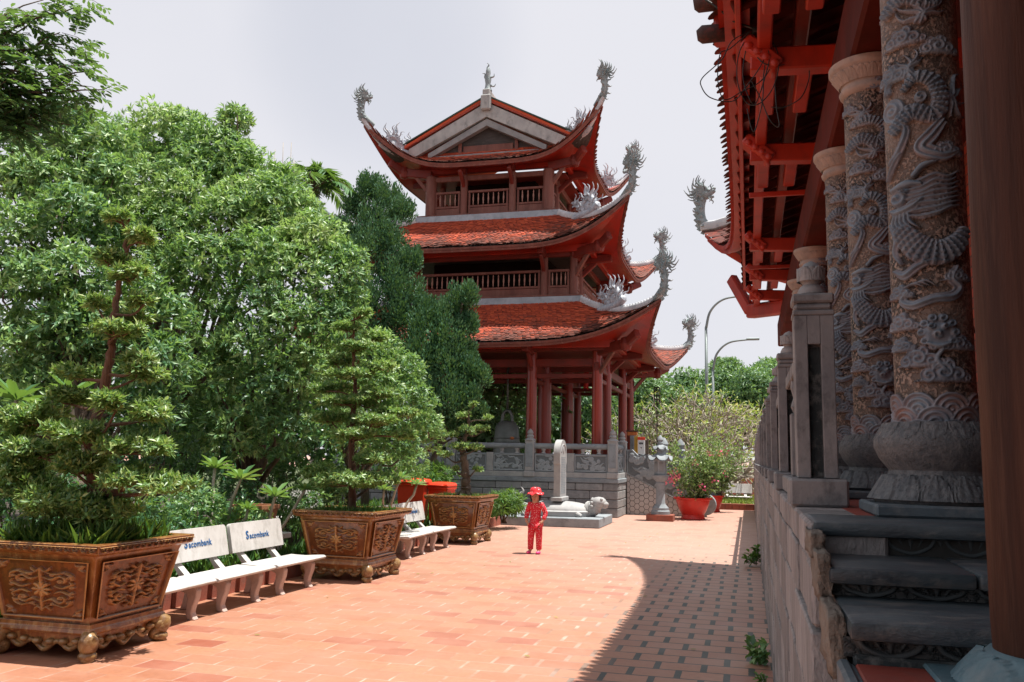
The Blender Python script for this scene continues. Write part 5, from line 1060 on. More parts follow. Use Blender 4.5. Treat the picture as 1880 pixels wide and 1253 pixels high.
pot1 = bowl('flower_bowl', 'large red bowl planter holding a big bougainvillea bush', -1.80, 29.6, .60, .70, M['potred'])
pot2 = bowl('flower_bowl', 'smaller red bowl planter behind the big one by the garden bed', -1.35, 34.2, .42, .62, M['potred'])
gk = thing('far_kerb', 'low red brick kerb of the grass bed beyond the bowl planters', 'kerb', (-.7, 36.2, 0)); mb = MB()
for i in range(8): mb.box(-1.75+i*.27, 36.1, 0, -1.75+i*.27+.262, 36.3, .24, .012)
for i in range(22): mb.box(-1.95, 36.1+i*.3, 0, -1.76, 36.39+i*.3, .24, .012)
mb.build('brick_edging', M['kerb'], gk)
mb = MB(); mb.box(-1.75, 36.31, 0.004, .3, 42.6, .2); tag(mb.build('grass_bed_soil', M['soil']), kind='structure')
fw = thing('pink_wall', 'low pink rendered wall at the far end of the court', 'wall', (.1, 47, 0)); mb = MB(); mb.box(-2.2, 47, 0.0, .4, 47.3, 1.0, .02); mb.box(-2.25, 46.96, 1.0, .45, 47.34, 1.12, .02); mb.build('body', plain('pink render', (.46, .20, .17), (.36, .15, .13), (.25, .15, .13), .85, 2, 20, .3), fw)
for px, Y, zt, armL, nm in ((1299, 46, 10.4, 2.0, 'tall street lamp with a curved arm reaching right, nearer of the two'), (1311, 50, 8.65, 2.0, 'shorter-looking street lamp with a slanting arm, behind the tall one')):
    b_ = at(px, 848, Y); x = b_[0]; sl_ = thing('street_lamp', nm, 'street lamp', (x, Y, 0)); mb = MB(); P = [(x, Y, 0), (x, Y, zt-1.6)]; mb.tube([(x, Y, 0), (x, Y, zt*.5), (x, Y, zt-1.6)], [.11, .09, .07], 10)
    P = curve_pts([(x, Y, zt-1.65), (x+.12*armL, Y, zt-.75), (x+.45*armL, Y, zt-.15), (x+armL, Y, zt+.02)], 8); mb.tube(P, np.linspace(.07, .045, len(P)), 8); mb.build('pole', M['metal'], sl_, True)
    e = P[-1]; mb = MB(); mb.box(e[0]-.15, e[1]-.12, e[2]-.05, e[0]+.55, e[1]+.12, e[2]+.07, .03); mb.build('lamp_head', M['metal'], sl_)
# black lattice ornament hanging beyond the pavilion
bl = thing('hanging_lantern', 'narrow black lattice lantern hanging on a pole beyond the pavilion roof', 'lantern', tuple(at(1206, 750, 40))); a = at(1201, 712, 40); b = at(1211, 742, 40); mb = MB()
for i in range(5):
    z = a[2]+(b[2]-a[2])*i/4; mb.box(a[0], 39.9, z-.02, b[0], 40.1, z+.02)
for x in (a[0], (a[0]+b[0])/2, b[0]): mb.box(x-.02, 39.88, b[2], x+.02, 40.12, a[2])
mb.build('lattice', M['black'], bl); mb = MB(); c = (a[0]+b[0])/2; mb.tube([(c, 40, 0.1), (c, 40, a[2])], .03, 6); mb.build('pole', M['black'], bl)

# ------------------------------------------------------------ big glazed planters
def ornament():
    R_ = Rel(-1, 1, 170, -1, 1, 130); h = .05
    for a in np.linspace(0, 2*PI, 9)[:-1]: R_.stroke([(.05*math.cos(a), .06*math.sin(a)), (.15*math.cos(a), .20*math.sin(a)), (.20*math.cos(a), .27*math.sin(a))], [.03, .062, .02], h*.9)
    R_.spiral(0, 0, .075, h*1.2, .8)
    for sx_ in (1, -1):
        for sy in (1, -1):
            S_ = lambda L: [(sx_*a, sy*b) for a, b in L]
            R_.stroke(S_([(.05, .42), (.22, .34), (.38, .45), (.50, .40), (.50, .26), (.40, .24)]), [.03, .05, .05, .045, .035, .02], h, groove=2)
            R_.stroke(S_([(.10, .58), (.30, .52), (.48, .58), (.62, .50), (.66, .36)]), [.02, .04, .045, .05, .03], h, groove=2)
            R_.stroke(S_([(.30, .12), (.44, .06), (.56, .12), (.66, .20), (.62, .30)]), [.03, .045, .045, .04, .02], h, groove=2)
            R_.stroke(S_([(.0, .74), (.08, .62), (.16, .66), (.20, .76)]), [.02, .045, .04, .01], h, groove=2)
            R_.spiral(sx_*.41, sy*.30, .07, h*1.1, 1.2, sx_*sy); R_.spiral(sx_*.60, sy*.42, .06, h, 1.2, -sx_*sy); R_.spiral(sx_*.24, sy*.50, .06, h, 1.2, sx_*sy); R_.spiral(sx_*.66, sy*.10, .055, h, 1.2, sx_)
            R_.stroke(S_([(.86, .86), (.80, .74), (.88, .66)]), [.05, .06, .02], h*.7, groove=2); R_.stroke(S_([(.86, .86), (.74, .84), (.70, .90)]), [.05, .05, .02], h*.7, groove=2)
        R_.stroke([(0, sx_*.30), (0, sx_*.5), (0, sx_*.72)], [.03, .05, .02], h)
    e = np.minimum(1-np.abs(R_.u)[None, :]*1.0, (1-np.abs(R_.v))[:, None]); R_.H = np.maximum(R_.H, np.where(e < .045, .045, 0)); return R_
ORN = ornament()
def rim_rel():
    R_ = Rel(-1, 1, 320, -1, 1, 26)
    for i in range(15):
        c = -.93+i*.133; R_.stroke([(c-.05, .8), (c-.03, 0), (c, -.75), (c+.03, 0), (c+.05, .8)], [.03]*3, .05); R_.stroke([(c, .7), (c, -.2)], [.03, .012], .05); R_.spiral(c+.066, .2, .03, .05, .6)
    return R_
RIM = rim_rel()
def face_rel(rel, half0, half1, z0, z1, ang, amp, off=0.0, ul=.97, vl=.95):
    "wrap a relief on one tapered face of a square body"
    U, V = np.meshgrid(rel.u*ul, rel.v*vl); t = (V+1)/2; hf = half0+(half1-half0)*t; x = U*hf; y = -(hf+off+rel.H*amp); z = z0+(z1-z0)*t
    c, s = math.cos(ang), math.sin(ang); return np.stack([x*c-y*s, x*s+y*c, z], -1)
def make_planter():
    t = thing('ornate_planter', 'p', 'planter', (0, 0, 0)); Hs = np.array([[.52, .32], [.615, .945]])
    mb = MB(); q = math.sqrt(2)
    for pr in ([(.47, .14), (.475, .22), (.525, .225), (.54, .245), (.53, .275), (.52, .285), (.515, .32), (.485, .322), (.60, .90), (.615, .945), (.655, .95), (.67, .96), (.69, .97), (.70, 1.045), (.695, 1.05), (.58, 1.05), (.57, .97), (.2, .965)],):
        mb.lathe([(r*q, z) for r, z in pr], 4, rot=PI/4)
    bo = mb.build('body', M['glaze'], t); K = []
    bw = bo.modifiers.new('bevel', 'BEVEL'); bw.width = .008; bw.segments = 2; bw.limit_method = 'ANGLE'
    for k in range(4):
        o = MB().grid(face_rel(ORN, .490, .597, .345, .90, k*PI/2, .85, .004, .93, .96)).build('panel_relief', M['relplant'], bo, True, recalc=False); setattr_f(o, 'raised', (ORN.H > .008)*1.0); setattr_f(o, 'hgt', np.clip(ORN.H/.05, 0, 1))
        o = MB().grid(face_rel(RIM, .690, .700, .972, 1.043, k*PI/2, .5, .002, .98, .9)).build('rim_relief', M['relplant'], bo, True, recalc=False); setattr_f(o, 'raised', (RIM.H > .008)*1.0); setattr_f(o, 'hgt', np.clip(RIM.H/.05, 0, 1))
        mb = MB(); n = 41; G = np.zeros((n, 2, 3)); x = np.linspace(-.42, .42, n); lo = .135-.035*np.cos(x*22)-.03*(1-np.abs(x)/.42); ang = k*PI/2; c, s = math.cos(ang), math.sin(ang)
        for j, yy in enumerate((-.50, -.46)): pass
        pts = np.stack([x, np.full(n, -.475), lo], -1); mb.tube(pts@np.array([[c, s, 0], [-s, c, 0], [0, 0, 1]]), .022, 8)
        for i in range(6): pp = np.array([-.36+.144*i, -.485, .17-.03*(1-abs(-.36+.144*i)/.42)]); mb.sphere(pp@np.array([[c, s, 0], [-s, c, 0], [0, 0, 1]]), (.05, .05, .03), 10, 6)
        sk = np.stack([np.stack([x, np.full(n, -.47), lo], -1), np.stack([x, np.full(n, -.47), np.full(n, .225)], -1)], 1).reshape(-1, 3)@np.array([[c, s, 0], [-s, c, 0], [0, 0, 1]]); mb.grid(sk.reshape(n, 2, 3)); mb.build('scroll_apron', M['gold'], bo, True)
        a = k*PI/2+PI/4; d = np.array([math.cos(a), math.sin(a), 0]); mb = MB(); e = .475*q
        mb.tube(curve_pts([d*(e-.05)+[0, 0, .24], d*(e+.06)+[0, 0, .19], d*(e+.02)+[0, 0, .11], d*(e-.02)+[0, 0, .075], d*(e+.05)+[0, 0, .03], d*(e+.09)+[0, 0, .045]], 5), [.07]*5+[.085]*5+[.06]*5+[.055]*5+[.06]*6, 12); mb.sphere(d*(e+.035)+[0, 0, .17], (.085, .085, .075)); mb.sphere(d*(e+.04)+[0, 0, .05], (.085, .085, .05)); mb.build('scroll_foot', M['gold'], t, True)
    mb = MB(); mb.box(-.57, -.57, .96, .57, .57, .99); mb.build('soil', M['soil'], t); return t
M['glaze'] = plain('amber brown glaze', (0.31, 0.125, 0.034), (0.13, 0.045, 0.015), (0.46, 0.29, 0.12), 0.3, 5.5, 18, 0.5, 0.01, (1, 1, .4), 0.5, .3, 0, .85)
M['gold'] = plain('worn gold brown glaze', (0.30, 0.18, 0.068), (0.13, 0.06, 0.022), (0.48, 0.38, 0.23), 0.33, 12, 30, 0.3, 0.008, (1, 1, 1), .5, .2)
pl1 = make_planter(); pl2 = copy_tree(pl1); pl3 = copy_tree(pl1)
for o, loc, lab in ((pl1, (-6.31, 7.42, 0), 'nearest brown glazed ornate planter, large in the left corner, full of grass'), (pl2, (-6.06, 12.93, 0), 'middle brown glazed ornate planter between the two groups of white benches'), (pl3, (-6.27, 19.0, 0), 'farthest brown glazed ornate planter holding a small sparse bonsai')):
    o.location = loc; o['label'] = lab; o['category'] = 'planter'; o['group'] = 'ornate glazed planters along the court'; ORG[o.name] = loc
pl2.rotation_euler.z = R(-1.2); pl3.rotation_euler.z = R(-1.5); pl3.scale = (.94, .94, 1.0)

# ------------------------------------------------------------ white benches
def text_mesh(s, size, bold=.012, ext=.002):
    c = bpy.data.curves.new('text', 'FONT'); c.body = s; c.size = size; c.offset = bold*size; c.space_character = 1.08; c.extrude = ext; c.resolution_u = 3
    o = bpy.data.objects.new('text', c); COL.objects.link(o); bpy.context.view_layer.update(); me = bpy.data.meshes.new_from_object(o.evaluated_get(bpy.context.evaluated_depsgraph_get())); w = o.dimensions.x; bpy.data.objects.remove(o); return me, w
def make_bench(words=True):
    t = thing('white_bench', 'b', 'bench', (0, 0, 0)); L = 1.30
    pr = [(-.30, .385), (.18, .380), (.255, .375), (.285, .395), (.285, .415), (.25, .432), (.15, .428), (-.05, .412), (-.30, .418)]
    mb = MB(); mb.prism(pr, L, Matrix.Translation((0, L/2, 0))@Matrix(((1, 0, 0), (0, 0, -1), (0, 1, 0))).to_4x4()); so_ = mb.build('seat', M['terrazzo'], t, 35); bv = so_.modifiers.new('bevel', 'BEVEL'); bv.width = .01; bv.segments = 2
    r = .05; a0, a1, b0, b1 = -L/2, L/2, 0, .40; out = []
    for cx_, cy_, st in ((a1-r, b1-r, 0), (a0+r, b1-r, 90), (a0+.012, b0+.012, 180), (a1-.012, b0+.012, 270)):
        rr = r if st < 180 else .012; out += [(cx_+rr*math.cos(R(st+x)), cy_+rr*math.sin(R(st+x))) for x in (0, 30, 60, 90)]
    tilt = Matrix.Translation((-.43, 0, .545))@Matrix.Rotation(R(-12), 4, 'Y')
    mb = MB(); mb.prism(out, .055, tilt@Matrix(((0, 0, -1), (1, 0, 0), (0, 1, 0))).to_4x4()); bk = mb.build('backrest', M['terrazzo'], t, 35); bv = bk.modifiers.new('bevel', 'BEVEL'); bv.width = .008; bv.segments = 2
    if words:
        big, w1 = text_mesh('S', .155, .02); small, w2 = text_mesh('acombank', .112, .012); x = -.02-(w1+w2)/2
        for me, dx, sc_ in ((big, 0, 1), (small, w1+.022, 1)):
            V = np.zeros(len(me.vertices)*3); me.vertices.foreach_get('co', V); V = V.reshape(-1, 3); V = np.stack([V[:, 2]*0+.004+V[:, 2], x+dx+V[:, 0], .165+V[:, 1]], 1); V = V@np.array(tilt.to_3x3()).T+np.array(tilt.translation); me.vertices.foreach_set('co', V.ravel()); me.update(); me.materials.clear(); me.materials.append(M['blue'])
            o = bpy.data.objects.new('lettering', me); COL.objects.link(o); o.parent = bk; ORG[o.name] = (0, 0, 0)
    for y in (-.38, .38):
        prof = [(.20, .376), (.235, .33), (.225, .24), (.19, .15), (.175, .08), (.20, .03), (.225, .0), (.13, .0), (.105, .06), (.10, .14), (.115, .22), (.10, .285), (.02, .315), (-.12, .32), (-.20, .29), (-.24, .20), (-.255, .08), (-.29, 0), (-.39, 0), (-.36, .08), (-.335, .2), (-.34, .34), (-.36, .376)]
        mb = MB(); mb.prism(prof, .10, Matrix.Translation((0, y+.05, 0))@Matrix(((1, 0, 0), (0, 0, -1), (0, 1, 0))).to_4x4()); lg = mb.build('leg_frame', M['terrapink'], t, 40); bv = lg.modifiers.new('bevel', 'BEVEL'); bv.width = .012; bv.segments = 2; bv.limit_method = 'ANGLE'
        mb = MB(); mb.prism([(-.32, .386), (-.42, .386), (-.555, .56), (-.615, .90), (-.572, .90), (-.491, .545)], .11, Matrix.Translation((0, y+.055, 0))@Matrix(((1, 0, 0), (0, 0, -1), (0, 1, 0))).to_4x4()); mb.build('back_support', M['terrazzo'], t)
    return t
BN = make_bench(); bn_ = [(8.6, 'white concrete bench half hidden behind the nearest planter'), (9.93, 'white concrete bench with blue lettering, left of the pair between the nearest and middle planters'), (11.32, 'white concrete bench with blue lettering, beside the middle planter on its near side'), (15.92, 'white concrete bench just behind the middle planter, mostly hidden by it'), (17.29, 'white concrete bench with blue lettering in front of the red bins')]
for i, (y, lab) in enumerate(bn_):
    o = BN if i == 0 else copy_tree(BN); o.location = (-6.32, y, 0); o.rotation_euler.z = R((1.5, .5, -1.2, .8, -1)[i]); o['label'] = lab; o['category'] = 'bench'; o['group'] = 'white benches along the garden bed'
fb = copy_tree(BN); fb.location = (-.55, 38.6, .02); fb.rotation_euler.z = R(-90); fb['label'] = 'small distant white bench facing the court beyond the grass bed'; fb['category'] = 'bench'
gb_ = copy_tree(BN); gb_.location = (-8.9, 16.6, .2); gb_.rotation_euler.z = R(-60); gb_['label'] = 'white bench inside the garden half hidden by leaves behind the middle planter'; gb_['category'] = 'bench'
for ob in (gb_, fb):
    for ch in ob.children:
        for g in list(ch.children):
            bpy.data.objects.remove(g)
me, w1 = text_mesh('NGÂN', .13, .006); V = np.zeros(len(me.vertices)*3); me.vertices.foreach_get('co', V); V = V.reshape(-1, 3); tl = Matrix.Translation((-.43, 0, .545))@Matrix.Rotation(R(-12), 4, 'Y'); V = np.stack([V[:, 2]+.004, V[:, 0]-w1/2, .15+V[:, 1]], 1)@np.array(tl.to_3x3()).T+np.array(tl.translation); me.vertices.foreach_set('co', V.ravel()); me.update(); me.materials.clear(); me.materials.append(M['ink'])
o = bpy.data.objects.new('lettering', me); COL.objects.link(o); o.parent = [c for c in gb_.children if c.name.startswith('backrest')][0]

# ------------------------------------------------------------ bins and garden pots
def bin_(x, y, rot, label, w=.62, h=1.12):
    t = thing('wheelie_bin', label, 'bin', (0, 0, 0), 'red plastic bins behind the bench'); mb = MB(); q = math.sqrt(2)/2
    mb.lathe([(w*.80*q, .05), (w*.84*q, .1), (w*.96*q, h-.10), (w*1.06*q, h-.09), (w*1.06*q, h-.04), (w*.9*q, h-.04)], 4, rot=PI/4); b_ = mb.build('body', M['binred'], t); bv = b_.modifiers.new('bevel', 'BEVEL'); bv.width = .03; bv.segments = 3
    mb = MB(); mb.lathe([(w*1.08*q, h-.035), (w*1.10*q, h), (w*1.0*q, h+.05), (w*.5*q, h+.075)], 4, rot=PI/4); l_ = mb.build('lid', M['binred'], t); bv = l_.modifiers.new('bevel', 'BEVEL'); bv.width = .015; bv.segments = 2
    mb = MB(); mb.tube([(-w*.35, -w*.53, h), (-w*.3, -w*.62, h), (w*.3, -w*.62, h), (w*.35, -w*.53, h)], .018, 8); mb.build('handle', M['binred'], l_, True)
    for s in (1, -1): mb = MB(); mb.lathe([(.02, -.03), (.10, -.03), (.11, 0), (.10, .03), (.02, .03)], 16); mb.xf(Matrix.Translation((s*w*.36, w*.42, .11))@Matrix.Rotation(PI/2, 4, 'Y')); mb.build('wheel', M['black'], t, 40)
    t.location = (x, y, .2); t.rotation_euler.z = rot
bin_(-7.62, 19.45, R(8), 'taller red plastic bin with its lid closed, left of the two', .66, 1.10); bin_(-7.02, 19.75, R(-6), 'red orange plastic bin in the sun behind the bench backrest, right of the two', .50, 1.02)
tp = thing('terracotta_pot', 'terracotta trough standing on a white slab among the garden plants', 'flower pot', (-8.35, 12.4, .2)); c = at(470, 912, 12.6); mb = MB(); mb.lathe([(.30, .45), (.36, .8), (.40, .82), (.40, .88), (.34, .88), (.32, .8)], 4, (c[0], 12.6, .2), rot=PI/4); mb.build('trough', M['terracotta'], tp); mb = MB(); mb.box(c[0]-.5, 12.3, .56, c[0]+.5, 12.9, .645, .01); mb.box(c[0]-.4, 12.4, .2, c[0]-.3, 12.8, .56, .01); mb.box(c[0]+.3, 12.4, .2, c[0]+.4, 12.8, .56, .01); mb.build('slab_stand', M['white'], tp)

# ------------------------------------------------------------ child
def skin(name, V, E, rad, mat, parent, root=0, sub=2, loc=(0, 0, 0)):
    me = bpy.data.meshes.new(name); me.from_pydata([tuple(v) for v in V], E, []); o = bpy.data.objects.new(name, me); COL.objects.link(o)
    sk = o.modifiers.new('skin', 'SKIN'); sk.use_smooth_shade = True
    if not me.skin_vertices: me.attributes.new('x', 'FLOAT', 'POINT')
    for i, r in enumerate(rad): sv = me.skin_vertices[0].data[i]; sv.radius = (r, r) if np.isscalar(r) else r; sv.use_root = (i == root)
    ss = o.modifiers.new('sub', 'SUBSURF'); ss.levels = sub; ss.render_levels = sub
    bpy.context.view_layer.update(); m2 = bpy.data.meshes.new_from_object(o.evaluated_get(bpy.context.evaluated_depsgraph_get())); bpy.data.objects.remove(o); m2.name = name
    m2.polygons.foreach_set('use_smooth', [True]*len(m2.polygons)); m2.materials.clear(); m2.materials.append(mat); o = bpy.data.objects.new(name, m2); COL.objects.link(o); o.parent = parent; return o
def dotmat(name, base, dot, scale, thr):
    m, t, p, o = newmat(name); P = nd(t, 'ShaderNodeTexCoord').outputs['Object']; v = nd(t, 'ShaderNodeTexVoronoi', {'Vector': P, 'Scale': scale}).outputs[0]
    f = ramp(t, mth(t, 'ADD', v, mth(t, 'MULTIPLY', mth(t, 'SUBTRACT', noise(t, P, scale*1.5, 2), .5), .25)), thr+.06, thr-.06); t.links.new(mixc(t, f, base, dot), p.inputs['Base Color']); p.inputs['Roughness'].default_value = .8; bump(t, p, noise(t, P, 14, 3), .35, .02); return m
kid = thing('person', 'small child in red white-dotted pyjamas and a red floppy sun hat standing in the court', 'person', (-4.163, 17.35, 0)); ORG[kid.name] = (0, 0, 0)
# local frame: +y faces the camera after a half turn (figure built facing -y)
HIP, SH = .55, .985
V = [(0, 0, .60), (0, .005, .72), (0, .01, .86), (0, .01, .955), (0, .005, 1.03), (0, -.01, 1.10), (0, -.012, 1.165), (0, -.008, 1.215),
     (-.075, 0, .56), (-.088, -.02, .32), (-.095, .0, .085), (-.10, -.035, .045), (-.115, -.13, .028),
     (.075, 0, .56), (.080, -.01, .32), (.075, .02, .085), (.08, -.02, .045), (.095, -.115, .028),
     (-.125, .01, .965), (-.185, .02, .80), (-.165, -.085, .655), (-.13, -.13, .625),
     (.125, .01, .965), (.205, .05, .80), (.165, -.03, .645), (.13, -.06, .60)]
Ed = [(0, 1), (1, 2), (2, 3), (3, 4), (4, 5), (5, 6), (6, 7), (0, 8), (8, 9), (9, 10), (10, 11), (11, 12), (0, 13), (13, 14), (14, 15), (15, 16), (16, 17), (3, 18), (18, 19), (19, 20), (20, 21), (3, 22), (22, 23), (23, 24), (24, 25)]
rd = [(.10, .085), (.098, .082), (.105, .082), (.085, .065), (.042, .042), (.088, .092), (.094, .100), (.07, .08), .075, .052, .036, .034, .026, .075, .052, .036, .034, .026, .05, .038, .027, .026, .05, .038, .027, .026]
skin('body', V, Ed, rd, M['skin'], kid)
def fingers(c, d, side):
    mb = MB(); d = np.asarray(d, float)/np.linalg.norm(d); s = np.asarray(side, float)
    for i, l in enumerate((.045, .052, .05, .04)):
        b_ = np.asarray(c)+s*(.021-.014*i); mb.tube([b_, b_+d*l*.5+[0, -.006, 0], b_+d*l*.85+[0, -.002, -.012], b_+d*l+[0, .004, -.022]], [.0085, .008, .0075, .006], 8)
    b_ = np.asarray(c)+s*.026-d*.02; mb.tube([b_, b_+s*.018+d*.02, b_+s*.02+d*.038+[0, 0, -.004]], [.010, .009, .007], 8); return mb
fingers((-.125, -.135, .62), (.7, -.5, -.35), (.2, .1, .9)).build('fingers', M['skin'], kid, True); fingers((.125, -.065, .595), (-.6, -.5, -.6), (-.2, .1, .9)).build('fingers', M['skin'], kid, True)
shirt_m = dotmat('red white fleck cotton', (.62, .018, .035), (.85, .70, .70), 40, .23)
Vs = [V[0], V[1], V[2], V[3], (0, .005, 1.0), (-.125, .01, .965), (-.185, .02, .80), (-.170, -.07, .675), (.125, .01, .965), (.205, .05, .80), (.170, -.02, .665), (0, 0, .53)]
skin('pyjama_shirt', Vs, [(0, 1), (1, 2), (2, 3), (3, 4), (3, 5), (5, 6), (6, 7), (3, 8), (8, 9), (9, 10), (0, 11)], [(.125, .105), (.118, .1), (.118, .095), (.098, .08), (.06, .055), .066, .054, .048, .066, .054, .048, (.135, .115)], shirt_m, kid)
Vp = [(0, 0, .60), (-.07, 0, .54), (-.088, -.012, .32), (-.097, .0, .10), (.07, 0, .54), (.082, -.005, .32), (.077, .015, .10), (-.098, 0, .075), (.077, .015, .075)]
skin('pyjama_trousers', Vp, [(0, 1), (1, 2), (2, 3), (3, 7), (0, 4), (4, 5), (5, 6), (6, 8)], [(.11, .095), .088, .07, .06, .088, .07, .06, .062, .062], shirt_m, kid)
mb = MB()
for x, y in ((-.108, -.07), (.088, -.055)):
    mb.sphere((x, y, .030), (.044, .095, .030), 14, 8)
mb.build('sandals', M['pink'], kid, True)
mb = MB(); n = 40; G = np.zeros((10, n, 3))
for j, (r, z) in enumerate(((.02, 1.315), (.06, 1.312), (.095, 1.295), (.112, 1.26), (.116, 1.215), (.122, 1.205), (.140, 1.202), (.155, 1.192), (.166, 1.180), (.168, 1.176))):
    for i in range(n):
        a = i*2*PI/n; w = max(0, (j-4)/5)*.018*math.sin(5*a+.8)+max(0, (j-4)/5)*.012*math.sin(9*a); G[j, i] = (r*math.cos(a), r*1.06*math.sin(a)-.01, z+w)
mb.grid(G, wrap=True); ht = mb.build('sun_hat', dotmat('red hat cotton', (.66, .02, .03), (.88, .78, .78), 22, .22), kid, True)
mb = MB(); mb.sphere((0, .022, 1.155), (.108, .095, .10), 18, 10); [mb.tube([(s*.09, .0, 1.17), (s*.098, -.01, 1.10), (s*.085, .0, 1.04)], [.03, .028, .012], 8) for s in (1, -1)]; mb.build('hair', M['hair'], kid, True)
for s in (1, -1):
    mb = MB(); mb.sphere((s*.036, -.098, 1.125), (.011, .007, .006), 10, 6); mb.build('eye', M['hair'], kid, True)
    mb = MB(); mb.sphere((s*.094, .0, 1.10), (.014, .02, .026), 10, 6); mb.build('ear', M['skin'], kid, True)
mb = MB(); mb.sphere((0, -.106, 1.098), (.014, .014, .015), 10, 6); mb.build('nose', M['skin'], kid, True)
mb = MB(); mb.sphere((0, -.094, 1.062), (.024, .008, .007), 10, 6); mb.build('mouth', M['potred'], kid, True)
kid.rotation_euler.z = R(-6)
# ------------------------------------------------------------ vegetation
LM = {}
LM['tree'] = leafmat('glossy leaf', (0.050, 0.145, 0.07), (0.14, 0.29, 0.12), (0.33, 0.48, 0.20), .36, .42)
LM['tree2'] = leafmat('bright young leaf', (0.075, 0.185, 0.08), (0.20, 0.36, 0.14), (0.40, 0.53, 0.22), .40, .42)
LM['dark'] = leafmat('dark broad leaf', (0.028, 0.10, 0.055), (0.055, 0.16, 0.07), (0.12, 0.25, 0.10), .28, .33)
LM['juniper'] = leafmat('juniper scale leaf', (0.016, 0.080, 0.036), (0.034, 0.125, 0.050), (0.085, 0.21, 0.075), .12, .65)
LM['bonsai'] = leafmat('bonsai leaf', (0.065, 0.155, 0.055), (0.17, 0.30, 0.095), (0.42, 0.50, 0.19), .36, .40)
LM['bonsai2'] = leafmat('grey green bonsai leaf', (0.075, 0.18, 0.065), (0.19, 0.33, 0.11), (0.42, 0.52, 0.22), .38, .40)
LM['bgtree'] = leafmat('background leaf', (0.055, 0.14, 0.07), (0.11, 0.23, 0.10), (0.22, 0.36, 0.17), .30, .42)
LM['frangi'] = leafmat('frangipani leaf', (0.045, 0.13, 0.045), (0.09, 0.21, 0.06), (0.20, 0.33, 0.10), .28, .28)
LM['yellowish'] = leafmat('yellowing leaf', (0.12, 0.20, 0.04), (0.25, 0.31, 0.07), (0.45, 0.42, 0.12), .35, .45)
LM['grass'] = leafmat('grass blade', (0.025, 0.09, 0.02), (0.06, 0.17, 0.035), (0.14, 0.26, 0.05), .3, .5)
LM['boug'] = leafmat('bougainvillea leaf', (0.08, 0.17, 0.055), (0.19, 0.29, 0.10), (0.42, 0.48, 0.24), .3, .45)
LM['petal'] = leafmat('pink bract', (0.70, 0.05, 0.22), (0.85, 0.10, 0.32), (0.9, 0.25, 0.35), .35, .6)
LM['palm'] = leafmat('palm leaflet', (0.03, 0.11, 0.035), (0.06, 0.17, 0.05), (0.12, 0.26, 0.08), .25, .35)
def pc(px, py, Y, rpx, k=1.0, fz=.9):
    rpx = rpx*1.08
    "crown clump seen at a photo pixel"
    r = rpx*Y/FOC; return (at(px, py, Y), (r, r*k, r*fz))
def jj(L, k): return [(c, np.array(r)*k) for c, r in jit(L)]
def jit(L): return [(c+rng.normal(size=3)*np.array(r)*.10, np.array(r)*rng.uniform(.9, 1.1)) for c, r in L]
# the broad-leaved trees behind the benches
T = 'broad-leaved trees in the garden behind the benches'
tree('broadleaf_tree', 'tall bushy tree with bright glossy leaves, crown top left of centre against the sky', 'tree', (-11.2, 14.6, .2), jit([pc(*q) for q in
     ((300, 262, 15, 62), (390, 270, 14.8, 60), (215, 270, 15, 60), (350, 330, 14.4, 66), (255, 345, 14.2, 66), (445, 330, 14.8, 58), (170, 330, 14.6, 58), (480, 385, 14.4, 62), (400, 405, 13.8, 68), (310, 425, 13.6, 68), (225, 430, 13.8, 62), (540, 400, 14.8, 50), (560, 455, 14.4, 60), (470, 470, 13.6, 66), (380, 490, 13.3, 68), (300, 520, 13.3, 66), (335, 230, 15.2, 38), (425, 225, 15, 30), (345, 285, 14.9, 55), (265, 300, 14.9, 55), (500, 430, 14.4, 55), (440, 385, 14.2, 55), (350, 375, 14, 58), (265, 390, 14, 58), (190, 380, 14.3, 58), (430, 290, 15, 45), (510, 345, 14.9, 40))]), LM['tree2'], M['bark'], (.140, .044), 250, 7, .17, .35, T, up=.35)
tree('broadleaf_tree', 'dense rounded tree leaning right towards the dark juniper, leaves shining in the sun', 'tree', (-9.0, 14.4, .2), jit([pc(*q) for q in
     ((600, 440, 14.6, 58), (605, 520, 14.2, 62), (540, 530, 13.8, 64), (465, 555, 13.4, 66), (600, 600, 14.0, 58), (530, 615, 13.5, 62), (450, 640, 13.2, 66), (380, 600, 13.2, 66), (630, 560, 14.4, 40), (400, 700, 13.2, 60), (490, 710, 13.3, 60), (560, 690, 13.6, 52), (640, 490, 14.6, 36), (360, 780, 13.2, 56), (440, 790, 13.2, 54), (520, 790, 13.5, 50))]), LM['tree'], M['bark'], (.135, .043), 185, 7, .13, .4, T, up=.3)
tree('broadleaf_tree', 'shaded tree with large leaves at the left edge behind the nearest bonsai', 'tree', (-9.2, 10.6, .2), jit([pc(*q) for q in
     ((60, 330, 12, 66), (130, 400, 11.6, 66), (40, 430, 11.4, 68), (60, 530, 11, 70), (140, 500, 11.2, 66), (230, 540, 11.6, 62), (40, 630, 10.8, 70), (130, 600, 11, 66), (290, 590, 12, 60), (60, 720, 10.8, 62), (290, 680, 11.8, 60), (200, 330, 12.4, 56), (90, 250, 12.6, 52), (20, 270, 12.2, 56), (270, 760, 11.6, 56), (20, 800, 10.8, 60), (20, 340, 12, 60), (130, 290, 12.6, 56), (100, 340, 12.2, 58), (10, 500, 11.4, 64), (150, 240, 12.8, 46), (200, 270, 12.8, 46), (190, 420, 12, 58), (180, 620, 11.6, 58), (20, 220, 12.6, 40))]), LM['tree'], M['bark'], (.155, .050), 180, 7, .13, .4, T, up=.3)
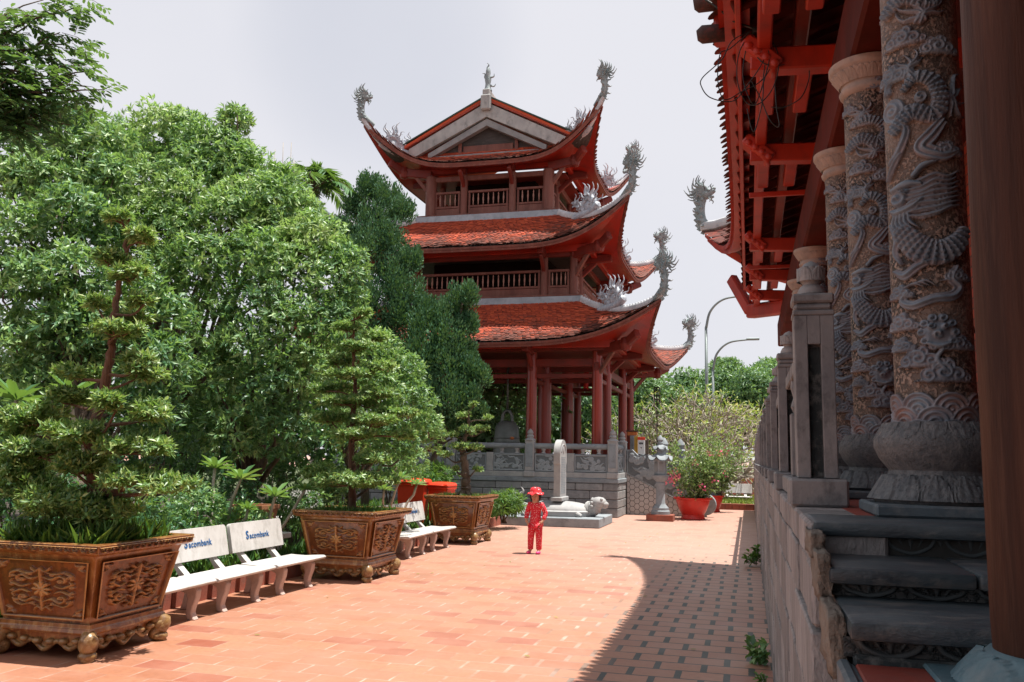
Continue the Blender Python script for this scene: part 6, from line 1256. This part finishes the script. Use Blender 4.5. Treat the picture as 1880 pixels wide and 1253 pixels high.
tree('broadleaf_tree', 'lower yellow-green tree just behind the middle bonsai', 'tree', (-8.0, 16.4, .2), jit([pc(*q) for q in
     ((690, 650, 16, 46), (640, 640, 15.6, 50), (735, 690, 16.4, 46), (600, 720, 15.4, 52), (680, 720, 15.6, 54), (745, 750, 16.2, 46), (650, 790, 15.4, 52), (720, 810, 15.8, 48), (775, 800, 16.6, 36), (620, 620, 15.6, 40), (755, 855, 17.5, 30), (740, 690, 16.5, 38))]), LM['tree2'], M['bark'], (.105, .038), 210, 7, .09, .4, T, up=.3)
tree('broadleaf_tree', 'deep green tree in the shade at the back of the garden, seen between the trunks', 'tree', (-14.5, 18.5, .2), jit([pc(*q) for q in
     ((100, 600, 18, 90), (220, 650, 18, 90), (330, 680, 18, 90), (440, 700, 18.5, 90), (540, 720, 18.5, 84), (30, 720, 17.5, 90), (150, 780, 17.5, 84), (290, 800, 17.5, 84), (420, 810, 17.5, 80), (540, 820, 18, 76), (640, 820, 18.5, 66))]), LM['dark'], M['bark'], (.24, .09), 190, 7, .20, .3, T, up=.2, shell=.2)
# junipers in front of the pavilion
def juniper(label, base, cl, n=2100):
    base = np.asarray(base, float); t = thing('juniper_tree', label, 'tree', tuple(base), 'dark junipers in front of the pavilion'); mb = MB()
    C = np.array([c for c, r in cl]); top = C[np.argmax(C[:, 2])]; p = limb(mb, base, top, .14, .03, .25, 12, 8); PP, DD, LL = [], [], []
    for c, r in [(c, np.array(r)*1.28) for c, r in cl]:
        k = np.argmin(np.abs(p[:, 2]-(c[2]-.5))); limb(mb, p[k], c, .04, .012, .3, 5, 5)
        for b in range(8):                                   # each clump: several upright flame-shaped tufts
            d0 = unit(1)[0]; d0[2] = abs(d0[2])*.5+.25; c2 = c+d0*np.array(r)*.62; m = n//7; q = unit(m); q[:, 2] += .15; rad = np.array(r)*np.array([.36, .36, .85]); P = c2+q*rad*rng.uniform(.35, 1.15, (m, 1)); PP.append(P); DD.append(q*.65+np.array([0, 0, .95])+rng.normal(size=(m, 3))*.25)
    P = np.vstack(PP); D = np.vstack(DD); mb.build('trunk', M['bark'], t, True); leaves_mesh('foliage', P, D, unit(len(P)), .10*rng.uniform(.6, 1.3, len(P)), .046, LM['juniper'], t); return t
juniper('tall dark juniper standing before the left end of the pavilion', (-11.0, 24.2, .2), jit([pc(*q) for q in ((668, 355, 24, 24), (700, 375, 24, 30), (650, 395, 24, 30), (690, 420, 23.6, 34), (735, 400, 24, 24), (640, 445, 23.8, 34), (680, 470, 23.4, 40), (730, 460, 23.6, 34), (620, 430, 24, 22), (650, 510, 23.4, 36), (710, 520, 23.2, 42), (745, 545, 23.4, 34), (680, 565, 23, 38), (735, 590, 23.2, 34), (650, 570, 23.4, 36), (700, 620, 23, 40), (752, 490, 23.6, 22), (670, 640, 23, 36), (720, 660, 23, 36))]))
juniper('lower spreading juniper whose dark tufts cover the near corner of the pavilion', (-8.6, 23.6, .2), jit([pc(*q) for q in ((845, 555, 23, 24), (830, 590, 23, 30), (800, 580, 23.2, 26), (780, 620, 23, 32), (825, 640, 22.8, 34), (770, 670, 22.8, 36), (815, 690, 22.6, 38), (855, 690, 22.8, 28), (765, 730, 22.6, 36), (820, 745, 22.5, 40), (866, 740, 22.7, 26), (878, 768, 22.8, 15), (850, 660, 22.8, 28), (790, 780, 22.4, 34), (840, 790, 22.6, 24), (876, 700, 22.8, 18), (855, 610, 23, 20), (780, 580, 23.4, 22))]))
# bonsai
def bonsai(name, label, base, path, pads, r0, leafL=.058, leafW=.020, n=150, per=6, bark='barkred', mat='bonsai'):
    base = np.asarray(base, float); t = thing(name, label, 'bonsai', tuple(base), 'trained bonsai trees in the planters'); P = curve_pts([base]+[np.asarray(q, float) for q in path], 8); mb = MB(); m = len(P); rr = np.linspace(r0, r0*.16, m)*(1+.12*np.sin(np.arange(m)*1.9)); P2 = P+rng.normal(size=P.shape)*r0*.10; mb.tube(P2, rr, 10)
    Tt, Dd = [], []
    for i in range(6): a = i*1.05+.3; d = np.array([math.cos(a), math.sin(a), 0]); mb.tube([base+d*r0*.3+[0, 0, r0*1.2], base+d*r0*1.5+[0, 0, r0*.35], base+d*r0*2.4+[0, 0, -.02]], [r0*.45, r0*.32, r0*.1], 7)
    for c, r in pads:
        c = np.asarray(c); k = np.argmin(np.abs(P[:, 2]-(c[2]-.10))); s = P2[k]; md = (s+c)/2+[0, 0, -.05]+rng.normal(size=3)*.05; mb.tube(curve_pts([s, md, c-[0, 0, r[2]*.4]], 5), np.linspace(max(.014, rr[k]*.45), .010, 11), 6)
        sub = max(3, int(r[0]*22)); 
        for j in range(sub):
            a = rng.uniform(0, 2*PI); q = math.sqrt(rng.random())*.8; c2 = c+np.array([r[0]*q*math.cos(a), r[1]*q*math.sin(a), rng.normal()*r[2]*.22]); mb.tube([c-[0, 0, r[2]*.4], (c+c2)/2-[0, 0, r[2]*.35], c2], [.010, .007, .004], 5)
            m_ = int(n*(r[0]*r[1])/.09/sub)+12; d = unit(m_); d[:, 2] = d[:, 2]*.6+.35; rad = np.array([r[0]*.50, r[1]*.50, r[2]*.95]); Tt.append(c2+d*rad*rng.uniform(.5, 1.05, (m_, 1))); Dd.append(d+[0, 0, .55])
    mb.build('trunk', M[bark], t, 50); Tt = np.vstack(Tt); Dd = np.vstack(Dd); Dd /= np.linalg.norm(Dd, axis=1)[:, None]; P, d, u, l, w = rosettes(Tt, Dd, per, leafL, leafW, .95, .2); leaves_mesh('foliage', P, d, u, l, w, LM[mat], t, curl=.1); return t
def pad(px, py, Y, w, h): s = Y/FOC; return (at(px, py, Y), (w*s, w*s*.85, h*s))
bonsai('bonsai_tree', 'tall tiered bonsai with grey twisting trunk rising from the nearest planter', (-6.28, 7.4, 1.0), [at(178, 900, 7.4), at(165, 850, 7.4), at(185, 740, 7.4), at(205, 640, 7.35), at(212, 560, 7.4), at(228, 470, 7.4), at(236, 400, 7.4)],
    [pad(120, 930, 7.2, 90, 40), pad(200, 940, 7.3, 70, 34), pad(40, 870, 7.4, 80, 34), pad(140, 860, 7.2, 70, 30), pad(30, 790, 7.5, 60, 30), pad(70, 905, 7.3, 75, 36), pad(225, 885, 7.2, 62, 26), pad(300, 895, 7.3, 66, 26), pad(75, 830, 7.3, 72, 28), pad(245, 825, 7.2, 74, 25), pad(150, 800, 7.1, 70, 24), pad(65, 770, 7.4, 72, 30), pad(285, 760, 7.4, 62, 26), pad(215, 745, 7.1, 50, 20), pad(130, 735, 7.5, 58, 22), pad(250, 690, 7.4, 52, 20), pad(250, 665, 7.3, 44, 18), pad(150, 690, 7.5, 48, 20), pad(215, 610, 7.2, 58, 20), pad(255, 590, 7.5, 42, 18), pad(265, 555, 7.3, 36, 14), pad(180, 560, 7.6, 40, 18), pad(240, 510, 7.3, 44, 18), pad(200, 480, 7.4, 40, 16), pad(255, 440, 7.4, 40, 16), pad(225, 405, 7.4, 34, 16)], .080, n=250, leafL=.085, leafW=.026)
bonsai('bonsai_tree', 'conical bonsai with many flat leaf tiers in the middle planter', (-6.09, 12.93, 1.0), [at(646, 880, 12.9), at(645, 800, 12.9), at(652, 720, 12.9), at(648, 640, 12.9), at(652, 570, 12.9)],
    [pad(641, 885, 12.6, 69, 19), pad(693, 885, 12.8, 38, 14), pad(594, 870, 12.9, 38, 16), pad(684, 845, 12.7, 40, 14), pad(684, 775, 12.8, 52, 11), pad(607, 770, 12.9, 46, 11), pad(650, 800, 12.6, 52, 10), pad(723, 760, 13, 38, 11), pad(641, 740, 12.7, 53, 11), pad(697, 725, 12.9, 46, 11), pad(607, 715, 12.9, 40, 11), pad(650, 690, 12.7, 48, 10), pad(693, 675, 12.9, 38, 10), pad(615, 665, 12.9, 33, 10), pad(654, 640, 12.8, 40, 10), pad(684, 620, 12.9, 28, 10), pad(637, 605, 12.9, 29, 10), pad(658, 580, 12.9, 24, 10), pad(744, 800, 13, 26, 10)], .070, n=230, leafL=.080, leafW=.030, mat='bonsai2')
bonsai('bonsai_tree', 'small sparse bonsai with a thick bare trunk in the farthest planter', (-6.2, 19.0, 1.0), [at(855, 880, 19), at(852, 845, 19), at(848, 822, 19), at(858, 790, 19), at(862, 760, 19)],
    [pad(845, 822, 18.9, 28, 9), pad(822, 838, 19, 18, 7), pad(872, 825, 19, 16, 7), pad(862, 792, 19, 22, 9), pad(835, 800, 19, 14, 8), pad(885, 790, 19.1, 16, 9), pad(855, 765, 19, 18, 8), pad(872, 862, 19, 12, 6), pad(838, 862, 19, 9, 5), pad(870, 745, 19, 8, 6), pad(893, 770, 19, 10, 6)], .12, n=70, per=5, leafL=.075, leafW=.024, bark='bark')
# grass in planters, undergrowth, weeds
def grass(parent, P, L, W, mat='grass', lean=.6):
    n = len(P); D = rng.normal(size=(n, 3))*lean; D[:, 2] = 1; return leaves_mesh('grass', P, D, unit(n), L*rng.uniform(.4, 1.2, n), W, LM[mat], parent, curl=.25)
for pl, loc, n, L in ((pl1, (-6.31, 7.42), 2600, .26), (pl2, (-6.06, 12.93), 900, .14), (pl3, (-6.27, 19.0), 600, .12)):
    t = thing('planter_grass', {0: 'tall wild grass filling the nearest planter', 1: 'short weeds around the bonsai in the middle planter', 2: 'sparse weeds at the foot of the small bonsai'}[(pl1, pl2, pl3).index(pl)], 'grass', (loc[0], loc[1], 1.0)); P = np.stack([loc[0]+rng.uniform(-.54, .54, n), loc[1]+rng.uniform(-.54, .54, n), np.full(n, .985)], 1); grass(t, P, L, .012)
n = 26000; P = np.stack([-6.98-rng.random(n)**1.6*6, rng.uniform(3.5, 30, n), np.full(n, .2)], 1); us = thing('undergrowth', 'low green undergrowth covering the garden bed behind the benches', 'undergrowth', (-8, 14, .2)); tag(us, kind='stuff'); tag(grass(us, P, .30, .035, 'grass', .8), kind='stuff')
us2 = None
def bush(name, label, c, r, n, leaf=(.09, .03), mat='tree', group=None, cat='shrub'):
    c = np.asarray(c, float); t = thing(name, label, cat, (c[0], c[1], .2), group); cl = []
    for i in range(7): cl.append((c+unit(1)[0]*np.array(r)*.5, np.array(r)*.55))
    mb = MB(); [limb(mb, (c[0]+rng.normal()*.05, c[1]+rng.normal()*.05, .15), q[0], .022, .008, .3, 6, 5) for q in cl]; mb.build('stem', M['bark'], t, True)
    Tt, Dd = zip(*[clump_tips(q, rr, n//7, .25, .4) for q, rr in cl]); Tt = np.vstack(Tt); Dd = np.vstack(Dd); Dd /= np.linalg.norm(Dd, axis=1)[:, None]; a = rosettes(Tt, Dd, 6, leaf[0], leaf[1]); leaves_mesh('foliage', *a, LM[mat], t, curl=.1); return t
G_ = 'shrubs filling the garden bed behind the benches'
for i, (px, py, Y, r, m) in enumerate(((385, 1000, 10.6, (.55, .6, .42), 'dark'), (330, 940, 11.2, (.6, .6, .5), 'tree'), (470, 985, 12.2, (.6, .6, .45), 'tree'), (560, 930, 13.9, (.5, .6, .5), 'tree'), (430, 930, 13, (.6, .6, .5), 'dark'), (250, 960, 9.6, (.5, .6, .5), 'dark'), (120, 940, 9.0, (.6, .6, .6), 'dark'), (20, 900, 9.0, (.6, .6, .7), 'dark'), (700, 900, 15.5, (.5, .5, .4), 'tree'), (520, 860, 15, (.7, .6, .6), 'dark'), (330, 860, 14, (.8, .7, .7), 'dark'), (610, 880, 16, (.6, .6, .5), 'tree'), (720, 850, 18, (.6, .6, .5), 'dark'), (445, 1015, 11.4, (.4, .5, .32), 'tree'), (345, 1040, 9.9, (.4, .5, .32), 'tree'), (520, 1000, 12.8, (.4, .5, .32), 'tree'), (925, 925, 23, (.5, .8, .35), 'grass'), (800, 880, 22, (.8, .8, .35), 'grass'))):
    c = at(px, py, Y); c[0] = min(c[0], -7.6) if Y < 20 else c[0]; bush('garden_shrub', ('dark' if m == 'dark' else 'bright')+' leafy shrub in the garden bed, '+('under the broad-leaved trees', 'behind the white benches', 'between the benches and the trees')[i % 3], c, r, 300, (.10, .034) if m != 'grass' else (.2, .03), m, G_)
# frangipani rosettes with big paddle leaves
def frangipani(label, tops, base):
    t = thing('frangipani', label, 'plant', tuple(base), 'young frangipani plants behind the benches'); mb = MB(); Pp, Dd, Uu = [], [], []
    for c, sc in tops:
        limb(mb, base, c, .03, .022, .3, 7, 7); n = 13
        for i in range(n):
            a = i*2.4; el = .15+.85*(i/n); d = np.array([math.cos(a)*math.cos(el), math.sin(a)*math.cos(el), math.sin(el)]); Pp.append(c); Dd.append(d); Uu.append(np.array([-math.cos(a)*math.sin(el), -math.sin(a)*math.sin(el), math.cos(el)])*sc/sc)
    mb.build('stem', M['barkpale'], t, True); n = len(Pp); L = np.concatenate([np.full(13, .36*s) for c, s in tops])*rng.uniform(.75, 1.1, n); leaves_mesh('foliage', np.array(Pp), np.array(Dd), np.array(Uu), L, L*.34, LM['frangi'], t, fold=.10, curl=.18, six=True)
frangipani('young frangipani with big paddle leaves above the left lettered bench', [(at(442, 880, 11.9), 1.0), (at(395, 860, 12.2), .9), (at(455, 935, 11.8), .6)], at(440, 990, 11.9)*[1, 1, 0]+[-.3, 0, .2])
frangipani('young frangipani with broad glossy leaves beside the middle planter', [(at(505, 912, 12.2), .95), (at(560, 900, 12.6), .7), (at(380, 940, 11.5), .6)], at(500, 990, 12.2)*[1, 1, 0]+[-.3, 0, .2])
frangipani('frangipani with long upright leaves in the shade at the far left', [(at(30, 735, 9.0), 1.2), (at(130, 725, 9.2), 1.1), (at(60, 760, 8.9), .9)], (-8.3, 9.2, .2))
frangipani('small frangipani right of the middle bonsai by the red bins', [(at(735, 880, 15.2), .8), (at(765, 890, 15.6), .6), (at(705, 900, 14.9), .7)], at(735, 940, 15.2)*[1, 1, 0]+[-.4, 0, .2])
for i, (px, py, X, L) in enumerate(((1390, 1118, .1, .085), (1380, 1003, .05, .10), (1408, 1192, .12, .05))):
    d = CM@np.array([(px-CX)/FOC, -(py-CY)/FOC, -1.0]); Y = (8.9, 17.0, 8.0)[i]; c = np.array([.10, Y, .02]); t = thing('weed', ('leafy weed growing from the foot of the temple wall, nearest full one', 'straggly weed at the wall foot near the end of the shadow', 'tiny weed sprouting at the near foot of the temple wall')[i], 'weed', tuple(c)); n = (110, 120, 45)[i]; mb = MB(); Pp = []
    for j in range(9): q = c+np.array([rng.uniform(-.15, .03), rng.uniform(-.16, .14), rng.uniform(.06, .26)])*(1, 1.3, .5)[i]; mb.tube([c, (c+q)/2+[0, 0, .04], q], [.006, .004, .003], 5); Pp += [c+(q-c)*u for u in rng.uniform(.35, 1.05, n//9)]
    mb.build('stem', M['barkpale'], t); Pp = np.array(Pp); D = unit(len(Pp)); D[:, 0] -= .5; D[:, 2] += .1; leaves_mesh('leaf', Pp, D, np.tile([0, 0, 1.0], (len(Pp), 1))+unit(len(Pp))*.3, L*rng.uniform(.7, 1.4, len(Pp)), L*.62, LM['grass' if i else 'tree'], t, curl=.15, six=True)
# overhanging branch at top left: dark compound leaves
ob_ = thing('overhanging_tree', 'dark branches with pinnate leaves hanging into the top left corner', 'tree', (-8.6, 6.5, 0)); mb = MB(); s0 = np.array([-6.6, 8.2, 0]); tr = limb(mb, (-9.4, 7.4, 0), (-9.0, 7.4, 7.2), .22, .14, .2, 9, 10)
Pp, Dd, Uu = [], [], []
for (px, py, Y) in ((110, 60, 8), (150, 120, 8), (190, 165, 8), (150, 200, 8.2), (80, 150, 7.8), (60, 40, 7.8), (120, 10, 8), (40, 100, 7.6), (30, 190, 7.8), (90, 230, 8), (20, 30, 7.6), (130, 165, 8), (60, 210, 8), (10, 150, 7.4), (180, 130, 8.2), (100, 100, 8.1), (50, 70, 8.2), (20, 240, 7.7), (130, 230, 8.2), (140, 70, 8.3), (80, 0, 8), (150, 10, 8.1), (20, 205, 7.8), (70, 250, 8), (110, 250, 8.1), (30, 130, 7.9), (5, 70, 7.6), (170, 190, 8.2), (160, 160, 8)):
    e = at(px, py, Y); p = limb(mb, tr[6]+(e-tr[6])*.25+[0, 0, .3], e, .022, .006, .35, 7, 5)
    for j in range(11):                                       # pinnate fronds along the twig
        b_ = p[rng.integers(2, 7)]+rng.normal(size=3)*.06; f = unit(1)[0]; f = f*np.array([.8, .8, .35])+np.array([.55, 0, -.12]); f /= np.linalg.norm(f); L = rng.uniform(.22, .36); tip = b_+f*L+[0, 0, -.06]; mb.tube([b_, b_+f*L*.5, tip], [.004, .003, .002], 4); sd = np.cross(f, [0, 0, 1]); sd /= np.linalg.norm(sd)
        for u in np.linspace(.15, 1, 7):
            for s in (1, -1): Pp.append(b_+(tip-b_)*u); Dd.append(sd*s+f*.45+rng.normal(size=3)*.15+[0, 0, -.25]); Uu.append(np.array([0, 0, 1.0])+rng.normal(size=3)*.3)
for e in (tr[5], tr[6], tr[7]): limb(mb, tr[4], e+[.8, 0, .5], .08, .04, .2, 5, 6)
mb.build('trunk', M['bark'], ob_, True); leaves_mesh('leaves', np.array(Pp), np.array(Dd), np.array(Uu), .100*rng.uniform(.8, 1.25, len(Pp)), .046, LM['dark'], ob_, curl=.08, six=True)
# palm and bamboo tips rising behind the trees
def palm(label, crown, n, L, w, base, up):
    t = thing('palm_tree', label, 'palm', tuple(base)); mb = MB(); mb.tube(curve_pts([base, (np.asarray(base)+crown)/2+[.2, 0, 0], crown], 6), np.linspace(.14, .09, 13), 8); mb.build('trunk', M['barkpale'], t, True); Pp, Dd, Uu = [], [], []; mb = MB()
    for i in range(n):
        a = i*2.4; el = up-.9*i/n; d = np.array([math.cos(a)*math.cos(el), math.sin(a)*math.cos(el), math.sin(el)]); P = [crown+d*L*u+np.array([0, 0, -.65*L*u*u]) for u in np.linspace(0, 1, 9)]; mb.tube(P, np.linspace(.022, .006, 9), 5); P = curve_pts(P, 5); sd = np.cross(d, [0, 0, 1]); sd /= np.linalg.norm(sd)+1e-9
        for q in range(8, len(P)):
            for s in (1, -1): Pp.append(P[q]); tg = P[q]-P[q-1]; tg /= np.linalg.norm(tg); Dd.append(sd*s*.8+tg*.7+[0, 0, -.25]+rng.normal(size=3)*.08); Uu.append([0, 0, 1.0])
    mb.build('frond_ribs', M['bark'], t, True); leaves_mesh('fronds', np.array(Pp), np.array(Dd), np.array(Uu), w*rng.uniform(.8, 1.2, len(Pp)), .055, LM['palm'], t, curl=.12)
palm('palm with drooping fronds showing above the trees left of the pavilion', at(572, 352, 24), 15, 1.9, .6, at(578, 840, 24)*[1, 1, 0]+[0, 0, .1], 1.4)
bm_ = thing('bamboo_clump', 'thin bamboo culms with wispy leaves above the trees, left of the palm', 'bamboo', tuple(at(520, 840, 22)*[1, 1, 0])); mb = MB(); Pp, Dd = [], []
for px, py in ((505, 275), (520, 262), (535, 262), (515, 300), (495, 310), (540, 295), (525, 330)):
    e = at(px, py, 22+rng.uniform(-.5, .5)); b_ = np.array([e[0]+rng.uniform(-.3, .3), e[1], .1]); P = curve_pts([b_, (b_+e)/2+[.1, 0, 0], e], 8); mb.tube(P, np.linspace(.03, .008, len(P)), 6)
    for j in range(90): u = rng.uniform(.72, 1); Pp.append(P[int(u*(len(P)-1))]+rng.normal(size=3)*.16); Dd.append(unit(1)[0]+[0, 0, -.3])
mb.build('culms', M['barkpale'], bm_, True); leaves_mesh('leaves', np.array(Pp), np.array(Dd), unit(len(Pp)), .20, .028, LM['bgtree'], bm_)
# bougainvillea bushes
def boug(label, c, r, n, fl):
    c = np.asarray(c, float); t = thing('bougainvillea', label, 'shrub', (c[0], c[1], .6)); mb = MB(); Tt, Dd = [], []
    for i in range(26):
        d = unit(1)[0]; d[2] = d[2]*.75+.3; e = c+d*np.array(r)*rng.uniform(.6, 1.0); p = limb(mb, (c[0]+rng.normal()*.08, c[1]+rng.normal()*.08, .58), e, .02, .005, .5, 9, 5); k = rng.integers(2, 9, n//26); Tt.append(p[k]+rng.normal(size=(n//26, 3))*.13); Dd.append(unit(n//26)+d*.6)
    mb.build('branches', M['barkpale'], t, True); Tt = np.vstack(Tt); Dd = np.vstack(Dd); Dd /= np.linalg.norm(Dd, axis=1)[:, None]; leaves_mesh('foliage', *rosettes(Tt, Dd, 6, .085, .045, 1), LM['boug'], t)
    F, D = [], []
    for px, py, Y, m, s in fl: q = at(px, py, Y); F.append(q+rng.normal(size=(m, 3))*s); D.append(unit(m))
    F = np.vstack(F); tag(leaves_mesh('blossoms', F, np.vstack(D), unit(len(F)), .085, .075, LM['petal'], t), kind='stuff')
boug('big airy bougainvillea with pink blooms in the large red bowl', (-1.75, 29.6, 1.75), (1.05, .95, 1.15), 1700, ((1232, 879, 29.2, 46, .10), (1244, 874, 29.2, 30, .08), (1222, 884, 29.2, 14, .07), (1275, 850, 29, 8, .06), (1290, 895, 29, 10, .07), (1310, 880, 29.2, 12, .08), (1322, 832, 29.4, 10, .06), (1250, 905, 29, 6, .05), (1300, 835, 29.4, 8, .06)))
boug('second bougainvillea with coral flowers in the smaller red bowl behind', (-1.1, 34.2, 1.85), (1.0, .9, 1.2), 1300, ((1325, 832, 33.8, 9, .10), (1312, 838, 33.8, 6, .08), (1330, 870, 33.6, 5, .08)))
# pale frangipani tree, bare-branched, at the end of the court
fr = thing('frangipani_tree', 'wide pale-branched frangipani tree with sparse yellow-green leaves at the end of the court', 'tree', (-1.9, 42, 0)); mb = MB(); TP, TD = [], []
def grow(p, d, L, r, k):
    e = p+d*L; mb.tube([p, p+d*L*.5+rng.normal(size=3)*L*.05, e], [r, r*.85, r*.72], 6 if k > 1 else 5)
    if k == 0: TP.append(e); TD.append(d); return
    n = 3 if rng.random() < .55 else 2; ph = rng.uniform(0, 2*PI); X = np.cross(d, [0, 0, 1.0]); X /= np.linalg.norm(X)+1e-6; Y = np.cross(d, X)
    for i in range(n): a = ph+i*2*PI/n; q = d+(X*math.cos(a)+Y*math.sin(a))*rng.uniform(.45, .75); q[2] += .10; q /= np.linalg.norm(q); grow(e, q, L*rng.uniform(.70, .92), r*.68, k-1)
for bx_, by_, k in ((-3.2, 41.5, 5), (-1.6, 42, 6), (-.6, 43, 5), (-2.4, 43.5, 5)):
    for a in (0, 2.1, 4.2): d = np.array([math.cos(a+bx_)*.75, math.sin(a+bx_)*.75, .62]); d /= np.linalg.norm(d); grow(np.array([bx_, by_, .1]), d, 1.35, .13, k)
mb.build('branches', M['barkpale'], fr, True); TP = np.array(TP); TD = np.array(TD); leaves_mesh('crown', *rosettes(TP, TD, 2, .27, .08, .95, .2), LM['yellowish'], fr, curl=.1)
# trees beyond
B = 'trees beyond the court'
bgs = [(1190, 715, 58, 60), (1250, 722, 60, 60), (1320, 715, 62, 60), (1390, 715, 60, 55), (1440, 710, 62, 60), (1150, 730, 56, 64), (1332, 682, 66, 32), (1060, 735, 52, 76), (960, 740, 50, 80), (880, 740, 50, 80), (1010, 700, 54, 66), (1418, 688, 64, 36)]
lab = ['far dark tree right of the pavilion corner under the lowest eave', 'far round tree left of the street lamps', 'far tree directly behind the street lamps', 'far tree right of the street lamps next to the temple', 'far tree beside the balustrade posts of the temple', 'far tree touching the right-hand pavilion columns', 'pointed taller far tree between the lamp arms', 'far tree seen between the pavilion columns on the right', 'far tree seen between the middle pavilion columns', 'far tree seen through the left pavilion columns', 'lighter far tree under the pavilion ceiling', 'tall far tree top by the temple hip beam']
for (px, py, Y, r), lb_ in zip(bgs, lab):
    s = Y/FOC; cl = [pc(px+rng.uniform(-.5, .5)*r, py+rng.uniform(-.2, .9)*r, Y+rng.uniform(-1.5, 1.5), r*rng.uniform(.42, .6)) for i in range(9)]+[pc(px, py, Y, r*.6)]+[pc(px+dx*r, 800, Y, r*.6) for dx in (-.5, .5)]
    c = at(px, 848, Y); tree('far_tree', lb_, 'tree', (c[0], Y, 0.05), cl, LM['bgtree'], M['bark'], (.30, .11), 190, 6, .20, .5, B)
for i in range(9):
    x = -44+i*4.2; Y = 34+rng.uniform(-3, 5); cl = [((x+rng.uniform(-2, 2), Y+rng.uniform(-1, 1), rng.uniform(1.5, 6.2)), np.array([1.7, 1.5, 1.4])*rng.uniform(.8, 1.2)) for k in range(10)]
    tree('garden_tree', ('dark bushy tree far back on the left side of the garden', 'mid-green tree far back behind the garden')[i % 2], 'tree', (x, Y, .1), [(np.array(c), r) for c, r in cl], LM['bgtree'], M['bark'], (.30, .11), 120, 6, .2, .5, 'trees at the back of the garden')
n = 2600; P = np.stack([rng.uniform(-1.7, .2, n), rng.uniform(36.4, 42.4, n), np.full(n, .2)], 1); t = thing('grass_bed', 'bright grass in the brick-edged bed beyond the bowls', 'grass', (-.7, 39, .2)); tag(t, kind='stuff'); tag(grass(t, P, .22, .03, 'yellowish'), kind='stuff')
# a few dry leaves on the paving
for i in range(26):
    x, y = rng.uniform(-5.5, -.3), rng.uniform(8, 26); t = thing('fallen_leaf', 'small dry leaf lying on the red paving', 'leaf', (x, y, .004), 'dry leaves scattered on the paving'); a = rng.uniform(0, 6.3); leaves_mesh('blade', np.array([[x, y, .006]]), np.array([[math.cos(a), math.sin(a), .12]]), np.array([[0, 0, 1.0]]), .07, .03, LM['yellowish'], t, six=True)
